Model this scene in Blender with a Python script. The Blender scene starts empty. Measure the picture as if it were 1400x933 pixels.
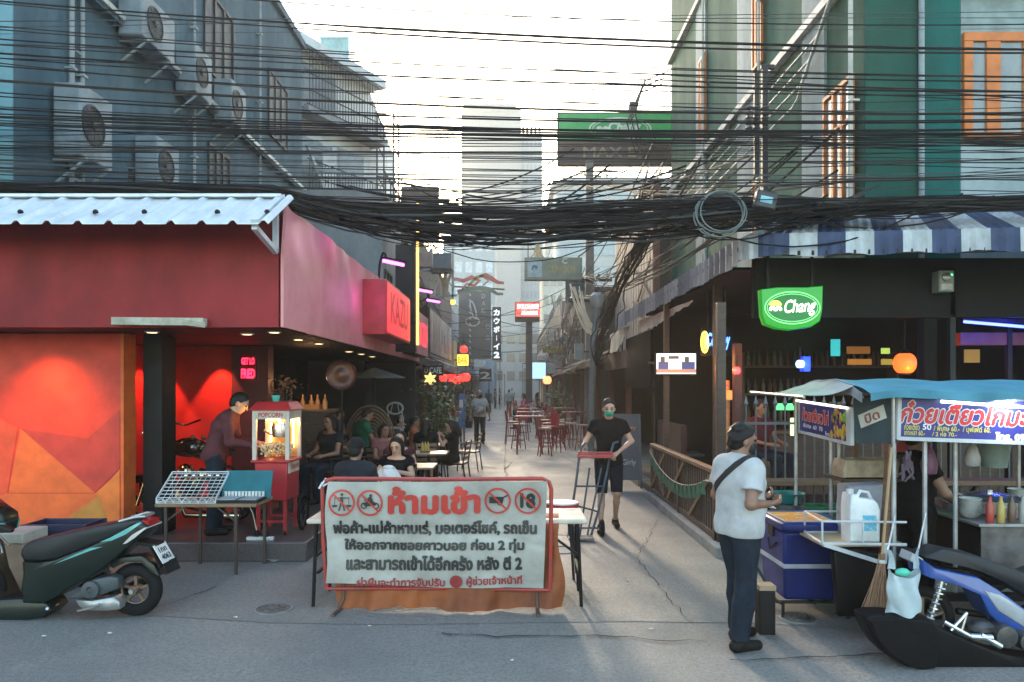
import bpy, math, random
import numpy as np
from mathutils import Vector, Matrix
R = math.radians
SC = bpy.context.scene
C = SC.collection

# ---------------------------------------------------------------- camera, sky, sun, exposure
CAM_H, FPX, HOR = 1.95, 1010.0, 527.0
cd = bpy.data.cameras.new('camera'); cam = bpy.data.objects.new('camera', cd); C.objects.link(cam)
cam.location = (0, 0, CAM_H); cam.rotation_euler = (R(90), 0, 0)
cd.sensor_width = 36.0; cd.lens = FPX / 1400.0 * 36.0
cd.shift_y = (HOR - 466.5) / 1400.0
cd.clip_start = 0.05; cd.clip_end = 2000
SC.camera = cam
SUN_EL, SUN_AZ = 17.0, -5.0          # degrees; azimuth measured from +Y, minus = towards -X
W = bpy.data.worlds.new("World"); SC.world = W; W.use_nodes = True
nt = W.node_tree
sky = nt.nodes.new('ShaderNodeTexSky'); sky.sky_type = 'NISHITA'; sky.sun_disc = False
sky.sun_elevation = R(SUN_EL); sky.sun_rotation = R(SUN_AZ)
sky.air_density = 1.5; sky.dust_density = 1.6; sky.ozone_density = 2.0; sky.altitude = 10
nt.links.new(sky.outputs[0], nt.nodes['Background'].inputs[0])
nt.nodes['Background'].inputs[1].default_value = 0.15
sl = bpy.data.lights.new('sun', 'SUN'); sl.energy = 1.5; sl.angle = R(10); sl.color = (1.0, 0.80, 0.56)
so = bpy.data.objects.new('sun', sl); C.objects.link(so)
so.rotation_euler = (R(-(90 - SUN_EL)), 0, R(-SUN_AZ)) ; so.location = (-4, 20, 30)
# light travels along local -Z: towards the viewer and down
so.rotation_mode = 'QUATERNION'
_d = Vector((-math.sin(R(SUN_AZ)) * math.cos(R(SUN_EL)), -math.cos(R(SUN_AZ)) * math.cos(R(SUN_EL)), -math.sin(R(SUN_EL))))
so.rotation_quaternion = _d.to_track_quat('-Z', 'Y')
SC.view_settings.view_transform = 'Standard'; SC.view_settings.look = 'None'
SC.view_settings.exposure = 2.5; SC.view_settings.gamma = 1.0; SC.view_settings.use_curve_mapping = False
SC.render.engine = 'CYCLES'
SC.cycles.max_bounces = 6; SC.cycles.diffuse_bounces = 3; SC.cycles.glossy_bounces = 3
SC.cycles.transmission_bounces = 4; SC.cycles.transparent_max_bounces = 8
SC.cycles.caustics_reflective = False; SC.cycles.caustics_refractive = False
SC.cycles.sample_clamp_indirect = 3.0
SC.cycles.use_denoising = True

# ---------------------------------------------------------------- helpers
rnd = random.Random(7)
def P(px, py, Y): return Vector(((px - 700) * Y / FPX, Y, CAM_H + (HOR - py) * Y / FPX))
def G(px, py):
    Y = FPX * CAM_H / (py - HOR); return Vector(((px - 700) * Y / FPX, Y, 0))
def XP(px, Y): return (px - 700) * Y / FPX
def ZP(py, Y): return CAM_H + (HOR - py) * Y / FPX
def srgb(r, g, b):
    f = lambda c: (c / 255 / 12.92) if c / 255 <= .04045 else ((c / 255 + .055) / 1.055) ** 2.4
    return (f(r), f(g), f(b))

MATS = {}
EK = .38   # lamps and lit signs, balanced against the exposure
def mat(name, col=(.5, .5, .5), rough=.6, metal=0., col2=None, sc=4., det=5., lo=.38, hi=.66, stretch=(1, 1, 1), bump=0., bsc=60., emit=None, es=0., spec=.5, trans=0., alpha=1., coat=0., rvar=.12, grime=.4):
    if name in MATS: return MATS[name]
    m = bpy.data.materials.new(name); m.use_nodes = True
    n, l = m.node_tree.nodes, m.node_tree.links
    b = n['Principled BSDF']
    b.inputs['Base Color'].default_value = (*col, 1); b.inputs['Roughness'].default_value = rough
    b.inputs['Metallic'].default_value = metal; b.inputs['Specular IOR Level'].default_value = spec
    if trans: b.inputs['Transmission Weight'].default_value = trans
    if alpha < 1: b.inputs['Alpha'].default_value = alpha
    if coat: b.inputs['Coat Weight'].default_value = coat; b.inputs['Coat Roughness'].default_value = .08
    if emit: b.inputs['Emission Color'].default_value = (*emit, 1); b.inputs['Emission Strength'].default_value = es * EK
    if not emit or col2:
        tc = n.new('ShaderNodeTexCoord'); mp = n.new('ShaderNodeMapping'); mp.inputs['Scale'].default_value = stretch
        l.new(tc.outputs['Object'], mp.inputs[0])
        ns = n.new('ShaderNodeTexNoise'); ns.inputs['Scale'].default_value = sc; ns.inputs['Detail'].default_value = det; ns.inputs['Roughness'].default_value = .62
        l.new(mp.outputs[0], ns.inputs['Vector'])
        mr = n.new('ShaderNodeMapRange'); mr.inputs[1].default_value = lo; mr.inputs[2].default_value = hi
        l.new(ns.outputs['Fac'], mr.inputs[0])
        c2 = col2 or tuple(c * .72 for c in col)
        mx = n.new('ShaderNodeMix'); mx.data_type = 'RGBA'
        mx.inputs[6].default_value = (*col, 1); mx.inputs[7].default_value = (*c2, 1)
        l.new(mr.outputs[0], mx.inputs[0]); out = mx.outputs[2]
        if grime and not emit:
            gn = n.new('ShaderNodeTexNoise'); gn.inputs['Scale'].default_value = 3.1; gn.inputs['Detail'].default_value = 9; gn.inputs['Roughness'].default_value = .72; l.new(tc.outputs['Object'], gn.inputs['Vector'])
            gr = n.new('ShaderNodeMapRange'); gr.inputs[1].default_value = .48; gr.inputs[2].default_value = .74; gr.inputs[4].default_value = grime; l.new(gn.outputs['Fac'], gr.inputs[0])
            gm = n.new('ShaderNodeMix'); gm.data_type = 'RGBA'; gm.inputs[7].default_value = (col[0] * .32 + .008, col[1] * .29 + .006, col[2] * .25 + .004, 1); l.new(gr.outputs[0], gm.inputs[0]); l.new(out, gm.inputs[6]); out = gm.outputs[2]
        l.new(out, b.inputs['Base Color'])
        r2 = n.new('ShaderNodeMapRange'); r2.inputs[3].default_value = max(.02, rough - rvar); r2.inputs[4].default_value = min(1, rough + rvar)
        l.new(ns.outputs['Fac'], r2.inputs[0]); l.new(r2.outputs[0], b.inputs['Roughness'])
        if bump:
            n2 = n.new('ShaderNodeTexNoise'); n2.inputs['Scale'].default_value = bsc; n2.inputs['Detail'].default_value = 4
            l.new(mp.outputs[0], n2.inputs['Vector'])
            bp = n.new('ShaderNodeBump'); bp.inputs['Strength'].default_value = bump; bp.inputs['Distance'].default_value = .02
            l.new(n2.outputs['Fac'], bp.inputs['Height']); l.new(bp.outputs[0], b.inputs['Normal'])
    MATS[name] = m; return m

class M:
    def __init__(s): s.v = []; s.f = []; s.mi = []; s.k = 0
    def slot(s, k): s.k = k; return s
    def add(s, vs, fs):
        b = len(s.v); s.v += [tuple(p) for p in vs]; s.f += [tuple(b + i for i in f) for f in fs]; s.mi += [s.k] * len(fs); return s
    def box(s, x0, x1, y0, y1, z0, z1):
        return s.add([(x0, y0, z0), (x1, y0, z0), (x1, y1, z0), (x0, y1, z0), (x0, y0, z1), (x1, y0, z1), (x1, y1, z1), (x0, y1, z1)],
                     [(0, 3, 2, 1), (4, 5, 6, 7), (0, 1, 5, 4), (1, 2, 6, 5), (2, 3, 7, 6), (3, 0, 4, 7)])
    def obox(s, c, size, rot=(0, 0, 0)):
        from mathutils import Euler
        m = Euler(rot).to_matrix(); c = Vector(c); h = Vector(size) / 2
        vs = [c + m @ Vector((sx * h.x, sy * h.y, sz * h.z)) for sz in (-1, 1) for sx, sy in ((-1, -1), (1, -1), (1, 1), (-1, 1))]
        return s.add(vs, [(0, 3, 2, 1), (4, 5, 6, 7), (0, 1, 5, 4), (1, 2, 6, 5), (2, 3, 7, 6), (3, 0, 4, 7)])
    def beam(s, a, b, w, h, up=(0, 0, 1)):
        a, b = Vector(a), Vector(b); d = (b - a).normalized(); up = Vector(up)
        if abs(d.dot(up)) > .99: up = Vector((0, 1, 0))
        x = d.cross(up).normalized() * w / 2; y = x.cross(d).normalized() * h / 2
        vs = [p + sx * x + sy * y for p in (a, b) for sx, sy in ((-1, -1), (1, -1), (1, 1), (-1, 1))]
        return s.add(vs, [(0, 3, 2, 1), (4, 5, 6, 7), (0, 1, 5, 4), (1, 2, 6, 5), (2, 3, 7, 6), (3, 0, 4, 7)])
    def tube(s, pts, r, n=8, closed=False):
        pts = [Vector(p) for p in pts]; N = len(pts)
        rs = r if isinstance(r, (list, tuple)) else [r] * N
        vs, fs = [], []; ref = None
        for i, p in enumerate(pts):
            a = pts[i - 1] if (i or closed) else p; c = pts[(i + 1) % N] if (i < N - 1 or closed) else p
            d = (c - a).normalized() if (c - a).length > 1e-9 else Vector((0, 0, 1))
            if ref is None:
                ref = Vector((0, 0, 1)) if abs(d.z) < .9 else Vector((1, 0, 0))
            x = (ref - d * ref.dot(d))
            if x.length < 1e-6: x = d.orthogonal()
            x.normalize(); y = d.cross(x); ref = x
            for j in range(n):
                t = 2 * math.pi * j / n; vs.append(p + (x * math.cos(t) + y * math.sin(t)) * rs[i])
        m = N if closed else N - 1
        for i in range(m):
            for j in range(n):
                a, b2 = i * n + j, i * n + (j + 1) % n; k = (i + 1) % N
                fs.append((a, b2, k * n + (j + 1) % n, k * n + j))
        if not closed: fs.append(tuple(reversed(range(n)))); fs.append(tuple((N - 1) * n + j for j in range(n)))
        return s.add(vs, fs)
    def lathe(s, prof, c=(0, 0, 0), axis=(0, 0, 1), n=24, cap=True):
        ax = Vector(axis).normalized(); x = ax.orthogonal().normalized(); y = ax.cross(x); c = Vector(c); vs, fs = [], []
        for r, h in prof:
            for j in range(n):
                t = 2 * math.pi * j / n; vs.append(c + ax * h + (x * math.cos(t) + y * math.sin(t)) * r)
        for i in range(len(prof) - 1):
            for j in range(n): fs.append((i * n + j, i * n + (j + 1) % n, (i + 1) * n + (j + 1) % n, (i + 1) * n + j))
        if cap:
            if prof[0][0] > 1e-6: fs.append(tuple(reversed(range(n))))
            if prof[-1][0] > 1e-6: fs.append(tuple((len(prof) - 1) * n + j for j in range(n)))
        return s.add(vs, fs)
    def ball(s, c, r, n=12, sq=(1, 1, 1)):
        pr = [(math.sin(math.pi * i / (n // 2)) * 1.0, -math.cos(math.pi * i / (n // 2))) for i in range(n // 2 + 1)]
        b = len(s.v); s.lathe([(max(a, 1e-4), h) for a, h in pr], (0, 0, 0), (0, 0, 1), n)
        s.v[b:] = [(c[0] + p[0] * r * sq[0], c[1] + p[1] * r * sq[1], c[2] + p[2] * r * sq[2]) for p in s.v[b:]]
        return s
    def puff(s, out, o, u, v, th, edge=.12, segs=3):
        """outline out (a,b) along u,v about o, th thick along u x v, with rounded rims"""
        o, u, v = Vector(o), Vector(u), Vector(v); n = u.cross(v).normalized()
        ca = sum(p[0] for p in out) / len(out); cb = sum(p[1] for p in out) / len(out)
        A = sum(out[i - 1][0] * out[i][1] - out[i][0] * out[i - 1][1] for i in range(len(out)))
        if A < 0: out = out[::-1]
        lv = []
        for i in range(segs + 1):
            t = i / segs * math.pi / 2; lv.append((1 - edge * (1 - math.sin(t)), -th / 2 + th * .5 * edge * 2 * (1 - math.cos(t))))
        lv = lv + [(a, -h) for a, h in reversed(lv)]
        vs, fs = [], []; N = len(out)
        for sc_, h in lv:
            for a, b2 in out: vs.append(o + u * (ca + (a - ca) * sc_) + v * (cb + (b2 - cb) * sc_) + n * h)
        for i in range(len(lv) - 1):
            for j in range(N): fs.append((i * N + j, i * N + (j + 1) % N, (i + 1) * N + (j + 1) % N, (i + 1) * N + j))
        fs.append(tuple(reversed(range(N)))); fs.append(tuple((len(lv) - 1) * N + j for j in range(N)))
        return s.add(vs, fs)
    def quad(s, a, b, c, d): return s.add([a, b, c, d], [(0, 1, 2, 3)])
    def sheet(s, f, nu, nv, th=0.):
        pts = [[Vector(f(i / nu, j / nv)) for j in range(nv + 1)] for i in range(nu + 1)]
        w = nv + 1; vs = [p for r_ in pts for p in r_]
        fs = [(i * w + j, (i + 1) * w + j, (i + 1) * w + j + 1, i * w + j + 1) for i in range(nu) for j in range(nv)]
        if th:
            nb = len(vs); off = []
            for i in range(nu + 1):
                for j in range(nv + 1):
                    a = pts[min(i + 1, nu)][j] - pts[max(i - 1, 0)][j]; b = pts[i][min(j + 1, nv)] - pts[i][max(j - 1, 0)]
                    nn = a.cross(b); nn = nn.normalized() if nn.length > 1e-9 else Vector((0, 0, 1)); off.append(pts[i][j] - nn * th)
            vs = vs + off
            fs += [tuple(nb + k for k in reversed(q)) for q in fs]
            rim = [i * w for i in range(nu + 1)] + [nu * w + j for j in range(1, nv + 1)] + [i * w + nv for i in range(nu - 1, -1, -1)] + [j for j in range(nv - 1, 0, -1)]
            for a, b in zip(rim, rim[1:] + rim[:1]): fs.append((b, a, nb + a, nb + b))
        return s.add(vs, fs)
    def text(s, body, c, u, v, w, h, bold=0, res=64, shear=0., lift=0.):
        runs, (cols, rows) = raster(body, res, bold)
        c, u, v = Vector(c), Vector(u).normalized(), Vector(v).normalized(); n = u.cross(v)
        vs, fs = [], []
        for x0, x1, y0, y1 in runs:
            k = len(vs)
            for x, y in ((x0, y0), (x1, y0), (x1, y1), (x0, y1)):
                fy = y / rows - .5
                vs.append(c + u * ((x / cols - .5) * w + shear * fy * h) + v * (fy * h) + n * lift)
            fs.append((k, k + 1, k + 2, k + 3))
        return s.add(vs, fs)

_rc = {}
def raster(body, res=64, bold=0):
    key = (body, res, bold)
    if key in _rc: return _rc[key]
    f = bpy.data.curves.new('lettering', 'FONT'); f.body = body; f.size = 1; f.resolution_u = 4; f.fill_mode = 'NONE'
    o = bpy.data.objects.new('lettering', f); C.objects.link(o)
    ev = o.evaluated_get(bpy.context.evaluated_depsgraph_get()); me = ev.to_mesh()
    V = np.array([v.co[:2] for v in me.vertices]); E_ = np.array([e.vertices[:] for e in me.edges])
    ev.to_mesh_clear(); bpy.data.objects.remove(o); bpy.data.curves.remove(f)
    V = (V - V.min(0)) * res + bold + 1
    H_, W_ = int(V[:, 1].max()) + bold + 3, int(V[:, 0].max()) + bold + 3
    wd = np.zeros((H_, W_ + 1))
    for a, b in E_:
        (xa, ya), (xb, yb) = V[a], V[b]
        if ya == yb: continue
        sg = 1 if yb > ya else -1
        y0, y1 = min(ya, yb), max(ya, yb)
        for r in range(int(math.ceil(y0 - .5)), int(math.ceil(y1 - .5))):
            t = (r + .5 - ya) / (yb - ya); x = xa + t * (xb - xa)
            wd[r, min(W_, max(0, int(math.ceil(x - .5))))] += sg
    mk = np.cumsum(wd, 1)[:, :W_] != 0
    if bold:
        o2 = mk.copy()
        for dx in range(-bold, bold + 1):
            for dy in range(-bold, bold + 1):
                if dx * dx + dy * dy <= bold * bold + .5: o2 |= np.roll(np.roll(mk, dx, 1), dy, 0)
        mk = o2
    ys = np.where(mk.any(1))[0]; xs = np.where(mk.any(0))[0]; mk = mk[ys[0]:ys[-1] + 1, xs[0]:xs[-1] + 1]
    H_, W_ = mk.shape; runs = []; prev = {}
    for r in range(H_):
        row = np.diff(np.concatenate(([0], mk[r].astype(int), [0]))); cur = {}
        for x0, x1 in zip(np.where(row == 1)[0], np.where(row == -1)[0]): cur[(int(x0), int(x1))] = prev.get((int(x0), int(x1)), r)
        for k, st in prev.items():
            if k not in cur: runs.append((k[0], k[1], st, r))
        prev = cur
    for k, st in prev.items(): runs.append((k[0], k[1], st, H_))
    _rc[key] = (runs, (W_, H_)); return _rc[key]

def props(o, label=None, cat=None, group=None, kind=None):
    if label: o['label'] = label
    if cat: o['category'] = cat
    if group: o['group'] = group
    if kind: o['kind'] = kind
    return o
def thing(name, label, cat, loc=(0, 0, 0), rotz=0., group=None):
    o = bpy.data.objects.new(name, None); C.objects.link(o); o.empty_display_size = .2
    o.location = loc; o.rotation_euler = (0, 0, rotz); return props(o, label, cat, group)
def root_of(o):
    while o.parent: o = o.parent
    return o
ONE = {'legs': 'leg', 'post': 'post', 'corner_post': 'corner_post', 'wood_post': 'wood_post', 'trinket': 'trinket', 'bottle': 'bottle', 'prohibition_ring': 'prohibition_ring', 'pennants': 'pennant', 'gauges': 'gauge', 'petals': 'petal',
       'insulator': 'insulator', 'leg': 'leg', 'plug': 'plug', 'caster': 'caster', 'case_lamp': 'case_lamp', 'elephant_emblem': 'elephant_emblem', 'photograph': 'photograph', 'tray_card': 'tray_card', 'roof_screw': 'roof_screw', 'bracket': 'bracket',
       'shelf_board': 'shelf_board', 'crossarm': 'crossarm', 'screen_sofa': 'screen_sofa', 'screen_figure': 'screen_figure', 'rails': 'rail', 'slats': 'slat', 'cross_brace': 'cross_brace', 'hoops': 'hoop', 'bars': 'bar', 'spear_tips': 'spear_tip', 'awning_frame': 'awning_frame', 'cap': 'cap', 'brace': 'brace', 'strut': 'strut', 'crossbar': 'crossbar', 'hanger': 'hanger', 'arm': 'arm', 'canvas_drop': 'canvas_drop'}
def pieces(m):
    par = list(range(len(m.v)))
    def find(a):
        while par[a] != a: par[a] = par[par[a]]; a = par[a]
        return a
    for f in m.f:
        r = find(f[0])
        for i in f[1:]: par[find(i)] = r
    gr = {}
    for f, k in zip(m.f, m.mi): gr.setdefault(find(f[0]), []).append((f, k))
    out = []
    for fl in gr.values():
        q = M(); ix = {}
        for f, k in fl:
            for i in f:
                if i not in ix: ix[i] = len(q.v); q.v.append(m.v[i])
            q.f.append(tuple(ix[i] for i in f)); q.mi.append(k)
        out.append(q)
    return out
def obj(name, m, mats, parent=None, w=True, bevel=0., smooth=40, label=None):
    if parent is not None and name in ONE:
        ps = pieces(m)
        if len(ps) > 1:
            if len(ps) <= 100: return [obj(ONE[name] + '', q, mats, parent, w, bevel, smooth, label) if ONE[name] not in ONE or ONE[name] != name else _obj(name, q, mats, parent, w, bevel, smooth, label) for q in ps][0]
        name = ONE[name]
    return _obj(name, m, mats, parent, w, bevel, smooth, label)
def _obj(name, m, mats, parent=None, w=True, bevel=0., smooth=40, label=None):
    """w: vertices are given in world axes; they are moved to the thing's own base"""
    me = bpy.data.meshes.new(name)
    if not isinstance(mats, (list, tuple)): mats = [mats]
    vs = m.v; off = Vector((0, 0, 0))
    if parent is None and w:
        A = np.array(vs); lo, hi = A.min(0), A.max(0); off = Vector(((lo[0] + hi[0]) / 2, (lo[1] + hi[1]) / 2, lo[2]))
    elif w: off = root_of(parent).location
    vs = [(p[0] - off[0], p[1] - off[1], p[2] - off[2]) for p in vs]
    me.from_pydata(vs, [], m.f)
    for q in mats: me.materials.append(q)
    if len(mats) > 1: me.polygons.foreach_set('material_index', m.mi)
    if smooth:
        me.polygons.foreach_set('use_smooth', [True] * len(me.polygons)); me.set_sharp_from_angle(angle=R(smooth))
    me.update()
    o = bpy.data.objects.new(name, me); C.objects.link(o)
    if parent is not None: o.parent = parent
    elif w: o.location = off
    if bevel:
        b = o.modifiers.new('bevel', 'BEVEL'); b.width = bevel; b.segments = 2; b.limit_method = 'ANGLE'; b.angle_limit = R(40)
    if label: o['label'] = label
    return o
def solo(name, m, mats, label, cat, group=None, kind=None, **k):
    return props(obj(name, m, mats, None, **k), label, cat, group, kind)
def struct(name, m, mats, **k): return props(obj(name, m, mats, None, **k), kind='structure')
def dup(root, loc, rotz=None, label=None, group=None):
    r = root.copy(); C.objects.link(r); r.location = loc
    if rotz is not None: r.rotation_euler = (0, 0, rotz)
    if label: r['label'] = label
    if group: r['group'] = group
    for ch in list(root.children):
        c = ch.copy(); C.objects.link(c); c.parent = r
        for g in list(ch.children):
            d = g.copy(); C.objects.link(d); d.parent = c
    return r
def lamp(kind, loc, energy, col, size=.05, target=None, spot=60, blend=.5):
    l = bpy.data.lights.new('lamp_light', kind); l.energy = energy * EK; l.color = col
    if kind == 'AREA': l.size = size
    else: l.shadow_soft_size = size
    if kind == 'SPOT': l.spot_size = R(spot); l.spot_blend = blend
    o = bpy.data.objects.new('lamp_light', l); C.objects.link(o); o.location = loc
    if target is not None:
        o.rotation_mode = 'QUATERNION'; o.rotation_quaternion = (Vector(target) - Vector(loc)).to_track_quat('-Z', 'Y')
    return o
# ---------------------------------------------------------------- materials
mBLACK = mat('black_paint', (.008, .008, .009), .55, spec=.25)
mDARK = mat('dark_metal', (.020, .021, .024), .55, .2, spec=.3)
mRUB = mat('rubber', (.007, .007, .008), .8, spec=.25)
mCHROME = mat('bright_metal', (.62, .63, .65), .25, .9)
mSTEEL = mat('dull_steel', (.36, .38, .40), .42, .7, col2=(.22, .21, .2))
mWHITE = mat('white_plastic', (.72, .73, .73), .4)
mWPAINT = mat('old_white_paint', (.62, .64, .64), .55, col2=(.42, .43, .42), sc=6)
mWOOD = mat('brown_wood', (.16, .085, .045), .55, col2=(.085, .045, .025), sc=3, stretch=(1, 1, 9))
mDWOOD = mat('dark_wood', (.055, .030, .022), .5, col2=(.03, .017, .013), sc=3, stretch=(2, 2, 10))
mPALEWOOD = mat('pale_wood', (.42, .30, .19), .5, col2=(.30, .21, .13), sc=3, stretch=(1, 8, 8))
mCONC = mat('concrete', (.27, .27, .26), .8, col2=(.17, .17, .165), sc=2.2, bump=.25)
mCABLE = mat('cable_sheath', (.006, .006, .008), .6, spec=.22)
mGLASS = mat('window_glass', (.10, .12, .13), .12, col2=(.16, .18, .19), sc=.8, spec=.8)
mRED = mat('red_paint', (.42, .025, .03), .42, col2=(.30, .02, .022))
mPAPER = mat('paper', (.62, .6, .55), .8)

def ground_mat(name, base, c2, crack=.0, warm=(.10, .095, .085)):
    m = bpy.data.materials.new(name); m.use_nodes = True; n, l = m.node_tree.nodes, m.node_tree.links
    b = n['Principled BSDF']; tc = n.new('ShaderNodeTexCoord')
    def noise(sc, det, st=(1, 1, 1)):
        mp = n.new('ShaderNodeMapping'); mp.inputs['Scale'].default_value = st; l.new(tc.outputs['Object'], mp.inputs[0])
        q = n.new('ShaderNodeTexNoise'); q.inputs['Scale'].default_value = sc; q.inputs['Detail'].default_value = det; q.inputs['Roughness'].default_value = .65
        l.new(mp.outputs[0], q.inputs['Vector']); return q.outputs['Fac']
    def rng(s, a, b2, c, d):
        q = n.new('ShaderNodeMapRange'); q.inputs[1].default_value = a; q.inputs[2].default_value = b2; q.inputs[3].default_value = c; q.inputs[4].default_value = d
        l.new(s, q.inputs[0]); return q.outputs[0]
    def mix(fac, a, c):
        q = n.new('ShaderNodeMix'); q.data_type = 'RGBA'; l.new(fac, q.inputs[0])
        for k, s in ((6, a), (7, c)):
            if isinstance(s, tuple): q.inputs[k].default_value = (*s, 1)
            else: l.new(s, q.inputs[k])
        return q.outputs[2]
    big = noise(.55, 7); mid = noise(3.2, 6, (1, .6, 1)); fine = noise(95, 2)
    col = mix(rng(big, .38, .64, 0, 1), base, c2)
    col = mix(rng(mid, .56, .72, 0, .75), col, warm)
    g2 = noise(30, 3); col = mix(rng(g2, .44, .60, 0, .75), col, tuple(x * .5 for x in base)); col = mix(rng(fine, .40, .66, 0, .7), col, tuple(x * .42 for x in base))
    col = mix(rng(noise(140, 1), .66, .74, 0, .7), col, tuple(min(.6, x * 1.9) for x in base))
    col = mix(rng(noise(1.3, 6), .57, .72, 0, .6), col, tuple(x * .5 for x in base)); spots = noise(9, 3)
    col = mix(rng(spots, .66, .72, 0, .8), col, tuple(x * .5 for x in base))
    l.new(col, b.inputs['Base Color'])
    l.new(rng(big, .35, .7, .46, .72), b.inputs['Roughness'])
    bp = n.new('ShaderNodeBump'); bp.inputs['Strength'].default_value = .8; bp.inputs['Distance'].default_value = .016
    add = n.new('ShaderNodeMath'); add.operation = 'MULTIPLY_ADD'; l.new(mid, add.inputs[0]); add.inputs[1].default_value = 2.2; l.new(fine, add.inputs[2])
    l.new(add.outputs[0], bp.inputs['Height']); l.new(bp.outputs[0], b.inputs['Normal'])
    return m
mROAD = ground_mat('worn_asphalt', (.30, .285, .262), (.21, .20, .184), warm=(.35, .33, .30))
mALLEY = ground_mat('worn_cement', (.295, .282, .258), (.215, .205, .188), warm=(.34, .322, .29))
mTAR = mat('tar_line', (.022, .022, .023), .8)

# ---------------------------------------------------------------- ground
struct('ground', M().quad((-300, -60, 0), (300, -60, 0), (300, 500, 0), (-300, 500, 0)), mROAD)
_a = M(); xs = [-12 + i for i in range(17)]
_e = lambda x: 6.05 + .12 * math.sin(x * 1.7) + .07 * math.sin(x * 4.1) - .02 * x
vs = [(x, _e(x), .004) for x in xs] + [(x, 120, .004) for x in xs]
_a.add(vs, [(i, i + 1, len(xs) + i + 1, len(xs) + i) for i in range(len(xs) - 1)])
struct('alley_road', _a, mALLEY)
_p = M()
for (x0, x1, y0, y1) in ((-.9, 1.3, 9.6, 13.5), (.2, 2.3, 15.5, 21), (-2.0, -.3, 17.5, 24), (-1.6, .1, 28, 40)):
    n_ = 20; ring = []
    for i in range(n_):
        t = 2 * math.pi * i / n_; sx = math.copysign(abs(math.cos(t)) ** .35, math.cos(t)); sy = math.copysign(abs(math.sin(t)) ** .35, math.sin(t))
        ring.append(((x0 + x1) / 2 + sx * (x1 - x0) / 2 + rnd.uniform(-.06, .06), (y0 + y1) / 2 + sy * (y1 - y0) / 2 + rnd.uniform(-.08, .08), .008))
    _p.add(ring, [tuple(range(n_))])
struct('road_patch', _p, ground_mat('cement_patch', (.30, .29, .27), (.22, .213, .20)))
def crack(pts, w):
    m = M(); q = []
    for (a, b) in zip(pts, pts[1:]):
        a, b = Vector(a), Vector(b); n = max(2, int((b - a).length / .11))
        for i in range(n): q.append(a.lerp(b, i / n) + Vector((rnd.uniform(-.025, .025), rnd.uniform(-.03, .03), 0)))
    vs = []
    for i, p in enumerate(q):
        d = (q[min(i + 1, len(q) - 1)] - q[max(i - 1, 0)]).normalized(); s = Vector((-d.y, d.x, 0)) * w * rnd.uniform(.12, .55)
        vs += [p + s, p - s]
    m.add([(v[0], v[1], .0125) for v in vs], [(2 * i, 2 * i + 1, 2 * i + 3, 2 * i + 2) for i in range(len(q) - 1)])
    return m
struct('road_crack', crack([G(600, 868), G(700, 873), G(800, 870), G(900, 877), G(985, 880)], .022), mTAR)
struct('road_crack', crack([G(690, 560), G(692, 600), G(690, 640), G(700, 690)], .02), mTAR)
struct('road_crack', crack([G(615, 640), G(650, 637), G(690, 643), G(700, 632)], .045), mTAR)
struct('road_crack', crack([G(625, 628), G(660, 630), G(692, 628)], .04), mTAR)
struct('road_crack', crack([G(905, 700), G(870, 765), G(900, 800), G(950, 862)], .010), mTAR)
struct('road_crack', crack([G(215, 832), G(250, 822), G(300, 800)], .014), mTAR)
struct('road_crack', crack([G(760, 620), G(800, 640), G(850, 690)], .016), mTAR)
struct('road_crack', crack([G(1000, 905), G(1150, 900), G(1230, 893)], .02), mTAR)

def manhole(px, py, r, label, mt):
    c = G(px, py); t = thing('manhole_cover', label, 'manhole cover', c)
    m = M().lathe([(r, 0), (r, .014), (r * .94, .020), (r * .86, .020), (r * .84, .014), (r * .70, .014), (r * .68, .021), (r * .52, .021), (r * .5, .014), (r * .3, .014), (r * .28, .021), (.02, .022)], c, n=32)
    for k in range(10):
        a = k * math.pi / 5; m.beam(c + Vector((math.cos(a) * r * .3, math.sin(a) * r * .3, .016)), c + Vector((math.cos(a) * r * .66, math.sin(a) * r * .66, .016)), .012, .01)
    obj('cover', m, mt, t); obj('ring', M().lathe([(r * 1.02, 0), (r * 1.02, .016), (r * 1.12, .016), (r * 1.12, 0)], c, n=32), mCONC, t)
mIRON = mat('rusty_iron', (.16, .15, .14), .6, .4, col2=(.09, .085, .08), sc=20)
manhole(374, 834, .145, 'round ribbed iron manhole cover in front of the folding wooden table', mIRON)
manhole(1090, 846, .145, 'round iron manhole cover below the blue ice box', mIRON)

# litter on the asphalt
for i, (px, py, s, lb) in enumerate(((598, 826, .06, 'pale dry leaf caught on the foot of the orange tarpaulin'), (372, 769, .07, 'crumpled grey rag lying at the step of the red bar'), (600, 832, .04, None),
                                (890, 862, .03, None), (322, 846, .03, None), (150, 868, .035, None), (505, 858, .025, None), (858, 795, .03, None), (700, 905, .025, None), (60, 872, .03, None))):
    c = G(px, py) + Vector((0, 0, .012)); m = M()
    nn = 9
    s *= 1 if i < 2 else .55
    m.sheet(lambda a, b: (c.x + (a - .5) * s * 2 * (1 - .5 * abs(b - .5)), c.y + (b - .5) * s, c.z + .25 * s * math.sin(a * 5 + i) * math.sin(b * 4 + i) + .25 * s), 6, 4, .004)
    solo('rag' if i == 1 else ('leaf' if i == 0 else 'litter_scrap'), m, mat('leaf_tan', (.5, .36, .18), .7) if i == 0 else mPAPER if i > 1 else mat('rag_grey', (.25, .28, .28), .9),
         lb or 'tiny pale scrap of litter lying on the grey road', 'rag' if i == 1 else 'leaf' if i == 0 else 'litter', None if lb else 'scraps of litter on the road')

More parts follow.
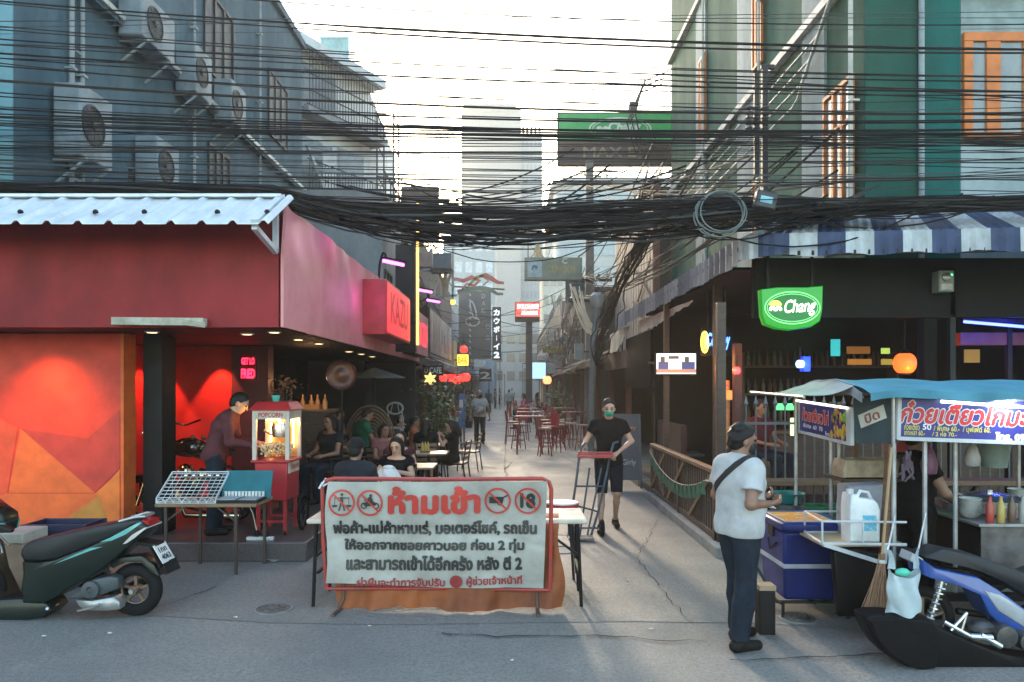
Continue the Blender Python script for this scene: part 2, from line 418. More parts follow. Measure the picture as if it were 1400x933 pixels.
# ---------------------------------------------------------------- left: red corner bar
PX = -2.26; PY0 = 8.14
struct('bar_platform', M().box(-14, PX, PY0, 19.2, 0, .22), mat('dark_terrazzo', (.10, .085, .085), .32, col2=(.06, .05, .05), sc=40), bevel=.015)
FX, FY = -2.35, 7.5
bar = thing('red_bar', 'single storey red corner bar with white metal eave and orange mural', 'bar', (-6, 11, 0))
mVINYL = mat('red_vinyl', (.29, .016, .022), .5, spec=.25, col2=(.17, .010, .014), sc=1.6, stretch=(1, 1, .5), bump=.2, bsc=4)
mPINK = mat('fascia_glare_pink', (.68, .27, .29), .45, spec=.3, grime=.15, col2=(.58, .21, .23), sc=1.5)  # same red vinyl on the alley side, glare painted in as paler pink
obj('fascia', M().box(-14, FX - .02, FY, FY + .12, 2.54, 3.80), mVINYL, bar)
def _side(a, b):
    y = FY + .0 + a * 11; z = 2.54 + b * 1.27
    f = max(0, b - .55) / .45
    return (FX + .012 * math.sin(y * 7 + b * 6) * f + .035 * f * math.sin(y * 2.6 + 2 * b) * (1 if y < 11.5 else .3) + .006 * math.sin(y * 1.7), y, z + (.018 * math.sin(y * 3.1) * f if b > .9 else 0))
obj('cloth_fascia', M().sheet(_side, 90, 14, -.03), mPINK, bar, smooth=70, label='creased red vinyl fascia along the alley, painted pale pink for glare')
obj('soffit', M().box(-14, FX - .03, FY + .12, 18.5, 2.535, 2.60), mat('black_ceiling', (.010, .009, .010), .6, spec=.2), bar)
obj('roof_deck', M().box(-14, FX - .06, FY + .13, 18.5, 3.70, 3.78), mat('grey_roofing', (.22, .23, .24), .7), bar)
# corrugated white eave
mSHEET = mat('white_metal_sheet', (.66, .70, .74), .42, .1, col2=(.52, .56, .60), sc=2, stretch=(4, .6, 1))
ev = M(); pr = []
pitch = .285
x = -10.6
while x < FX + .02:
    pr += [(x, 0), (x + .03, .035), (x + .06, .035), (x + .09, 0)]; x += pitch
y1, z1, y0, z0 = FY + .10, 3.875, 6.80, 3.44
vs = [(a, y0, z0 + h) for a, h in pr] + [(a, y1, z1 + h) for a, h in pr]; N = len(pr)
vs2 = [(p[0], p[1], p[2] - .008) for p in vs]
ev.add(vs + vs2, [(i, i + 1, N + i + 1, N + i) for i in range(N - 1)] + [(2 * N + i + 1, 2 * N + i, 3 * N + i, 3 * N + i + 1) for i in range(N - 1)]
       + [(i + 1, i, 2 * N + i, 2 * N + i + 1) for i in range(N - 1)])
er = obj('eave_roof', ev, mSHEET, bar, smooth=20)
sc_ = M()
for i in range(5):
    xx = XP((12, 115, 182, 282, 350)[i], 7.0); sc_.lathe([(.026, 0), (.026, .02), (.012, .035)], (xx + .1, 7.02, 3.585), (0, -.5, 1), 8)
obj('roof_screw', sc_, mBLACK, er)
rt = M(); rt.beam((-10.6, FY + .06, 3.885), (FX, FY + .06, 3.885), .10, .03); rt.beam((FX - .02, y1, z1 + .02), (FX - .02, y0, z0 + .02), .07, .035); rt.beam((-10.6, FY - .02, 3.75), (FX, FY - .02, 3.75), .05, .03)
obj('roof_trim', rt, mSHEET, bar)
br = M(); br.beam((FX - .04, y0 + .05, z0 - .02), (FX - .04, FY - .03, 3.30), .05, .05); br.beam((FX - .04, FY - .03, 3.30), (FX - .04, FY - .03, 3.80), .05, .05)
obj('eave_bracket', br, mSHEET, bar)
pl = M(); pl.obox(P(218, 440, FY - .06), (.92, .10, .075), (0, R(.6), 0)); obj('peeling_board', pl, mat('bare_board', (.45, .45, .38), .8, col2=(.3, .28, .22), sc=9), bar)
pl = M(); pl.obox(P(266, 442, FY - .09), (.22, .05, .05), (R(20), R(8), R(5))); obj('peeling_board', pl, MATS['bare_board'], bar)
# downlights in the soffit
mWARMLED = mat('warm_diffuser', (.8, .6, .3), .4, emit=(1, .72, .3), es=2.2)
for (px, Y) in ((176, 8.6), (208, 8.0), (338, 8.3), (375, 8.0), (408, 9.3), (436, 10.2), (477, 12.6), (494, 13.6), (509, 14.8)):
    c = Vector((XP(px, Y), Y, 2.533)); d = obj('downlight', M().lathe([(.075, 0), (.075, -.012), (.055, -.014)], c, n=16), mWPAINT, bar)
    obj('diffuser', M().lathe([(.052, -.004), (.052, -.0155), (.01, -.017)], c, n=14), mWARMLED, d)
# mural wall
MX1 = -4.37; MY = 8.25
mural = thing('mural_wall', 'orange and red wall painted with triangular facets behind the scooter', 'wall', (-8, MY, 0))
mo = [mat('mural_red', (.58, .040, .016), .6, grime=.12), mat('mural_orange', (.60, .115, .020), .6, grime=.12), mat('mural_dark_red', (.42, .035, .022), .6, grime=.12), mat('mural_amber', (.64, .17, .025), .6, grime=.12), mat('mural_ochre', (.42, .20, .03), .6, grime=.12), mat('mural_tomato', (.56, .065, .020), .6, grime=.12)]
obj('panel', M().box(-14, MX1, MY + .003, MY + .25, 0, 2.53), [mo[0]], mural, bevel=.004)
mp = M(); Ym = MY
def tri(k, pts, off=0):
    mp.k = k; mp.add([(XP(a, 8.25), Ym - .001 - off, ZP(b, 8.25)) for a, b in pts], [tuple(range(len(pts)))])
tri(5, [(-150, 700), (-20, 560), (24, 586), (10, 674), (-60, 780)]); tri(1, [(12, 674), (28, 586), (130, 674)]); tri(2, [(28, 586), (120, 600), (164, 560), (164, 640), (130, 674)], .001)
tri(1, [(-150, 780), (-60, 700), (10, 675), (130, 675), (164, 645), (164, 782), (-150, 782)], .002); tri(4, [(95, 706), (136, 678), (148, 706), (148, 745), (95, 745)], .003); tri(3, [(130, 675), (148, 660), (164, 642), (164, 720), (150, 716), (136, 680)], .004)

obj('mural_paint', mp, mo, mural, smooth=0)
obj('edge_return', M().box(MX1 + .001, MX1 + .035, MY - .004, MY + .26, 0, 2.53), mo[1], mural)
# alcove behind the wall, back walls, posts
mDRED = mat('alcove_red', (.50, .030, .022), .55, col2=(.40, .02, .018)); mTEALBLK = mat('blue_black_wall', (.016, .024, .030), .7, col2=(.011, .016, .02), spec=.25)
obj('alcove_wall', M().box(-6.4, -4.15, 11.0, 11.2, .22, 2.53), mDRED, bar)
obj('alcove_wall', M().box(-5.62, -5.45, 9.6, 11.0, .22, 2.53), mDRED, bar)
obj('post', M().box(-4.14, -3.6, 10.9, 11.15, .22, 2.53), mat('maroon_wall', (.10, .02, .025), .5), bar)
obj('back_wall', M().box(-9, -5.62, 10.0, 10.2, .22, 2.53), mBLACK, bar)
obj('back_wall', M().box(-3.6, FX - .05, 18.3, 18.5, .22, 2.535), mTEALBLK, bar)
obj('back_wall', M().box(-5.2, -5.0, 11.2, 18.3, .22, 2.535), mTEALBLK, bar)
obj('back_wall', M().box(-5.0, -3.6, 18.1, 18.3, .22, 2.535), mTEALBLK, bar)
obj('post', M().box(-4.27, -4.05, 8.55, 8.9, .22, 2.53), mBLACK, bar)
# spot lamps that rake the mural and alcove
lamp('SPOT', (-5.1, 7.75, 2.48), 78, (1, .40, .14), .12, (-5.15, 8.25, 1.3), 95, 1.)
lamp('SPOT', (-6.4, 7.75, 2.48), 60, (1, .40, .14), .12, (-6.4, 8.25, 1.2), 95, 1.)
for xx in (-5.25, -4.32): lamp('SPOT', (xx, 10.72, 2.50), 75, (1, .20, .10), .03, (xx, 10.98, 1.0), 62, .35)
lamp('SPOT', (-5.05, 8.9, 2.48), 26, (1, .35, .15), .05, (-5.0, 9.6, .3), 70, .6)
# neon word panel
ns = thing('neon_sign', 'small red neon sign of two lit lines over the popcorn vendor', 'neon sign', P(339, 520, 10.85))
mNEONR = mat('red_neon', (.3, 0, .01), .4, emit=(1, .02, .06), es=3.2)
obj('panel', M().box(XP(328, 10.86), XP(350, 10.86), 10.86, 10.89, ZP(521, 10.86), ZP(485, 10.86)), mat('dim_red_board', (.12, .01, .012), .5), ns)
obj('lettering', M().text('GET LO', P(339, 494, 10.84), (1, 0, 0), (0, 0, 1), .19, .10, 2).text('FRIED', P(339, 511, 10.84), (1, 0, 0), (0, 0, 1), .20, .14, 2), mNEONR, ns)

# light-box signs on the cloth fascia
def lightbox(x0p, x1p, label, txt, tw, th):
    Y0, Y1 = [abs(FX + .12) * FPX / abs(q - 700) for q in (x0p, x1p)]
    t = thing('lightbox_sign', label, 'sign', (FX, Y0, 2.75)); return t, Y0, Y1
mLBOX = mat('red_lightbox', (.62, .03, .04), .3, emit=(1, .05, .07), es=.42); mLSIDE = mat('red_casing', (.42, .03, .04), .4)
mLTXT = mat('dark_red_letters', (.40, .012, .02), .4, emit=(1, .03, .05), es=.10)
t = thing('lightbox_sign', 'larger square red lightbox sign projecting from the pink fascia', 'sign', (FX + .1, 11.9, 2.75))
obj('casing', M().box(FX + .03, FX + .40, 11.45, 14.1, 2.74, 3.60), mLSIDE, t, bevel=.01)
obj('face', M().box(FX + .402, FX + .412, 11.50, 14.05, 2.78, 3.56), mLBOX, t)
obj('lettering', M().text('KAZU', (FX + .4145, 12.78, 3.2), (0, 1, 0), (0, 0, 1), 1.9, .5, 1), mLTXT, t)
t = thing('lightbox_sign', 'second narrower red lightbox sign beyond the black neon post', 'sign', (FX + .1, 16.2, 2.65))
obj('casing', M().box(FX + .03, FX + .30, 15.6, 18.0, 2.62, 3.58), mBLACK, t, bevel=.01)
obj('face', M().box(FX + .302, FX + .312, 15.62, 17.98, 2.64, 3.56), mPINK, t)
obj('lettering', M().text('KAZU', (FX + .3155, 16.8, 3.1), (0, 1, 0), (0, 0, 1), 1.9, .55, 3), mat('lit_red_letters', (.7, .03, .05), .4, emit=(1, .05, .08), es=.8), t)
t = thing('neon_post', 'tall black post edged with a yellow neon tube between the red lightboxes', 'sign post', (FX + .15, 14.9, 2.6))
obj('post', M().box(FX + .03, FX + .42, 14.7, 14.95, 2.62, 4.75), mBLACK, t, bevel=.01)
obj('neon_tube', M().tube([(FX + .47, 14.7, 2.75), (FX + .47, 14.7, 5.6)], .028, 8), mat('yellow_neon', (.8, .5, .1), .4, emit=(1, .62, .12), es=1.3), t)
obj('tube_bracket', M().box(FX + .42, FX + .46, 14.72, 14.78, 3.3, 3.36).box(FX + .42, FX + .46, 14.72, 14.78, 4.6, 4.66).beam((FX + .43, 14.78, 4.7), (FX + .43, 14.78, 5.6), .03, .03), mDARK, t)
# magenta arm lamps
mMAG = mat('magenta_tube', (.5, .05, .4), .4, emit=(.95, .10, .85), es=4.0)
for i, (px, py, Y) in enumerate(((537, 358, 13.2), (560, 380, 15.8), (580, 397, 18.2), (592, 411, 20.6))):
    p = P(px, py, Y); t = thing('arm_lamp', ('magenta tube lamp on a curved arm, %s above the pink fascia' % ['nearest along the row', 'second along the row', 'third along the row', 'farthest along the row'][i]), 'lamp', (FX, Y, 3.8), 0, 'magenta lamps on curved arms')
    w_ = Vector((FX - .05, Y + .1, 3.8)); pts = [w_, w_ + Vector((0, 0, p.z - 3.8 + .12)), w_ + Vector(((p.x - w_.x) * .4, 0, p.z - 3.8 + .30)), p + Vector((-.12, 0, .08))]
    cv = []
    for k in range(13):
        u = k / 12; b0, b1, b2, b3 = (1 - u) ** 3, 3 * u * (1 - u) ** 2, 3 * u * u * (1 - u), u ** 3; cv.append(pts[0] * b0 + pts[1] * b1 + pts[2] * b2 + pts[3] * b3)
    obj('arm', M().tube(cv, .022, 6), mBLACK, t); hd = obj('head', M().beam(p + Vector((-.16, -.1, .05)), p + Vector((.16, .3, .035)), .11, .035), mBLACK, t)
    obj('tube', M().tube([p + Vector((-.15, -.1, 0)), p + Vector((.15, .28, -.015))], .03, 8), mMAG, hd)
lamp('POINT', (FX + .22, 11.0, 3.25), 2.6, (1, .2, .8), .3); lamp('POINT', (FX + .35, 9.4, 3.8), 1.6, (1, .2, .8), .25)
# ---------------------------------------------------------------- hazy evening air
def build_haze(dens):
    m = bpy.data.materials.new('hazy_air'); m.use_nodes = True; n, l = m.node_tree.nodes, m.node_tree.links
    n.remove(n['Principled BSDF']); v = n.new('ShaderNodeVolumePrincipled'); v.inputs['Color'].default_value = (1, .93, .83, 1); v.inputs['Density'].default_value = dens; v.inputs['Anisotropy'].default_value = .45
    l.new(v.outputs[0], n['Material Output'].inputs['Volume'])
    o = obj('haze', M().box(-60, 60, -12, 260, -1, 75), m, None, smooth=0); props(o, kind='stuff', label='pale hazy evening air filling the street and the alley')
build_haze(.0019)
# ================================================================ upper buildings, left
mGREY = mat('blue_grey_render', (.088, .150, .185), .85, spec=.2, col2=(.050, .095, .125), sc=1.1, stretch=(1, 1, .22), bump=.15)
mGREYL = mat('lit_teal_render', (.13, .29, .34), .75, col2=(.10, .22, .27), sc=.8, stretch=(1, 1, .3))  # front face of the block, light on it put into a paler teal
mTRIM = mat('cream_trim', (.62, .60, .54), .6)
mPIPE = mat('grey_pipe', (.30, .34, .36), .6)
mACW = mat('aircon_white', (.22, .27, .30), .7, col2=(.15, .19, .215), sc=3)
mLOUV = mat('louvre_dark', (.03, .042, .052), .6, spec=.3)
gb = thing('grey_building', 'tall blue grey rendered block with air conditioners above the red bar', 'building', (-9, 15, 3.7))
obj('wall', M().box(-16, -6, 8.9, 21.1, 3.79, 11.55), mGREY, gb)
obj('front_wall', M().box(-16, -6.003, 8.88, 8.897, 3.79, 11.5), mGREYL, gb)
obj('ledge', M().box(-6, -5.86, 9.0, 21.1, 7.36, 7.5), mGREY, gb)
lt = M()
y = 9.0
while y < 21:
    d = rnd.uniform(.5, 1.1); lt.box(-5.858, -5.82, y, min(21, y + d), 7.43, 7.505); y += d + rnd.choice((0.02, .02, .12))
obj('ledge_trim', lt, mTRIM, gb)
obj('parapet', M().box(-6.3, -5.9, 8.9, 21.1, 11.55, 11.75), mGREY, gb)
for Y, r in ((9.95, .035), (10.2, .03), (13.8, .03), (17.4, .03)):
    p = M().tube([(-5.93, Y, 3.8), (-5.93, Y, 11.5)], r, 8)
    for z in (4.6, 6.2, 8.6, 10.2): p.box(-6, -5.88, Y - .05, Y + .05, z, z + .03)
    obj('drain_pipe', p, mPIPE, gb)
ld = M()
for z in (4.35, 4.75, 5.15, 5.6, 6.0, 6.5): ld.beam((-5.93, 9.95, z), (-5.93, 10.2, z), .025, .025)
obj('pipe_ladder', ld, mPIPE, gb)
def wall_window(par, X, side, y0, y1, z0, z1, mf, mp, nm=2, transom=False):
    s = side; f = M()
    for a, b, c, d in ((y0, y1, z0 - .06, z0), (y0, y1, z1, z1 + .06), (y0 - .06, y0, z0 - .06, z1 + .06), (y1, y1 + .06, z0 - .06, z1 + .06)):
        f.box(min(X, X + s * .05), max(X, X + s * .05), a, b, c, d)
    for k in range(1, nm):
        yy = y0 + (y1 - y0) * k / nm; f.box(min(X, X + s * .045), max(X, X + s * .045), yy - .035, yy + .035, z0, z1)
    if transom: zz = z0 + (z1 - z0) * .74; f.box(min(X, X + s * .043), max(X, X + s * .043), y0, y1, zz - .03, zz + .03)
    fo = obj('window', f, mf, par); obj('pane', M().box(min(X, X + s * .012), max(X, X + s * .012), y0, y1, z0, z1), mp, fo)
for (y0, y1, z0, z1) in ((11.6, 12.5, 4.0, 5.3), (11.1, 12.2, 8.2, 9.6), (14.6, 15.6, 5.4, 6.7), (14.4, 15.8, 8.2, 9.7), (18.0, 19.0, 4.6, 6.2), (18.2, 19.6, 8.2, 9.7)):
    wall_window(gb, -6, 1, y0, y1, z0, z1, mLOUV, mLOUV, 3)
def aircon(p, L, H, label, X=-6., side=1):
    """outdoor unit on a wall whose outside is towards +X (side 1)"""
    t = thing('air_conditioner', label, 'air conditioner', p, 0, 'outdoor air conditioners on the grey block'); x0 = p[0]; D = .36
    a, b = x0 + .06, x0 + .06 + D
    obj('casing', M().box(a, b, p[1] - L / 2, p[1] + L / 2, p[2], p[2] + H), mACW, t, bevel=.02)
    fr = min(L, H) * .36
    fg = M().lathe([(fr, 0), (fr, .015), (fr * .9, .02), (fr * .9, .005), (fr * .2, .005), (fr * .2, .03), (.01, .034)], (b + .001, p[1] - L * .12, p[2] + H / 2), (1, 0, 0), 24)
    for k in range(8):
        q = k * math.pi / 4; fg.beam((b + .02, p[1] - L * .12, p[2] + H / 2), (b + .02, p[1] - L * .12 + math.cos(q) * fr * .93, p[2] + H / 2 + math.sin(q) * fr * .93), .008, .008)
    obj('fan_grille', fg, mLOUV, t)
    k = M()
    for yy in (p[1] - L * .35, p[1] + L * .35): k.beam((x0, yy, p[2] - .02), (b + .02, yy, p[2] - .02), .04, .04).beam((x0, yy, p[2] - .35), (b - .02, yy, p[2] - .04), .03, .03)
    obj('bracket', k, mPIPE, t)
for (pa, pb, ya, yb, lb) in ((106, 150, 128, 224, 'biggest white air conditioner, beside the twin drain pipes'), (212, 242, 196, 266, 'white air conditioner low on the grey block beside a dark window'),
                             (190, 236, 8, 70, 'white air conditioner above the ledge, topmost and nearest of the upper row'), (264, 287, 70, 135, 'white air conditioner above the ledge next to a thin drain pipe'),
                             (314, 334, 118, 174, 'white air conditioner farthest along the grey block, just below the cream ledge trim')):
    Xf = -5.62; Ya, Yb = Xf * FPX / (pa - 700), Xf * FPX / (pb - 700); Ym = (Ya + Yb) / 2
    aircon(Vector((-6, Ym, ZP(yb, Ym))), Yb - Ya, (yb - ya) * Ym / FPX, lb)

# terraced white building past the grey block
tb = thing('terraced_building', 'pale terraced building with green glass roof rail behind the grey block', 'building', (-8, 26, 0))
mPALEB = mat('pale_render', (.66, .68, .68), .7, col2=(.52, .54, .55), sc=1.2, stretch=(1, 1, .3))
A, B, D_, E_ = (-7.2, 21.4), (-4.95, 25.6), (-5.3, 33.5), (-13, 33.5)
w = M(); pts = [A, B, D_, E_, (-13, 21.4)]
w.add([(x, y, 3) for x, y in pts] + [(x, y, 12.2) for x, y in pts], [(i, (i + 1) % 5, 5 + (i + 1) % 5, 5 + i) for i in range(5)] + [(5, 6, 7, 8, 9)]); obj('wall', w, mPALEB, tb)
v = Vector((B[0] - A[0], B[1] - A[1], 0)).normalized(); nrm = Vector((v.y, -v.x, 0)); A3 = Vector((*A, 0)); Ltb = 4.76
def slab(z, th, out, name, mt, s0=0, s1=Ltb + .25): 
    q = [A3 + v * s0 - nrm * .2, A3 + v * s1 - nrm * .2, A3 + v * s1 + nrm * out, A3 + v * s0 + nrm * out]
    return obj(name, M().add([(p.x, p.y, z) for p in q] + [(p.x, p.y, z + th) for p in q], [(3, 2, 1, 0), (4, 5, 6, 7)] + [(i, (i + 1) % 4, 4 + (i + 1) % 4, 4 + i) for i in range(4)]), mt, tb)
slab(12.2, .28, .55, 'roof_slab', mPALEB); slab(10.2, .18, .6, 'balcony', mat('grey_slab', (.30, .31, .32), .8), 1.2); slab(7.6, .18, .6, 'balcony', MATS['grey_slab'], .8)
rail = M()
for z0 in (10.38, 7.78):
    for i in range(26):
        p = A3 + v * (1.3 + i * .135) + nrm * .55; rail.beam((p.x, p.y, z0), (p.x, p.y, z0 + (1.7 if z0 > 10 else 1.0)), .02, .02)
    for dz in (.05, .5, 1.0) + ((1.7,) if z0 > 10 else ()):
        a, b = A3 + v * 1.2 + nrm * .55, A3 + v * 4.9 + nrm * .55; rail.beam((a.x, a.y, z0 + dz), (b.x, b.y, z0 + dz), .03, .03)
obj('balcony_railing', rail, mDARK, tb)
def tb_quad(s0, s1, z0, z1, o): 
    a, b = A3 + v * s0 + nrm * o, A3 + v * s1 + nrm * o; return M().quad((a.x, a.y, z0), (b.x, b.y, z0), (b.x, b.y, z1), (a.x, a.y, z1))
for s0, s1, z0, z1 in ((.25, 1.0, 10.4, 11.8), (1.6, 3.0, 10.4, 11.9), (1.4, 2.4, 7.9, 9.6), (.3, 1.0, 5, 7), (3.2, 4.4, 7.9, 9.7)):
    wn = obj('window', tb_quad(s0 - .06, s1 + .06, z0 - .06, z1 + .06, .02), mPIPE, tb); obj('pane', tb_quad(s0, s1, z0, z1, .03), mGLASS, wn)
a, b = A3 + v * 1.6, A3 + v * 4.3
obj('roof_glass_rail', M().box(-6.2, -5.35, 24.0, 24.04, 12.5, 13.2).box(-5.35, -5.31, 24.0, 27, 12.5, 13.2).box(-6.25, -5.29, 23.98, 24.06, 13.2, 13.27).box(-6.22, -6.15, 23.98, 24.06, 12.4, 13.2).box(-5.38, -5.29, 23.97, 24.06, 12.4, 13.2), mat('green_glass', (.30, .46, .42), .15, spec=.8), tb)
st = M()
for (x, y) in ((-4.75, 26.0), (-4.2, 26.2), (-4.75, 27.4), (-4.2, 27.4)): st.beam((x, y, 5), (x, y, 11.6), .05, .05)
for z in (6, 7.1, 8.2, 9.3, 10.4, 11.5): st.beam((-4.75, 26, z), (-4.2, 26.2, z), .04, .04).beam((-4.2, 26.2, z), (-4.2, 27.4, z), .04, .04).beam((-4.75, 26, z), (-4.75, 27.4, z), .04, .04)
obj('stair_frame', st, mDARK, tb)
# stair-like steel awning struts running down the wall
ss = M()
for i in range(9):
    p = Vector((-6.0 + i * .14, 21.6 + i * .5, 9.0 - i * .55)); ss.beam(p, p + Vector((.7, .2, -.1)), .05, .12)
obj('steel_steps', ss.beam((-6.0, 21.6, 9), (-4.9, 25.6, 4.6), .06, .12), mPIPE, tb)

bs = thing('billboard', 'plain brown back of a billboard under the low sun, left of the pale tower', 'billboard', (-2.6, 20, 3.8))
obj('panel', M().box(XP(548, 20), XP(600, 20), 20, 20.12, ZP(332, 20), ZP(255, 20)), mat('brown_board', (.12, .085, .075), .7), bs, bevel=.01)
obj('post', M().box(-2.95, -2.83, 20.13, 20.25, 0.22, ZP(262, 20)), mDARK, bs)

# ================================================================ upper green building, right
mGREEN = mat('sage_green_render', (.044, .125, .088), .8, spec=.2, col2=(.026, .078, .055), sc=1.1, stretch=(1, 1, .2), bump=.15)
mDGREEN = mat('deep_green_render', (.014, .088, .066), .8, spec=.2, col2=(.009, .06, .046), sc=.9, stretch=(1, 1, .3)); mTEAL = mat('teal_render', (.008, .125, .11), .8, spec=.2, col2=(.006, .082, .073), sc=1, stretch=(1, 1, .3))
mORANGE = mat('orange_window_paint', (.62, .17, .020), .5, col2=(.48, .125, .016)); mPALEP = mat('pale_pilaster', (.27, .33, .34), .75, col2=(.17, .22, .22), sc=1.5, stretch=(1, 1, .2)); mGREYW = mat('pale_panel', (.36, .43, .43), .7, col2=(.25, .31, .31), sc=1.5, stretch=(1, 1, .25))
GX = 5.0; GY = 10.5
gn = thing('green_building', 'tall green building with orange window frames above the striped awning', 'building', (8, 16, 3.5))
obj('wall', M().box(GX, 16, GY, 23.2, 3.4, 16), mGREEN, gn)
obj('front_panel', M().box(GX + .003, 5.74, GY - .04, GY - .003, 3.4, 15.9), mDGREEN, gn); obj('front_panel', M().box(5.78, 6.33, GY - .06, GY - .004, 3.4, 15.9), mTEAL, gn)
obj('front_panel', M().box(6.36, 14, GY - .03, GY - .0045, 3.4, 5.34), mGREYW, gn); obj('front_panel', M().box(6.36, 14, GY - .03, GY - .0045, 5.36, 15.9), mat('grey_teal_panel', (.25, .32, .31), .7), gn)
obj('front_panel', M().box(6.335, 6.357, GY - .02, GY - .0045, 3.4, 15.9), mPALEP, gn)
for z in (7.86, 12.0): obj('ledge', M().box(GX - .14, GX - .003, GY + .06, 23.2, z, z + .14), mTRIM, gn)
for y0, y1 in ((11.72, 12.62), (15.1, 16.25), (18.95, 19.9)): obj('pilaster', M().box(GX - .05, GX - .004, y0, y1, 3.4, 15.9), mPALEP, gn)
for Y, r in ((10.56, .035), (14.5, .03), (18.75, .03)):
    p = M().tube([(GX - .16, Y, 3.5), (GX - .16, Y, 16)], r, 8)
    for z in (4.4, 6, 7.6, 9.5): p.box(GX - .2, GX - .05, Y - .05, Y + .05, z, z + .03)
    obj('drain_pipe', p, mat('cream_pipe', (.50, .48, .42), .5), gn)
obj('drain_pipe', M().tube([(5.76, GY - .11, 3.5), (5.76, GY - .11, 16)], .04, 8), mPIPE, gn)
for (y0, y1, z0, z1) in ((10.72, 11.6, 4.2, 6.4), (14.6, 15.05, 8.4, 10.6), (14.6, 15.05, 3.9, 6.0), (10.72, 11.6, 8.4, 10.6), (18.9, 19.4, 8.4, 10.4)):
    wall_window(gn, GX - .055, -1, y0, y1, z0, z1, mORANGE, mGLASS, 3, True)
def front_window(par, Y, x0, x1, z0, z1, mf, mp, cuts, fw=.13):
    f = M(); f.box(x0 - fw, x1 + fw, Y - .07, Y, z1, z1 + fw).box(x0 - fw, x1 + fw, Y - .12, Y, z0 - fw * .6, z0).box(x0 - fw, x0, Y - .07, Y, z0, z1).box(x1, x1 + fw, Y - .07, Y, z0, z1)
    for cx, cw in cuts: f.box(cx - cw / 2, cx + cw / 2, Y - .065, Y, z0, z1)
    fo = obj('window', f, mf, par, bevel=.008); obj('pane', M().box(x0, x1, Y - .03, Y - .01, z0, z1), mp, fo)
mGREYGL = mat('dusty_glass', (.20, .22, .22), .2, col2=(.27, .29, .28), sc=2, stretch=(1, 1, .4))
front_window(gn, GY - .03, 6.50, 8.2, 5.50, 6.80, mORANGE, mGREYGL, ((6.79, .20), (7.32, .22), (7.9, .2)), .13)
front_window(gn, GY - .03, 6.50, 8.2, 7.55, 9.0, mORANGE, mGREYGL, ((6.79, .20), (7.32, .22)), .13)
cn = []
for i in range(4):
    o = .10 + i * .05; z = 7.55 - i * .30
    pts = [(GX - o, 23, z)] + [(GX - o, 23 - k * (23 - 11.9 - i * .2) / 8, z) for k in range(1, 9)]
    y = pts[-1][1]; pts += [(GX - o, y - .22, z + .06), (GX - o, y - .36, z + .22), (GX - o, 11.3 - i * .1, 7.75), (GX - o, 11.1 - i * .1, 12.4)]
    obj('conduit', M().tube(pts, .022, 6), mat('pale_conduit', (.40, .42, .40), .5), gn)

# timber clad building beyond
wb = thing('timber_building', 'upper storey clad in weathered vertical boards beyond the green building', 'building', (7, 27, 3))
mSLAT = mat('weathered_boards', (.40, .31, .25), .7, col2=(.27, .21, .17), sc=2.5, stretch=(1, 3, .3))
w = M(); y = 23.25; i = 0
while y < 32: w.box(4.5 - (.02 if i % 2 else 0), 4.62, y, y + .26, 2.9, 8.35 + .02 * (i % 3)); y += .27; i += 1
obj('cladding', w, mSLAT, wb); obj('wall', M().box(4.62, 12, 23.25, 32, 0, 8.2), mDARK, wb)
obj('corner_post', M().box(4.40, 4.62, 23.08, 23.24, 2.9, 8.3), mat('oxide_post', (.16, .06, .05), .7), wb)
br = M(); br.beam((4.42, 23.6, 6.0), (4.42, 26, 4.9), .05, .07).beam((4.42, 23.6, 4.8), (4.42, 26.6, 6.1), .05, .07).beam((4.42, 23.4, 3.6), (4.42, 27, 5), .05, .07); obj('brace', br, MATS['oxide_post'], wb)
wr = M()
for i in range(20): wr.beam((4.45, 24 + i * .4, 8.35), (4.3, 24 + i * .4, 8.5 + (i % 3) * .05), .05, .05)
obj('roof_edge', wr.box(4.3, 4.8, 23.2, 32.2, 8.36, 8.44), mDARK, wb)
rl = thing('roof_ladder', 'curved black hoop ladder on the roof edge beside the green hoarding', 'ladder', (5, 23.6, 9.4))
lr = M()
for dy in (0, .5, 1.0): lr.tube([(4.9, 23.4 + dy, 9.4), (4.1, 23.4 + dy, 9.6), (3.9 - .1 * dy, 23.4 + dy, 10.6), (4.2, 23.4 + dy, 11.6), (4.95, 23.4 + dy, 11.9)], .025, 6)
for x, z in ((4.1, 9.6), (3.9, 10.6), (4.25, 11.6)): lr.beam((x, 23.4, z), (x, 24.4, z), .03, .03)
for z in (10, 10.6, 11.2): lr.beam((4.95, 23.45, z), (4.3, 23.45, z), .03, .03)
obj('hoops', lr, mDARK, rl); obj('platform', M().box(4.2, 5.0, 23.3, 24.4, 9.35, 9.45), mDARK, rl)

# ================================================================ towers and far blocks
def far_building(label, x0, x1, y0, y1, z1, mw, nx, nz, ny=0, name='tower_block', wm=None, zs=2., cat='building'):
    t = thing(name, label, cat, ((x0 + x1) / 2, y0, 0)); obj('wall', M().box(x0, x1, y0, y1, 0, z1), mw, t)
    wm = wm or mGLASS; fz = (z1 - zs) / max(nz, 1)
    if nx:
        for k in range(nz):
            m = M()
            for i in range(nx):
                a = x0 + (i + .18) * (x1 - x0) / nx; m.box(a, a + .64 * (x1 - x0) / nx, y0 - .06, y0 + .05, zs + fz * (k + .25), zs + fz * (k + .75))
            obj('window', m, wm, t)
    if ny:
        for k in range(nz):
            m = M()
            for i in range(ny):
                a = y0 + (i + .2) * (y1 - y0) / ny
                for X in (x0, x1): m.box(X - .05, X + .05, a, a + .6 * (y1 - y0) / ny, zs + fz * (k + .25), zs + fz * (k + .75))
            obj('window', m, wm, t)
    return t
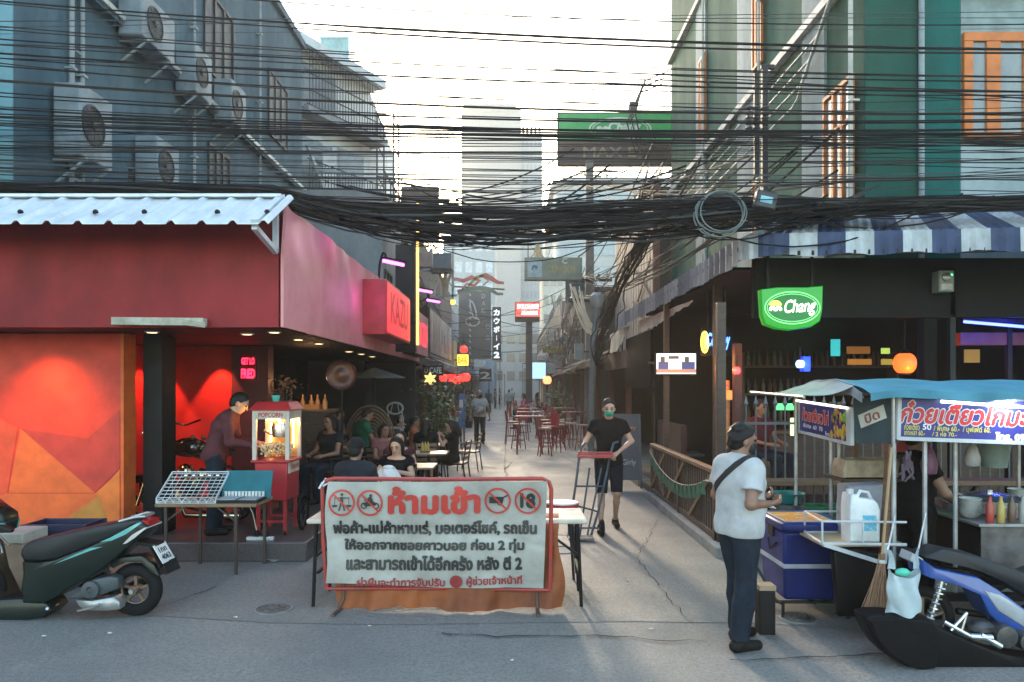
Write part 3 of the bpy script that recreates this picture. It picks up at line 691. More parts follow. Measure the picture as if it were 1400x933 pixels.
mTOWER = mat('tower_white', (.40, .42, .42), .7, col2=(.35, .37, .375), sc=.05); mTOWERB = mat('tower_blue', (.30, .38, .43), .6, col2=(.26, .33, .38), sc=.1)
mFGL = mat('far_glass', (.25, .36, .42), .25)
Y = 135.
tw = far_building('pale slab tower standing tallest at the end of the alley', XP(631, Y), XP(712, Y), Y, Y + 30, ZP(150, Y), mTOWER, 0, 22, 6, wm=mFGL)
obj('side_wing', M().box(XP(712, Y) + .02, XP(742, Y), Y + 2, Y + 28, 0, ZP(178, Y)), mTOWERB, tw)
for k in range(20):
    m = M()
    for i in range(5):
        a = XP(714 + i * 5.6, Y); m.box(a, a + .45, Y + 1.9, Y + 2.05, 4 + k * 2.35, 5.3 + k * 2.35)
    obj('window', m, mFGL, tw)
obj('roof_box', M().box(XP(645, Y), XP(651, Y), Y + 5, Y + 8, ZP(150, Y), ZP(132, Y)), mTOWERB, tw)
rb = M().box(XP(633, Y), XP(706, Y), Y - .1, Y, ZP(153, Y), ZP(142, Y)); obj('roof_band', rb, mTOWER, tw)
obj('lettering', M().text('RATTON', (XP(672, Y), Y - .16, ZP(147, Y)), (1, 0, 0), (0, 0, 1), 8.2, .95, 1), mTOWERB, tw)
obj('panel_joint', M().box(XP(655, Y), XP(655.5, Y), Y - .04, Y, 5, 48).box(XP(683, Y), XP(683.5, Y), Y - .04, Y, 5, 48).box(XP(631, Y), XP(712, Y), Y - .045, Y, 24, 24.15).box(XP(631, Y), XP(712, Y), Y - .045, Y, 36, 36.15), mTOWERB, tw)
# rounded glass block
Y = 88.; rg = thing('round_building', 'glass fronted block with a curved corner and rooftop plants, behind the green hoarding', 'building', (6, Y, 0))
cx, rr = XP(760, Y) + 3.2, 3.2
def rounded(z0, z1, grow, name, mt):
    pts = [(cx + math.cos(a) * (rr + grow), Y + rr + math.sin(a) * (rr + grow)) for a in [math.pi + i * math.pi / 2 / 10 for i in range(11)]] + [(20, Y - grow), (20, Y + 25), (cx - rr - grow, Y + 25)]
    n_ = len(pts); return obj(name, M().add([(a, b, z0) for a, b in pts] + [(a, b, z1) for a, b in pts], [(i, (i + 1) % n_, n_ + (i + 1) % n_, n_ + i) for i in range(n_)] + [tuple(range(n_, 2 * n_)), tuple(reversed(range(n_)))]), mt, rg)
rounded(0, ZP(250, Y), 0, 'wall', mTOWER)
for k in range(8): rounded(ZP(262 + k * 34, Y) - 1.7, ZP(262 + k * 34, Y), .08, 'window', mFGL)
rounded(ZP(250, Y), ZP(244, Y), .5, 'roof_slab', mTOWER)
pm = M()
for i in range(160):
    c = Vector((rnd.uniform(cx, 12), Y + rnd.uniform(.5, 3), ZP(242, Y) + rnd.uniform(0, 1.6) * rnd.random())); d = Vector((rnd.uniform(-1, 1), rnd.uniform(-1, 1), rnd.uniform(-.4, 1))) * .32
    e = d.cross(Vector((rnd.random(), rnd.random(), rnd.random()))).normalized() * .12; pm.quad(c - d, c + e, c + d, c - e)
obj('roof_plants', pm, mat('far_leaf', (.05, .09, .04), .7), rg, smooth=0)
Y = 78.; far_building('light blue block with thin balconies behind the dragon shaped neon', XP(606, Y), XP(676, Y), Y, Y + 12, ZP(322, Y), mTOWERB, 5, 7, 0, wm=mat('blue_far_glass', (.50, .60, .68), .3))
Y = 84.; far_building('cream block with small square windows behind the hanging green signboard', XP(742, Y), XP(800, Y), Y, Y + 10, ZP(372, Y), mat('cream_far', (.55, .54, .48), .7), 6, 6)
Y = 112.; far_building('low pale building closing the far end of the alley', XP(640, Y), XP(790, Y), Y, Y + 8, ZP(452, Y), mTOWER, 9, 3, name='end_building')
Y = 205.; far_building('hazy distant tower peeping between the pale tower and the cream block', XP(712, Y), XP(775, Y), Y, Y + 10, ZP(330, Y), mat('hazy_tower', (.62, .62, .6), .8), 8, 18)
# ================================================================ right corner bar
mNAVY = mat('navy_stripe', (.022, .045, .12), .6, col2=(.016, .03, .08), sc=6); mSTRW = mat('white_stripe', (.48, .51, .53), .6, col2=(.29, .31, .32), sc=5, stretch=(1, 1, .4))
mGSTR = mat('grimy_stripe', (.42, .42, .41), .7, col2=(.24, .24, .24), sc=6, stretch=(1, 1, .3)); mGSTR2 = mat('dark_grimy_stripe', (.22, .225, .235), .7)
rbx = thing('corner_bar', 'open fronted dark corner bar under a blue and white striped awning', 'bar', (7, 12, 0))
AWX, AWY, EV, TP = 2.62, 8.55, 3.62, 4.34
# front awning: stripes, corrugated, sloping up to the wall
def eave(s):   # along the front edge, rounded at the corner
    if s < .5:
        a = s / .5 * math.pi / 2 * .9; return Vector((AWX + .42 * (1 - math.cos(a)) , AWY - .34 * math.sin(a), EV))
    d = s - .5; return Vector((AWX + .36 + d * .985, AWY - .33 - d * .11, EV + .004 * d))
def top(s): return Vector((max(4.0, 3.2 + s * 1.05) if s < 1.6 else 4.88 + (s - 1.6) * .98, 10.0 - .02 * s, TP))
aw = M(); va = M(); sw = .302; n = 27; sub = 6
for i in range(n):
    k = i % 2
    for j in range(sub):
        s0, s1 = (i + j / sub) * sw, (i + (j + 1) / sub) * sw
        r0, r1 = .022 * (j % 2), .022 * ((j + 1) % 2)
        a, b, c, d = eave(s0), eave(s1), top(s1), top(s0); up = Vector((0, 0, 1))
        aw.k = k; aw.quad(a + up * r0, b + up * r1, c + up * r1, d + up * r0)
        va.k = k; dz0, dz1 = .25 + .015 * math.sin(s0 * 9), .25 + .015 * math.sin(s1 * 9); out = Vector((-.2, -1, 0))
        ripple = lambda s, t: out * (.016 * (t + .3)) * math.sin(s * 42)
        for q in range(3):
            t0, t1 = q / 3, (q + 1) / 3
            va.quad(a + up * (.02 - dz0 * t1) + ripple(s0, t1), b + up * (.02 - dz1 * t1) + ripple(s1, t1), b + up * (.02 - dz1 * t0) + ripple(s1, t0), a + up * (.02 - dz0 * t0) + ripple(s0, t0))
ao = obj('awning', aw, [mSTRW, mNAVY], rbx, smooth=20); obj('valance', va, [mSTRW, mNAVY], ao, smooth=60)
# alley side awning
sa = M(); sv = M(); y = AWY; i = 0
while y < 18.6:
    e = y + .13; sa.k = sv.k = (0, 1, 0, 0, 1, 0, 1)[i % 7]
    sa.quad((AWX, y, EV + .02 * (i % 2)), (AWX + 1.7, y, 4.30), (AWX + 1.7, e, 4.30), (AWX, e, EV + .02 * ((i + 1) % 2)))
    dz = .27 + .02 * math.sin(i * .7); o_ = .018 * (i % 2)
    q0, q1 = AWX - .03 * (i % 2), AWX - .03 * ((i + 1) % 2); sv.quad((q0, y, EV - dz), (q1, e, EV - dz - .01), (q1, e, EV + .02), (q0, y, EV + .02)); y = e; i += 1
so_ = obj('side_awning', sa, [mGSTR, mGSTR2], rbx, smooth=0); obj('valance', sv, [mGSTR, mGSTR2], so_, smooth=0)
obj('awning_frame', M().beam((AWX + .02, AWY, EV - .1), (AWX + .02, 18.6, EV - .1), .05, .05).beam((AWX + .4, AWY - .3, EV - .2), (9.9, AWY - 1.05, EV - .2), .05, .05), mDARK, rbx)
mCREAM = mat('cream_canvas', (.80, .72, .58), .7, col2=(.62, .55, .44), sc=3, grime=.2)
for (y0, y1, za, zb, zc, zd) in ((11.2, 15.9, 3.24, 3.33, 3.10, 2.92), (17.2, 20.6, 3.34, 3.36, 2.86, 2.78)):
    obj('canvas_drop', M().sheet(lambda a, b: (2.74 + .015 * math.sin(a * 22), y0 + (y1 - y0) * a, (za + (zb - za) * a) * b + (za - .05 * 0 - .02 + (zc - za) * min(1, a * 1.6 + .06)) * (1 - b) + .012 * math.sin(a * 60) * (1 - b)), 40, 3, .01), mCREAM, rbx)
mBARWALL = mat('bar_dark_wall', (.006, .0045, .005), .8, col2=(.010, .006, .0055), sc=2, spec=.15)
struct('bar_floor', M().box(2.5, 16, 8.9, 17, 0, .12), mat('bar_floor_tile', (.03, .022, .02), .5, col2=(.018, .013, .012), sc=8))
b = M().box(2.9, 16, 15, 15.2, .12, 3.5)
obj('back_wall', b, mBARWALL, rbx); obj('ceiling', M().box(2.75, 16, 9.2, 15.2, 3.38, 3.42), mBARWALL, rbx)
obj('front_fascia', M().box(2.95, 16, 9.0, 9.1, 2.78, 3.5), mat('near_black_board', (.009, .0085, .009), .75, col2=(.016, .015, .015), sc=3, spec=.15), rbx)  # near-black fascia board with slight variation in tone
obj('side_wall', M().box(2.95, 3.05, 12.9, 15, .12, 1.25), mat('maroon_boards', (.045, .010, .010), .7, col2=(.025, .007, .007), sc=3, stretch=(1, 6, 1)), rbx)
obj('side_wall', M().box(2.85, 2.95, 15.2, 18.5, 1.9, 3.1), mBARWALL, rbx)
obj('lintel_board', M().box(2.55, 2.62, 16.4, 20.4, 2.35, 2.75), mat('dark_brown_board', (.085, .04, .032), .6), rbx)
for (x, y, w_, mt, z1) in ((2.40, 8.62, .10, mDWOOD, 2.92), (2.88, 10.5, .12, mDWOOD, 3.4), (5.05, 9.05, .16, mBARWALL, 3.4), (5.34, 9.0, .07, mDARK, 3.4), (8.5, 9.05, .16, mBARWALL, 3.4), (2.62, 12.7, .09, mDWOOD, 3.4)):
    obj('post', M().box(x, x + w_, y, y + w_, .0 if x < 2.5 else .12, z1), mt, rbx, bevel=.006)
obj('grey_panel', M().box(XP(1316, 9.3), 8.4, 9.28, 9.3, ZP(420, 9.3), ZP(370, 9.3)), mat('grey_green_panel', (.06, .07, .058), .7), rbx)
# glowing bamboo column
col = M()
for k in range(9): col.lathe([(.062, 0), (.07, .008), (.07, .072), (.062, .08)], (XP(991, 10.6), 10.6, 1.30 + k * .08), n=14)
mAMBER = mat('lit_amber', (.45, .16, .03), .6, emit=(1, .30, .05), es=.35)
lc = thing('lit_column', 'amber lit round column at the bar corner with a paper notice', 'column', (XP(991, 10.6), 10.6, .12))
obj('shaft', col.lathe([(.05, 0), (.05, 1.2)], (XP(991, 10.6), 10.6, .12), n=12), mat('column_brick', (.50, .22, .07), .7, col2=(.36, .13, .04), sc=8), lc); obj('notice', M().box(XP(985, 10.5), XP(1001, 10.5), 10.49, 10.5, ZP(547, 10.5), ZP(534, 10.5)), mat('yellow_paper', (.62, .42, .12), .7), lc)
obj('post', M().box(XP(1003, 10.9), XP(1013, 10.9), 10.85, 10.97, 0, ZP(470, 10.9) - .12 + .12), mat('red_brown_post', (.12, .045, .035), .6), lc)
lamp('POINT', (XP(978, 10.35), 10.3, 2.2), 10, (1, .42, .10), .05); lamp('POINT', (XP(965, 11.2), 11.2, 2.3), 8, (1, .45, .12), .05)
# lamps and glowing things of the bar
def lantern(px, py, Y, r, colr, es, label, nm='lantern'):
    p = P(px, py, Y); t = thing(nm, label, 'lamp', p - Vector((0, 0, r)))
    obj('shade', M().lathe([(r * (.38 + .62 * math.cos(a)) if abs(a) < 1.5 else r * .4, r * .92 * math.sin(a)) for a in [-1.4 + 2.8 * i / 10 for i in range(11)]], p, n=20), mat('glow_' + nm + str(px), colr, .4, emit=colr, es=es), t)
    obj('cap', M().lathe([(r * .5, r * .88), (r * .3, r * 1.2), (.012, r * 1.3), (.012, r * 4)], p, n=10).lathe([(r * .5, -r * 1.05), (r * .48, -r * .88)], p, n=10), mDARK, t); return p
p = lantern(1007, 507, 10.4, .055, (1, .03, .03), 3.5, 'small red lantern hanging beside the amber column'); lamp('POINT', p + Vector((0, -.12, 0)), 2, (1, .05, .05))
p = lantern(1237, 497, 11, .16, (1, .13, .02), 1.0, 'large round orange lantern hanging in the dark bar', 'round_lantern'); lamp('POINT', p + Vector((0, -.3, -.2)), 7, (1, .22, .05))
p = lantern(1094, 498, 10.4, .06, (.12, .25, 1), 5., 'small blue bulb lamp inside the bar behind the iron fence', 'bulb_lamp'); lamp('POINT', p + Vector((.12, -.1, 0)), 6, (.05, .1, 1))
obj_ = lambda *a, **k: solo(*a, **k)
obj_('blue_box', M().box(XP(1097, 10.5), XP(1106, 10.5), 10.45, 10.6, ZP(508, 10.5), ZP(488, 10.5)), mat('blue_box_glow', (.02, .05, .6), .5, emit=(.02, .08, 1), es=.5), 'small blue box with a glow of its own for the blue bulb light', 'box')  # the box is no lamp; its emission stands for light from the bulb
sgs = (('glow_sign', 1137, 1149, 464, 487, 'narrow turquoise glowing sign in the dark bar', (.02, .4, .4), (.05, .6, .6), .4), ('glow_sign', 1206, 1217, 476, 484, 'tiny lime green lit label above a yellow one in the bar', (.3, .4, .1), (.5, .7, .12), .45),
       ('glow_sign', 1206, 1221, 491, 499, 'small yellow lit label below the lime green one', (.3, .25, .05), (.7, .5, .08), .22), ('glow_sign', 1159, 1190, 474, 484, 'dim orange shelf light, upper of two in the bar', (.2, .09, .02), (.7, .27, .04), .12),
       ('glow_sign', 1160, 1192, 491, 499, 'dim orange shelf light, lower of two in the bar', (.2, .09, .02), (.8, .32, .05), .2), ('glow_sign', 1062, 1086, 552, 561, 'bright green lit strip sign behind the iron fence', (.05, .6, .1), (.1, .9, .2), 1.),
       ('glow_sign', 1082, 1088, 572, 596, 'slim yellow green upright tube light behind the iron fence', (.5, .7, .2), (.65, 1, .3), 1.5), ('glow_sign', 1320, 1340, 478, 496, 'small yellow lit window sign at the back of the bar', (.3, .2, .06), (.8, .5, .15), .15))
for nm, a, b_, c_, d_, lb, base, em, es in sgs:
    Y = 12.5 if nm and c_ < 500 else 9.8
    m = M().box(XP(a, Y), XP(b_, Y), Y, Y + .05, ZP(d_, Y), ZP(c_, Y)); solo(nm, m, mat('glow' + str(a) + str(c_), base, .5, emit=em, es=es), lb, 'lit sign', bevel=.008)
bl = thing('blue_light_strip', 'violet blue light strip glowing along the bar ceiling beside the grey panel', 'light strip', P(1355, 445, 10.2))
obj('tube', M().tube([P(1318, 440, 10.2), P(1400, 447, 10.2), P(1460, 449, 10.2)], .02, 8), mat('violet_tube', (.1, .1, .8), .4, emit=(.06, .09, 1), es=5), bl); obj('batten', M().beam(P(1316, 435, 10.2), P(1460, 444, 10.2), .06, .04), mDARK, bl)
lamp('POINT', P(1385, 452, 10.0), 14, (.05, .07, 1), .06)
obj('beam', M().box(XP(1313, 10.6), 9, 10.6, 10.75, ZP(472, 10.6), ZP(455, 10.6)), mat('orange_beam', (.30, .10, .05), .6), rbx); obj('post', M().box(XP(1377, 10.6), XP(1383, 10.6), 10.58, 10.66, .12, 3.38), mDARK, rbx)
# green lightbox
gl = thing('lightbox', 'bright green glowing beer lightbox with two elephants hanging under the awning', 'lit sign', P(1080, 452, 8.75))
Y = 8.75; gq = [(1038, 397), (1060, 394), (1100, 394), (1122, 392), (1121, 425), (1118, 440), (1106, 448), (1080, 452), (1060, 450), (1044, 444), (1040, 432)]
gp = [((a - 1080) * Y / FPX, (422 - b2) * Y / FPX) for a, b2 in gq]; gc = P(1080, 422, Y)
obj('body', M().puff(gp, gc, (1, 0, 0), (0, 0, 1), .14, .05), mat('green_lightbox', (.01, .22, .02), .3, emit=(.003, .36, .015), es=.32), gl)
def ellipse(c, a, b2, n_=36, w_=None):
    m = M(); o_ = [(c[0] + math.cos(2 * math.pi * i / n_) * a, c[1], c[2] + math.sin(2 * math.pi * i / n_) * b2) for i in range(n_)]
    if w_ is None: return m.add(o_, [tuple(reversed(range(n_)))][:1]) if False else m.add(o_, [tuple(range(n_))])
    i_ = [(c[0] + math.cos(2 * math.pi * i / n_) * (a - w_), c[1], c[2] + math.sin(2 * math.pi * i / n_) * (b2 - w_)) for i in range(n_)]
    return m.add(o_ + i_, [(i, (i + 1) % n_, n_ + (i + 1) % n_, n_ + i) for i in range(n_)])
mGLOWW = mat('glow_white', (.8, .8, .7), .4, emit=(1, .97, .85), es=1.1); mGLOWG = mat('glow_green', (.2, .7, .2), .4, emit=(.18, .85, .2), es=.75); mGLOWY = mat('glow_yellow', (.8, .7, .1), .4, emit=(1, .8, .1), es=1.0); mDKGREEN = mat('dark_green_glow', (0, .10, .02), .4, emit=(0, .13, .02), es=.5)
c0 = Vector((gc.x, Y - .075, gc.z))
obj('oval_panel', ellipse(c0 - Vector((0, .002, 0)), .335, .20), mDKGREEN, gl); m = ellipse(c0 - Vector((0, .005, 0)), .33, .195, 40, .014); m2 = ellipse(c0 - Vector((0, .0055, 0)), .30, .165, 40, .007); m.add(m2.v, m2.f); obj('oval_ring', m, mGLOWG, gl)
obj('lettering', M().text('Chang', c0 + Vector((.085, -.008, .0)), (1, 0, .06), (0, 0, 1), .37, .20, 1, shear=.18), mGLOWW, gl)
def elephant(c, s, fl=1):
    q = [(-.5, -.4), (-.5, .1), (-.35, .35), (0, .42), (.3, .38), (.42, .2), (.55, .1), (.56, -.3), (.48, -.3), (.44, -.05), (.34, -.1), (.3, -.4), (.15, -.4), (.12, -.1), (-.18, -.1), (-.22, -.4)]
    return M().add([(c[0] + fl * a * s, c[1], c[2] + b2 * s) for a, b2 in q], [tuple(range(len(q)))])
m = elephant(c0 + Vector((-.235, -.009, -.01)), .072, -1); m2 = elephant(c0 + Vector((-.165, -.0095, -.01)), .072, 1); m.add(m2.v, m2.f); obj('elephant_emblem', m, mGLOWW, gl)
fn = M()
for k in range(7):
    a0, a1 = math.pi * (k + .1) / 7, math.pi * (k + .9) / 7; q = c0 + Vector((-.20, -.007, .028)); fn.add([q, q + Vector((math.cos(a0) * .075, 0, math.sin(a0) * .06)), q + Vector((math.cos(a1) * .075, 0, math.sin(a1) * .06))], [(0, 1, 2)])
obj('sun_emblem', fn, mGLOWY, gl); obj('bracket', M().beam(P(1050, 396, 8.8), P(1050, 345, 8.8), .03, .03).beam(P(1110, 394, 8.8), P(1110, 340, 8.8), .03, .03), mDARK, gl)
lamp('AREA', (gc.x, Y - .3, gc.z - .1), 5, (.1, 1, .15), .5, (gc.x, Y - 3, gc.z - 2))
# neon words at the bar corner
nz = thing('neon_sign', 'yellow oval and blue neon lettering hanging over the bar corner', 'neon sign', P(978, 468, 11))
m = M(); c_ = P(963.5, 468, 11)
m.tube([c_ + Vector((math.cos(a) * .045, 0, math.sin(a) * .15)) for a in [2 * math.pi * i / 20 for i in range(20)]], .016, 6, True).tube([c_ + Vector((0, 0, -.1)), c_ + Vector((0, 0, .1))], .012, 6)
obj('yellow_oval', m, mat('yellow_neon_lit', (.8, .6, .1), .4, emit=(1, .66, .05), es=3), nz)
obj('lettering', M().text('Cowboy', P(982, 467, 10.95), (1, 0, .02), (0, 0, 1), .34, .26, 2, shear=.1), mat('blue_neon', (.1, .1, .8), .4, emit=(.05, .16, 1), es=4), nz); obj('back_board', M().box(XP(958, 11.1), XP(1000, 11.1), 11.08, 11.1, ZP(486, 11.1), ZP(448, 11.1)), mBLACK, nz)
obj('hanger', M().beam(P(968, 452, 11.1), P(968, 390, 11.1), .02, .02).beam(P(992, 450, 11.1), P(992, 390, 11.1), .02, .02), mDARK, nz)
# television
tv = thing('television', 'wall television showing a pale studio with two people on dark sofas', 'television', P(924, 512, 12.5)); Y = 12.5
obj('casing', M().box(XP(896, Y), XP(953, Y), Y, Y + .06, ZP(513, Y), ZP(482, Y)), mBLACK, tv, bevel=.005)
def flat(px0, px1, py0, py1, Y): return M().quad((XP(px0, Y), Y, ZP(py1, Y)), (XP(px1, Y), Y, ZP(py1, Y)), (XP(px1, Y), Y, ZP(py0, Y)), (XP(px0, Y), Y, ZP(py0, Y)))
E_S = lambda n_, c, s=.75: mat('screen_' + n_, c, .4, emit=c, es=s)
obj('screen', flat(897.5, 951.5, 483.5, 511.5, Y - .003), E_S('white', (.75, .82, .88)), tv); sd = M()
for a, b2, c_, d_ in ((900, 914, 495, 505), (932, 950, 495, 505)): q = flat(a, b2, c_, d_, Y - .006); sd.add(q.v, q.f)
obj('screen_sofa', sd, E_S('navy', (.03, .05, .16)), tv); q = flat(897.5, 951.5, 505, 510, Y - .005); obj('screen_floor', q, E_S('brown', (.35, .17, .12)), tv)
q = flat(903, 909, 488, 497, Y - .008); q2 = flat(936, 942, 488, 497, Y - .008); q3 = flat(914, 928, 487, 491, Y - .008); [q.add(z.v, z.f) for z in (q2, q3)]; obj('screen_figure', q, E_S('dark', (.05, .05, .05)), tv)
obj('wall_mount', M().beam((XP(925, Y), Y + .06, ZP(498, Y)), (XP(925, Y), 15, ZP(490, Y)), .05, .05), mDARK, tv)
# electricity meter
em = thing('meter_box', 'grey electricity meter box on the dark fascia of the corner bar', 'meter', P(1285, 401, 8.95)); Y = 8.95
obj('case', M().box(XP(1276, Y), XP(1297, Y), Y - .12, Y + .04, ZP(401, Y), ZP(372, Y)), mat('meter_grey', (.22, .26, .25), .5), em, bevel=.012)
obj('dial', M().lathe([(.055, 0), (.055, .015), (.04, .018)], (XP(1286, Y), Y - .12, ZP(381, Y)), (0, -1, 0), 16), mGLASS, em); obj('label', M().box(XP(1279, Y), XP(1294, Y), Y - .124, Y - .12, ZP(398, Y), ZP(390, Y)), mPAPER, em); obj('led', M().ball((XP(1293, Y), Y - .125, ZP(378, Y)), .008, 6), mat('green_led', (.1, 1, .3), .3, emit=(.05, 1, .3), es=6), em)
# bottles, shelf and furniture in the bar
sh = thing('bottle_shelf', 'dark shelf unit with rows of dim bottles at the back of the corner bar', 'shelf', (5.6, 14.7, .12)); m = M()
for z in (1.2, 1.75, 2.3): m.box(4.6, 7.6, 14.6, 14.98, z, z + .04)
obj('shelf_board', m.box(4.55, 4.6, 14.6, 14.98, .12, 2.6).box(7.6, 7.65, 14.6, 14.98, .12, 2.6), mDWOOD, sh)
bm_ = [mat('bottle_amber', (.07, .025, .006), .3, spec=.25), mat('bottle_green', (.01, .04, .016), .3, spec=.25), mat('bottle_clear', (.10, .10, .09), .3, spec=.25)]
bt = M(); i = 0
for z in (1.24, 1.79, 2.34):
    x = 4.72
    while x < 7.5: bt.k = rnd.randrange(3); bt.lathe([(.035, 0), (.037, .17), (.014, .23), (.014, .29)], (x, 14.75, z), n=8); x += rnd.uniform(.09, .16)
q = obj('bottle_row', bt, bm_, sh); q['kind'] = 'stuff'
bcn = thing('bar_counter', 'dark wooden bar counter inside the open corner bar', 'counter', (5.6, 12.6, .12)); obj('top', M().box(3.7, 8.6, 12.3, 12.9, 1.13, 1.19), mWOOD, bcn, bevel=.01); obj('front', M().box(3.8, 8.5, 12.4, 12.8, .12, 1.13), mDWOOD, bcn)
# spear topped iron fence
fe = thing('iron_fence', 'black iron fence with spear tips in front of the corner bar', 'fence', (4.6, 8.72, 0)); FYY = 8.72
mIR = mat('fence_iron', (.12, .12, .125), .5, .3)
m = M(); x = XP(1020, FYY)
tips = M()
while x < 8.5:
    m.tube([(x, FYY, .3), (x, FYY, 1.70)], .011, 6); tips.lathe([(.012, 1.70), (.03, 1.735), (.02, 1.76), (.002, 1.83)], (x, FYY, 0), n=6); x += .115
obj('bars', m, mIR, fe); obj('spear_tips', tips, mIR, fe); obj('rails', M().beam((2.75, FYY, 1.5), (8.6, FYY, 1.5), .03, .03).beam((2.75, FYY, .42), (8.6, FYY, .42), .035, .035), mIR, fe); obj('base_wall', M().box(2.55, 8.6, FYY - .08, FYY + .1, 0, .3), mat('brown_plinth', (.09, .06, .05), .7), fe)
fc = thing('fence_counter', 'brown plank drinking ledge fixed along the iron fence', 'counter', (4.6, FYY - .2, .7)); obj('plank', M().box(2.9, 8.5, FYY - .30, FYY - .03, .80, .86), mWOOD, fc, bevel=.008); m = M(); [m.beam((x, FYY - .04, .6), (x, FYY - .28, .79), .03, .03) for x in (3.1, 4.2, 5.3, 6.4)]; obj('bracket', m, mDARK, fc)
mCRATE = mat('green_crate', (.015, .13, .055), .45)
def crate(p, size, mt, name, label, cat='crate', letter=None, group=None, rot=0.):
    t = thing(name, label, cat, p, rot, group); w_, d_, h_ = size; m = M(); th = .02
    m.box(-w_ / 2, w_ / 2, -d_ / 2, d_ / 2, 0, th)
    for k in range(4):
        z0, z1 = h_ * (k * .25 + .02), h_ * (k * .25 + (.17 if k else .2))
        if k == 3: z1 = h_
        m.box(-w_ / 2, w_ / 2, -d_ / 2, -d_ / 2 + th, z0, z1).box(-w_ / 2, w_ / 2, d_ / 2 - th, d_ / 2, z0, z1).box(-w_ / 2, -w_ / 2 + th, -d_ / 2 + th, d_ / 2 - th, z0, z1).box(w_ / 2 - th, w_ / 2, -d_ / 2 + th, d_ / 2 - th, z0, z1)
    m.box(-w_ / 2 + .03, w_ / 2 - .03, -d_ / 2 + .004, -d_ / 2 + th - .002, 0, h_ * .98).box(-w_ / 2 + .03, w_ / 2 - .03, d_ / 2 - th + .002, d_ / 2 - .004, 0, h_ * .98)
    for sx in (-1, 1):
        for sy in (-1, 1): m.box(sx * w_ / 2 - .015, sx * w_ / 2 + .015, sy * d_ / 2 - .015, sy * d_ / 2 + .015, 0, h_)
    obj('body', m, mt, t, w=False, bevel=.003)
    if letter: obj('lettering', M().text(letter, (0, -d_ / 2 - .006, h_ * .5), (1, 0, 0), (0, 0, 1), w_ * .6, h_ * .34, 2), mWPAINT, t, w=False)
    return t
for i, px in enumerate((1080, 1112, 1146)): crate(Vector((XP(px, 8.2), 8.2, .32)), (.30, .3, .30), mCRATE, 'beer_crate', ['green beer crate behind the teal bowl, leftmost of three', 'middle green beer crate of the three behind the ice box', 'green beer crate nearest the cart posts, last of three'][i], letter='Chang', group='green beer crates by the fence')
cbn = thing('crate_bench', 'low dark bench carrying the green beer crates', 'bench', (XP(1112, 8.2), 8.2, 0)); obj('seat', M().box(2.85, 4.0, 8.0, 8.4, .28, .32), mDWOOD, cbn); m = M(); [m.box(x, x + .05, y, y + .05, 0, .28) for x in (2.9, 3.9) for y in (8.03, 8.32)]; obj('legs', m, mDWOOD, cbn)
# wooden railing with beer bunting, kerb
struct('kerb', M().box(2.30, 2.56, 8.3, 12.75, 0, .12).box(2.42, 2.7, 14.2, 26, 0, .13), mCONC, bevel=.012)
rw = thing('wooden_railing', 'dark slatted wooden railing with a cross brace along the alley kerb', 'railing', (2.42, 10.5, .12)); m = M()
y = 8.75
while y < 12.6: m.beam((2.42, y, .2), (2.42, y, .88), .02, .055); y += .115
obj('slats', m, mDWOOD, rw); obj('top_rail', M().box(2.37, 2.47, 8.7, 12.7, .90, .955), mWOOD, rw, bevel=.006); obj('bottom_rail', M().box(2.39, 2.45, 8.7, 12.7, .14, .2), mDWOOD, rw)
obj('cross_brace', M().beam((2.375, 12.6, .22), (2.375, 11.5, .88), .025, .06).beam((2.375, 11.5, .22), (2.375, 12.6, .88), .025, .06).beam((2.375, 11.3, .22), (2.375, 10.2, .88), .025, .06).beam((2.375, 9.9, .22), (2.375, 8.8, .88), .025, .06), mWOOD, rw)
m = M(); [m.box(2.38, 2.46, y, y + .08, .1, .92) for y in (8.70, 10.6, 12.62)]; obj('post', m, mDWOOD, rw)
bu = thing('bunting', 'string of small green beer pennants sagging along the wooden railing', 'bunting', (2.33, 10.6, .55)); pts = []
for i in range(33): a = i / 32; pts.append(Vector((2.335, 12.55 - a * 3.8, .86 - .30 * math.sin(math.pi * min(1, a * 1.05)) ** .8 * .9 - .05 * a)))
obj('string', M().tube(pts, .006, 5), mat('cord_pale', (.45, .45, .36), .7), bu); m = M()
for i in range(2, 31, 2):
    p = pts[i]; m.quad((p.x - .01, p.y + .07, p.z), (p.x - .012, p.y - .07, p.z), (p.x + .005, p.y - .06, p.z - .17), (p.x - .02, p.y + .06, p.z - .17))
obj('pennants', m, mat('pennant_green', (.03, .17, .10), .6, col2=(.02, .1, .06), sc=12), bu)
lg = thing('lattice_gate', 'pale lattice gate panel standing past the gap in the railing', 'gate', (2.52, 15.4, .13)); m = M().box(2.47, 2.53, 14.9, 14.96, .13, .95).box(2.47, 2.53, 16.4, 16.46, .13, .95).box(2.47, 2.53, 14.9, 16.46, .9, .96).box(2.47, 2.53, 14.9, 16.46, .18, .22)
obj('frame', m, mWOOD, lg); m = M()
for i in range(12): y = 14.98 + i * .12; m.beam((2.5, y, .22), (2.5, y + .12, .9), .012, .03).beam((2.49, y + .12, .22), (2.49, y, .9), .012, .03)
obj('lattice', m, mat('lattice_pale', (.36, .31, .25), .7), lg)
ct = thing('bar_table', 'low table with dark top inside the bar entrance', 'table', (3.0, 14.2, .12)); obj('tabletop', M().box(2.7, 3.6, 13.8, 14.5, .62, .66), mat('teal_top', (.05, .10, .10), .4), ct); obj('pedestal', M().tube([(3.15, 14.15, .13), (3.15, 14.15, .62)], .04), mDARK, ct)

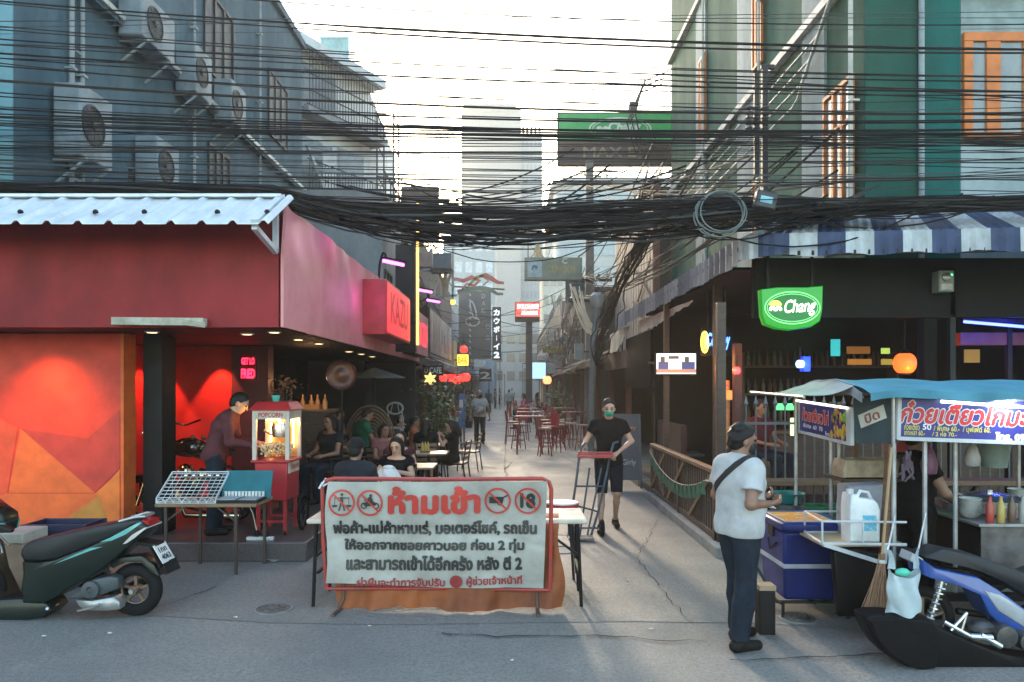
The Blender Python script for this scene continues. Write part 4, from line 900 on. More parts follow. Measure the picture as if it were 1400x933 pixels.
# ================================================================ hoarding, pole, alley signs and rows
Y = 26.0
hb = thing('hoarding', 'wide green beer hoarding with a white oval logo over the alley', 'billboard', P(842, 225, Y))
mHG = mat('hoarding_green', (.02, .40, .10), .5, col2=(.015, .30, .08), sc=.7); mHB = mat('hoarding_dark', (.075, .045, .045), .6)
x0, x1 = XP(764, Y), XP(921, Y)
obj('frame', M().box(x0 - .05, x1 + .05, Y, Y + .25, ZP(226, Y), ZP(154, Y)), mDARK, hb); obj('green_panel', M().box(x0, x1, Y - .02, Y - .003, ZP(192, Y), ZP(156, Y)), mHG, hb); obj('dark_panel', M().box(x0, x1, Y - .02, Y - .003, ZP(225, Y), ZP(193, Y)), mHB, hb)
mLW = mat('logo_white', (.62, .66, .6), .5); c_ = P(848, 176, Y - .04)
m = ellipse(c_, 1.10, .40, 48, .05); m2 = ellipse(c_ - Vector((0, .002, 0)), .98, .33, 48, .025); m.add(m2.v, m2.f); obj('oval_ring', m, mLW, hb)
obj('lettering', M().text('Chang', c_ + Vector((.14, -.006, .02)), (1, 0, .03), (0, 0, 1), 1.15, .44, 3, shear=.18), mLW, hb)
m = elephant(c_ + Vector((-.72, -.006, 0)), .2, -1); m2 = elephant(c_ + Vector((-.52, -.007, 0)), .2, 1); m.add(m2.v, m2.f); obj('elephant_emblem', m, mLW, hb)
obj('bar_name', M().text('MAX EVA', P(850, 208, Y - .03), (1, 0, 0), (0, 0, 1), 2.7, .36, 1), mat('gold_letters', (.26, .17, .11), .5), hb)
fl = M().beam(P(868, 154, Y), P(868, 147, Y - 1.2), .04, .04); fl.obox(P(866, 146, Y - 1.3), (.25, .2, .3), (.5, 0, .3)); obj('flood_light', fl, mDARK, hb)
pl_ = thing('concrete_pole', 'square concrete utility pole carrying the green hoarding and cable loops', 'utility pole', (XP(806, 25.4), 25.4, 0)); px_ = XP(806, 25.4)
obj('shaft', M().add([(px_ + sx * w_, 25.4 + sy * w_, z) for z, w_ in ((0, .17), (9.7, .12)) for sx, sy in ((-1, -1), (1, -1), (1, 1), (-1, 1))], [(0, 3, 2, 1), (4, 5, 6, 7), (0, 1, 5, 4), (1, 2, 6, 5), (2, 3, 7, 6), (3, 0, 4, 7)]), mat('pole_concrete', (.20, .185, .175), .8, col2=(.13, .12, .115), sc=3), pl_)
m = M()
for z in (8.8, 7.6, 5.5, 4.8): m.box(px_ - .75, px_ + .75, 25.2, 25.3, z, z + .09)
obj('crossarm', m, mDARK, pl_); ins = M()
for z in (7.6, 5.5, 4.8):
    for k in (-.6, -.3, .3, .6): ins.lathe([(.05, 0), (.07, .06), (.04, .09), (.06, .14), (.02, .18)], (px_ + k, 25.25, z + .09), n=8)
obj('insulator', ins, mat('insulator_brown', (.10, .06, .05), .3), pl_)
tr_ = thing('street_lamp', 'grey octagonal lamp head on a short post above the pale cable loops', 'street lamp', P(816, 470, 20)); q = P(817, 410, 20)
obj('head', M().lathe([(.10, -.22), (.21, -.08), (.21, .10), (.12, .19)], q, n=8), mat('lamp_grey', (.36, .36, .35), .6), tr_); obj('post', M().tube([q - Vector((0, 0, .2)), P(812, 470, 20), P(808, 560, 20) , Vector((P(808, 560, 20).x, 20, 0))], .09, 8), mat('lamp_post_grey', (.16, .17, .17), .6), tr_)
# hanging signboard across the alley
Y = 24.; hs = thing('hanging_signboard', 'grey green hanging signboard with gold script and a pale blue square', 'sign', P(758, 383, Y))
obj('board', M().box(XP(717, Y), XP(796, Y), Y, Y + .3, ZP(383, Y), ZP(352, Y)), mat('grey_green_board', (.22, .25, .20), .6, col2=(.16, .18, .15), sc=2), hs, bevel=.02); obj('blue_square', M().box(XP(721, Y), XP(741, Y), Y - .02, Y - .002, ZP(379, Y), ZP(356, Y)), mat('pale_blue_panel', (.34, .44, .50), .4), hs)
obj('bird_emblem', elephant(P(731, 366, Y - .03), .2, 1), mat('ink_blue', (.10, .16, .24), .5), hs); obj('lettering', M().text('COWBOY', P(768, 368, Y - .01), (1, 0, 0), (0, 0, 1), .95, .26, 2), mat('gold_script', (.38, .30, .13), .5), hs); obj('lettering', M().text('C', P(772, 357, Y - .01), (1, 0, 0), (0, 0, 1), .17, .18, 2), mLW, hs); obj('rod', M().beam(P(722, 352, Y + .15), P(722, 325, Y + .15), .03, .03).beam(P(790, 352, Y + .15), P(806, 340, Y + .15), .04, .04), mDARK, hs)
# red lit sign
Y = 38.; ds = thing('lit_sign', 'glowing red and white two line sign on a dark post over the alley', 'lit sign', P(722, 440, Y))
obj('panel', M().box(XP(704, Y), XP(738, Y), Y, Y + .25, ZP(440, Y), ZP(413, Y)), mBLACK, ds); obj('face', M().box(XP(705, Y), XP(737.5, Y), Y - .012, Y - .002, ZP(433, Y), ZP(414, Y)), mat('red_face', (.6, .06, .05), .4, emit=(1, .07, .05), es=.75), ds)
obj('lettering', M().text('DOLLHOUSE', P(722, 419.5, Y - .02), (1, 0, 0), (0, 0, 1), 1.1, .26, 4).text('AGOGO BAR', P(724, 428, Y - .02), (1, 0, 0), (0, 0, 1), .85, .22, 4), mat('white_glow_letters', (.9, .85, .85), .4, emit=(1, .85, .85), es=1.2), ds); obj('post', M().box(XP(719, Y), XP(728, Y), Y + .26, Y + .5, 0, ZP(440, Y)), mat('dark_blue_post', (.03, .035, .05), .7), ds)
# dragon shaped neon
Y = 40.; dn = thing('dragon_neon', 'unlit red and olive dragon shaped neon spanning above the dark sign panel', 'neon sign', P(657, 402, Y))
def ribbon(pts, w0, w1, mt, name):
    m = M(); v_ = []; N = len(pts)
    for i, q in enumerate(pts):
        a, b2 = Vector(pts[max(i - 1, 0)]), Vector(pts[min(i + 1, N - 1)]); d = (b2 - a).normalized(); n_ = Vector((-d.y, d.x)); t = i / (N - 1); w_ = (w0 + (w1 - w0) * t) * (.35 + .65 * math.sin(math.pi * min(1, t + .12)))
        for s in (-1, 1): v_.append(Vector(q) + n_ * s * w_)
    vs = [P(p.x, p.y, Y) for p in v_] + [P(p.x, p.y, Y) + Vector((0, .14, 0)) for p in v_]; K = 2 * N
    fs = []
    for i in range(N - 1): fs += [(2 * i, 2 * i + 1, 2 * i + 3, 2 * i + 2), (K + 2 * i + 1, K + 2 * i, K + 2 * i + 2, K + 2 * i + 3), (2 * i + 1, K + 2 * i + 1, K + 2 * i + 3, 2 * i + 3), (K + 2 * i, 2 * i, 2 * i + 2, K + 2 * i + 2)]
    return obj(name, m.add(vs, fs), mt, dn)
mDR = mat('dragon_red', (.34, .045, .05), .5); mDO = mat('dragon_olive', (.24, .19, .08), .5); mDG = mat('dragon_green', (.05, .12, .09), .5)
ribbon([(622, 381), (634, 384), (645, 379), (655, 384), (648, 391), (638, 388), (626, 402)], 3.2, 2.5, mDR, 'body'); ribbon([(640, 392), (650, 380), (660, 377), (668, 384), (660, 390)], 2.6, 2.2, mDO, 'body'); ribbon([(655, 378), (664, 376), (672, 381), (680, 386), (689, 387)], 2.8, 4.2, mDR, 'tail'); ribbon([(625, 398), (640, 396), (656, 394), (670, 396), (680, 402), (688, 402)], 2.6, 4., mDG, 'tail')
obj('frame', M().beam(P(620, 392, Y + .2), P(690, 396, Y + .2), .08, .08).beam(P(622, 384, Y + .2), P(612, 360, Y + .2), .08, .08), mDARK, dn)
# dark panel with neon tubing
Y = 45.; dp = thing('sign_tower', 'tall dark blue sign panel with unlit looping neon tubing', 'sign', P(652, 490, Y))
obj('panel', M().box(XP(627, Y), XP(671, Y), Y, Y + 1.2, ZP(490, Y), ZP(398, Y)), mat('slate_panel', (.060, .085, .10), .6, col2=(.045, .065, .08), sc=1), dp, bevel=.03)
tb_ = M()
for c_, a, b2, tl in (((647, 424), 3, 12, .25), ((646, 440), 9, 6, 0)):
    tb_.tube([P(c_[0] + a * math.cos(t) + tl * b2 * math.sin(t), c_[1] + b2 * math.sin(t), Y - .06) for t in [2 * math.pi * i / 20 for i in range(20)]], .05, 5, True)
for k in range(11): tb_.tube([P(641.5, 402 + k * 8, Y - .05), P(643.5, 405 + k * 8, Y - .05)], .05, 5)
obj('neon_tubing', tb_, mat('dead_neon', (.38, .44, .45), .4), dp); obj('lettering', M().text('D', P(661, 405, Y - .03), (1, 0, 0), (0, 0, 1), .22, .28, 1).text('A', P(661, 415, Y - .03), (1, 0, 0), (0, 0, 1), .22, .28, 1).text('R', P(661, 425, Y - .03), (1, 0, 0), (0, 0, 1), .22, .28, 1).text('O', P(667, 447, Y - .03), (1, 0, 0), (0, 0, 1), .24, .3, 1).text('O', P(667, 462, Y - .03), (1, 0, 0), (0, 0, 1), .24, .3, 1), mat('dim_letters', (.26, .32, .34), .5), dp)
Y = 43.; ks = thing('vertical_sign', 'narrow black upright sign with white Japanese characters and a numeral 2', 'sign', P(679, 492, Y)); obj('panel', M().box(XP(673, Y), XP(685, Y), Y, Y + .25, ZP(493, Y), ZP(420, Y)), mBLACK, ks, bevel=.01); m = M()
for i, ch in enumerate('カウボーイ2'):
    if ch == 'ー': m.text('l', P(679, 428 + i * 11.5, Y - .02), (1, 0, 0), (0, 0, 1), .04, .33, 4)
    else: m.text(ch, P(679, 427.5 + i * 11.6, Y - .02), (1, 0, 0), (0, 0, 1), .36, .38, 4)
obj('lettering', m, mat('white_letter_glow', (.8, .86, .9), .5, emit=(.8, .92, 1), es=.5), ks); obj('arm', M().beam(P(673, 425, Y + .12), P(660, 425, Y + .12), .06, .06).beam(P(673, 488, Y + .12), P(660, 488, Y + .12), .06, .06), mDARK, ks)

# -------- shophouses of the alley
def shophouse(label, side, X, y0, y1, z1, mw, awn, mg, nwin=3, depth=6, sun=True):
    s = side; t = thing('shophouse', label, 'building', (X + s * depth / 2, (y0 + y1) / 2, 0)); a, b2 = sorted((X, X + s * depth))
    obj('wall', M().box(a, b2, y0, y1, 2.75, z1), mw, t); obj('ground_floor', M().box(*sorted((X + s * 1.2, X + s * depth)), y0 + .02, y1 - .02, 0, 2.74), mg, t)
    m = M(); yy = y0 + .05
    while yy < y1 - .2: m.box(*sorted((X + s * .02, X + s * .18)), yy, yy + .14, 0, 2.74); yy += (y1 - y0 - .2) / 3
    obj('post', m, mat('alley_red_post', (.16, .03, .028), .6), t)
    obj('ledge', M().box(*sorted((X - s * .25, X + s * .1)), y0, y1, 2.75, 2.9), mDARK, t)
    w = (y1 - y0) / nwin
    for k in range(nwin):
        for zz in np.arange(3.6, z1 - 1.4, 2.4): wall_window(t, X, -s, y0 + w * (k + .25), y0 + w * (k + .75), float(zz), float(zz) + 1.3, mDARK, mGLASS, 2)
    ob = M(); ob.quad((X - s * .05, y0, 3.1), (X - s * .9, y0, 2.7), (X - s * .9, y1, 2.7), (X - s * .05, y1, 3.1)); ob.quad((X - s * .05, y1, 3.09), (X - s * .9, y1, 2.69), (X - s * .9, y0, 2.69), (X - s * .05, y0, 3.09)); ob.quad((X - s * .9, y0, 2.7), (X - s * .9, y0, 2.5), (X - s * .9, y1, 2.5), (X - s * .9, y1, 2.7))
    obj('awning', ob, awn, t, smooth=0)
    pr = M()
    for k in range(int((y1 - y0) / .8)): pr.beam((X - s * .05, y0 + k * .8 + .3, z1 - .02), (X - s * .05, y0 + k * .8 + .3, z1 + .5), .03, .03)
    pr.beam((X - s * .05, y0, z1 + .5), (X - s * .05, y1, z1 + .5), .04, .04); obj('roof_railing', pr, mDARK, t); return t
mSH = [mat('shop_grey', (.20, .22, .23), .75, col2=(.12, .135, .145), sc=1, stretch=(1, 1, .3)), mat('shop_dark', (.03, .033, .04), .75, col2=(.018, .02, .024), sc=1, spec=.25), mat('shop_brown', (.10, .07, .06), .75, col2=(.06, .043, .038), sc=1), mat('shop_blue', (.14, .18, .21), .7, col2=(.10, .13, .155), sc=1)]
mAW = [mat('awning_black', (.014, .014, .016), .8, spec=.2), mat('awning_grey', (.14, .15, .155), .75), mat('awning_maroon', (.12, .02, .025), .7)]
shophouse('grey shophouse with black awning just beyond the red bar', -1, -3.3, 18.7, 24.2, 6.9, mSH[0], mAW[0], mSH[1], 3)
shophouse('dark shophouse behind the photo panel on the red bar side of the alley', -1, -3.2, 24.3, 33, 7.1, mSH[1], mAW[1], mBLACK, 4)
shophouse('brown shophouse beside the looping neon sign panel', -1, -3.6, 33.1, 44, 7.3, mSH[2], mAW[2], mSH[1], 4)
shophouse('blue grey shophouse deep in the alley beyond the Japanese sign', -1, -3.8, 46.5, 62, 6.8, mSH[3], mAW[0], mSH[1], 5)
shophouse('far grey shophouse closing the red bar side of the alley', -1, -4.0, 62.5, 100, 7.5, mSH[0], mAW[1], mSH[1], 8)
shophouse('low dark bar front with maroon posts under the timber cladding', 1, 3.2, 20.8, 32, 2.9 + .02, mSH[1], mAW[0], mBLACK, 3, 1.2)
shophouse('dark shophouse draped in looping cables behind the concrete pole', 1, 3.3, 32.2, 44, 6.2, mSH[1], mAW[2], mBLACK, 4)
shophouse('brown shophouse behind the glowing red two line sign', 1, 3.0, 44.2, 60, 7., mSH[2], mAW[0], mSH[1], 5)
shophouse('far blue grey shophouse on the bar stool side of the alley', 1, 3.4, 60.5, 100, 7.5, mSH[3], mAW[1], mSH[1], 8)
# photo panel on the left row
pp = thing('photo_panel', 'long pale panel of faded photographs above a dark awning in the alley', 'billboard', (-2.75, 28.5, 2.5)); X_ = -2.72
obj('frame', M().box(-3.15, X_, 24.35, 33, 2.5, 4.55), mDARK, pp); mm = [mat('photo_a', (.42, .39, .34), .5), mat('photo_b', (.26, .23, .20), .5), mat('photo_c', (.52, .50, .46), .5), mat('photo_d', (.33, .24, .19), .5)]
y = 24.5; i = 0
m = M()
while y < 32.8:
    d = rnd.uniform(.5, 1.1); m.k = rnd.randrange(4); m.box(X_ + .002, X_ + .02, y, min(y + d - .05, 32.9), 3.05, 4.48)
    m.k = rnd.randrange(4); zz = rnd.uniform(3.2, 3.7); m.box(X_ + .02, X_ + .03, y + d * .2, min(y + d * .7, 32.9), zz, zz + rnd.uniform(.3, .7)); y += d
obj('photograph', m, mm, pp); lo_ = M()
for k in range(5): lo_.box(X_ + .002, X_ + .06, 24.5, 32.9, 2.55 + k * .09, 2.6 + k * .09)
obj('lower_slats', lo_, mat('grey_slats', (.24, .235, .23), .6), pp); obj('strut', M().beam((-2.7, 24.35, 2.75), (-3.3, 22.5, 2.3), .04, .04).beam((-2.7, 24.35, 2.55), (-3.3, 22.4, 2.5), .04, .04), mWPAINT, pp)
p2 = thing('yellow_panel', 'faded yellow green vertical panel at the end of the photo panel', 'sign', (-2.7, 34.2, 2.6)); obj('panel', M().box(-2.9, -2.62, 33.4, 35.2, 2.5, 4.0), mat('faded_yellow', (.40, .40, .22), .6), p2); obj('bracket', M().box(-3.3, -2.9, 34, 34.1, 3.6, 3.7), mDARK, p2)
ga = thing('gantry', 'grey steel gantry with cut out figures above the photo panel', 'gantry', (-2.6, 22.5, 5)); m = M()
Yg = 24.2
for a, b2 in (((560, 370), (619, 372)), ((588, 407), (625, 404)), ((619, 340), (619, 410)), ((590, 340), (590, 372))): m.beam(P(*a, Yg), P(*b2, Yg), .07, .07)
obj('frame', m, mPIPE, ga); obj('deck', M().box(XP(588, Yg), XP(619, Yg), Yg, Yg + .7, ZP(371, Yg), ZP(367, Yg)), mat('steel_deck', (.25, .26, .26), .6), ga)
def cutout(px, py, h, mt):
    c_ = P(px, py, Yg + .1); q = [(-.10, 0), (-.12, .4), (-.22, .72), (-.15, .76), (-.06, .58), (-.05, .74), (0, .86), (.05, .74), (.06, .58), (.15, .76), (.22, .72), (.12, .4), (.10, 0)]
    return obj('figure', M().puff([(a * h, b3 * h) for a, b3 in q], c_, (1, 0, 0), (0, 0, 1), .06, .1), mt, ga)
cutout(592, 406, .75, mat('figure_pale', (.50, .46, .38), .6)); cutout(609, 405, .95, mat('figure_tan', (.42, .33, .25), .6)); obj('yellow_lamp', M().box(XP(616, Yg), XP(622, Yg), Yg, Yg + .15, ZP(416, Yg), ZP(410, Yg)), mat('yellow_flood', (.7, .55, .1), .4, emit=(1, .75, .1), es=.9), ga); obj('support', M().beam(P(590, 340, Yg), (-3.3, Yg + .1, 5.2), .06, .06).beam(P(589, 407, Yg), (-3.3, Yg + .1, 4.6), .06, .06), mDARK, ga)
# smaller boxes and signs up there
def simple_sign(name, label, px0, px1, py0, py1, Y, mt, th=.2, cat='sign', txt=None, mt2=None, arm=None, tb=1):
    t = thing(name, label, cat, P((px0 + px1) / 2, py1, Y)); obj('panel', M().box(XP(px0, Y), XP(px1, Y), Y, Y + th, ZP(py1, Y), ZP(py0, Y)), mt, t, bevel=.012)
    if txt: obj('lettering', M().text(txt, P((px0 + px1) / 2, (py0 + py1) / 2, Y - .012), (1, 0, 0), (0, 0, 1), (px1 - px0) * Y / FPX * .84, (py1 - py0) * Y / FPX * .55, tb), mt2 or mLW, t)
    if arm: obj('arm', M().beam(P((px0 + px1) / 2, (py0 + py1) / 2, Y + th), Vector(arm), .06, .06), mDARK, t)
    return t
simple_sign('signboard', 'plain slate blue box sign high above the gantry', 590, 617, 346, 367, 23.5, mat('slate_box', (.10, .14, .18), .6), .5, arm=(-3.4, 23.9, 6.2))
simple_sign('signboard', 'pale pinkish board beside the slate blue box sign', 573, 591, 345, 365, 22.5, mat('pinkish', (.42, .32, .28), .7), .3, arm=(-3.4, 22.8, 6.1))
simple_sign('signboard', 'dark board with a big pale letter U at the awning edge beside the bush', 578, 606, 499, 514, 21.5, mBLACK, .15, txt='U CAFE', arm=(-3.4, 21.7, 2.4))
simple_sign('lit_sign', 'yellow glowing sign among the red lanterns at the end of the photo panel', 625, 640, 485, 500, 33.5, mat('yellow_lit', (.7, .5, .1), .4, emit=(1, .62, .05), es=1.3), .2, 'lit sign', 'BAR', mat('orange_red_letter', (.5, .08, .02), .5), arm=(-3.6, 33.7, 3.1))
simple_sign('lit_sign', 'wide red glowing strip sign under the awnings behind the bush', 603, 634, 512, 522, 30, mat('red_lit', (.6, .02, .02), .4, emit=(1, .03, .03), es=1.1), .2, 'lit sign', arm=(-3.4, 30.2, 2.5))
simple_sign('lit_sign', 'pale blue lit screen sign over the bar stools far down the alley', 727, 746, 496, 518, 40, mat('blue_lit', (.4, .6, .8), .4, emit=(.35, .6, .9), es=.7), .2, 'lit sign', arm=(3.4, 40.2, 2.6))
simple_sign('signboard', 'pale flat sign hanging under the dark neon panel', 648, 664, 492, 502, 42, mWPAINT, .12, arm=(-3.6, 42.1, 3.2))
simple_sign('signboard', 'dark round cornered board with pale emblem below the neon panel', 655, 672, 505, 522, 46, mSH[1], .2, txt='2', arm=(-3.8, 46.2, 2.8))
simple_sign('wall_vent', 'grey ventilation box mounted beside the far bar posts', 748, 760, 497, 511, 31, mat('vent_grey', (.26, .28, .29), .5), .4, 'vent', arm=(3.3, 31.2, 2.6))
simple_sign('meter_cabinet', 'grey steel cabinet fixed to the concrete pole below the lamp', 786, 798, 470, 492, 24.8, mat('cabinet_grey', (.22, .25, .25), .5), .3, 'cabinet', arm=(px_, 25.3, 3.1))
simple_sign('green_box', 'dark green junction box behind the pale cable loops', 808, 824, 478, 492, 20.3, mat('box_green', (.03, .10, .07), .5), .2, 'box')
for i, (px, py, Y, r) in enumerate(((625, 520, 27, .16), (637, 516, 30, .18), (634, 478, 33, .17), (606, 517, 25, .13), (748, 520, 34, .2))):
    lantern(px, py, Y, r, (1, .03, .02) if i != 4 else (.9, .25, .1), 1.6, ['red paper lantern just past the bush', 'red paper lantern below the yellow glowing sign', 'red lantern above the yellow glowing sign', 'small red lantern nearest the bush', 'orange red lantern over the bar stools'][i], 'paper_lantern')
# small canopy on the right row
sc = thing('canopy', 'small tilted cream canopy under the cable loops', 'canopy', P(790, 500, 26)); q = [P(770, 507, 26), P(790, 499, 26), P(796, 500, 27.5), P(778, 510, 27.5)]
obj('sheet', M().add(q + [p - Vector((0, 0, .05)) for p in q], [(0, 1, 2, 3), (7, 6, 5, 4), (0, 4, 5, 1), (1, 5, 6, 2), (2, 6, 7, 3), (3, 7, 4, 0)]), mCREAM, sc); obj('strut', M().beam(q[1], q[1] + Vector((1.0, 1.5, -.4)), .03, .03).beam(q[0], q[0] + Vector((1.4, 1.6, -.2)), .03, .03), mDARK, sc)
# ================================================================ overhead cables
rc = random.Random(21)
def spline(ks, x):
    for (a, ya), (b, yb) in zip(ks, ks[1:]):
        if x <= b: t = max(0, (x - a) / (b - a)); t = t * t * (3 - 2 * t) * .4 + t * .6; return ya + (yb - ya) * t
    return ks[-1][1]
KL = [(0, 0), (40, 38), (120, 118), (200, 200), (265, 262)]
def mapm(v): return float(np.interp(v, [-60, 0, 38, 118, 200, 265], [-6, 48, 82, 155, 205, 300]))
def mapr(v): return float(np.interp(v, [-60, 0, 38, 118, 200, 265], [0, 66, 104, 158, 205, 282]))
mCABG = mat('grey_cable', (.055, .058, .062), .6); mCABS = [mCABLE, mCABLE, mat('brown_cable', (.022, .016, .014), .6, spec=.25)]
def cable(yl, Y, r, label, group, ym=None, yr=None, mt=None, x0=-330, x1=1730, n=22):
    ym = mapm(yl) if ym is None else ym; yr = mapr(yl) if yr is None else yr
    jl = rc.uniform(-2, 2); pts = []
    # parabola through the three heights
    A = np.polyfit([0, 700, 1400], [yl + jl, ym + rc.uniform(-2, 2), yr + rc.uniform(-2, 2)], 2)
    for i in range(n + 1):
        px = x0 + (x1 - x0) * i / n; pts.append(P(px, float(np.polyval(A, px)), Y + .15 * math.sin(i * .35 + yl)))
    r *= .76; rs_ = r
    if rc.random() < .35: k0, k1 = sorted(rc.sample(range(2, n), 2)); rs_ = [r * (1.55 if k0 <= i <= k1 else 1) for i in range(n + 1)]
    return solo('overhead_cable', M().tube(pts, rs_, 5), mt or rc.choice(mCABS), label, 'cable', group)
thin, thick = 'thin dark cable strung among many across the alley mouth', 'thick black cable strung across the alley mouth above the tangle'
for yl, Y, r, k in ((-30, 8.2, .010, 0), (0, 8.1, .013, 1), (7, 8.0, .010, 0), (38, 8.4, .009, 0), (41, 8.3, .009, 0), (52, 7.8, .011, 0), (72, 8.2, .015, 1), (80, 8.3, .010, 0), (112, 8.0, .018, 1), (126, 8.2, .010, 0), (132, 8.4, .010, 0),
                    (150, 8.1, .014, 1), (158, 8.3, .010, 0), (163, 8.2, .013, 1), (168, 8.0, .010, 0)):
    cable(yl, Y, r, thick if k else thin, 'thick cables across the alley' if k else 'thin cables across the alley')
cable(30, 8.6, .006, 'pale thin wire strung straight and highest across the alley mouth', 'pale straight wires', 23, 17, mCABG); cable(37, 8.6, .006, 'pale thin wire strung straight and highest across the alley mouth', 'pale straight wires', 28, 24, mCABG); cable(45, 8.6, .004, 'pale thin wire strung straight and highest across the alley mouth', 'pale straight wires', 41, 40, mCABG)
for i in range(42):
    yl = rc.uniform(146, 262) if i < 36 else rc.uniform(60, 140)
    cable(yl, rc.uniform(7.9, 8.7), rc.choice((.006, .007, .008, .010)), thin, 'thin cables across the alley', mapm(yl) + rc.uniform(-14, 14), mapr(yl) + rc.uniform(-16, 20), rc.choice(mCABS + [mCABG]))
# the lashed tangle: nobody could count its strands
tg = M(); KC = [(-330, 240), (0, 258), (380, 268), (450, 291), (560, 305), (700, 312), (850, 306), (1000, 292), (1150, 283), (1400, 277), (1730, 262)]; KW = [(-330, 5), (0, 6), (380, 10), (450, 15), (560, 23), (700, 25), (850, 24), (1000, 20), (1150, 9), (1400, 7), (1730, 6)]
for i in range(64):
    a = rc.uniform(0, 6.28); q = rc.random() ** .5 * rc.choice((.8, 1, 1, 1.25)); oy, oz = math.sin(a) * q, math.cos(a) * q; am = rc.uniform(2, 13) * (1 if oy > -.6 else .4); pts = []; f1, f2 = rc.uniform(.006, .02), rc.uniform(0, 6)
    for k in range(42):
        px = -330 + 2060 * k / 41; w_ = spline(KW, px) * 1.22; pts.append(P(px, spline(KC, px) + oy * w_ + am * math.sin(px * f1 + f2) * min(1, w_ / 14), 8.35 + oz * w_ * .008 + .04 * math.sin(px * f1 * .7 + f2)))
    tg.k = rc.choices((0, 1, 2), (6, 3, 2))[0]; tg.tube(pts, rc.choice((.006, .007, .009, .011, .016)), 5)
solo('cable_tangle', tg, [mCABLE, MATS['brown_cable'], mCABG], 'thick sagging tangle of black cables across the alley mouth', 'cable tangle', kind='stuff')
# loose strands hanging out of the tangle
def hang(p0, p1, sag, n=14, wob=0.):
    p0, p1 = Vector(p0), Vector(p1); o = []
    for i in range(n + 1):
        t = i / n; p = p0.lerp(p1, t); p.z -= 4 * sag * t * (1 - t)
        if wob and 0 < i < n: p += Vector((rc.uniform(-wob, wob), rc.uniform(-wob, wob), rc.uniform(-wob, wob)))
        o.append(p)
    return o
for i in range(34):
    x = rc.uniform(380, 1180); d = rc.uniform(90, 340); x2 = x + d; Y = 8.3 + rc.uniform(-.25, .3)
    y0_, y1_ = spline(KC, x) + rc.uniform(-10, 10), spline(KC, x2) + rc.uniform(-18, 10)
    solo('hanging_cable', M().tube(hang(P(x, y0_, Y), P(x2, y1_, Y), rc.uniform(.05, .30) * d / 200, 14, .006), rc.choice((.006, .008, .010)), 5), rc.choice(mCABS), 'loose black strand drooping below the sagging cable tangle', 'cable', 'loose strands of the tangle')
# cables fanning to the right from the pole and along the alley
for i in range(26):
    a = Vector((px_ + rc.uniform(-.6, .6), 25.2, rc.choice((4.9, 5.6, 7.7, 8.9)) + rc.uniform(0, .15)))
    b2 = P(rc.uniform(880, 1150), rc.uniform(175, 300), rc.uniform(8.4, 9.4))
    solo('span_cable', M().tube(hang(a, b2, rc.uniform(.1, .7), 16), rc.choice((.010, .012, .016)), 5), rc.choice(mCABS), 'black cable running from the concrete pole to the green building', 'cable', 'cables fanning out from the concrete pole')
for i in range(16):
    a = P(rc.uniform(440, 640), rc.uniform(240, 300), 8.4); b2 = Vector((px_ + rc.uniform(-.7, .7), 25.2, rc.choice((7.7, 8.9, 9.4)))) if i < 9 else P(rc.uniform(760, 1000), rc.uniform(180, 235), rc.uniform(8.2, 9))
    solo('span_cable', M().tube(hang(a, b2, rc.uniform(.1, .5), 16), rc.choice((.007, .009, .012)), 5), rc.choice(mCABS), 'black cable climbing from the tangle towards the green hoarding', 'cable', 'cables rising to the hoarding')
for i in range(22):
    side = 1 if i < 15 else -1
    a = Vector((px_ + rc.uniform(-.5, .5), 25.3, rc.uniform(4.3, 6.0))) if side > 0 else Vector((-3.0, 20, rc.uniform(4.5, 6)))
    Yb = rc.uniform(38, 62); b2 = Vector((2.8 * side + rc.uniform(-.5, .4), Yb, rc.uniform(4.0, 6.5)))
    solo('alley_cable', M().tube(hang(a, b2, rc.uniform(.4, 1.6), 16), .016, 5), rc.choice(mCABS), 'sagging cable running along the %s down the alley' % ('bar stool side' if side > 0 else 'photo panel side'), 'cable', 'cables along the %s' % ('bar stools' if side > 0 else 'photo panel'))
for i in range(9):
    a = Vector((-3.1, rc.uniform(22, 50), rc.uniform(4.2, 6.4))); b2 = Vector((3.1, a.y + rc.uniform(-6, 6), rc.uniform(4.2, 6.2)))
    solo('cross_cable', M().tube(hang(a, b2, rc.uniform(.3, .9), 14), .014, 5), rc.choice(mCABS), 'cable crossing the alley between the two rows of shophouses', 'cable', 'cables crossing deep in the alley')
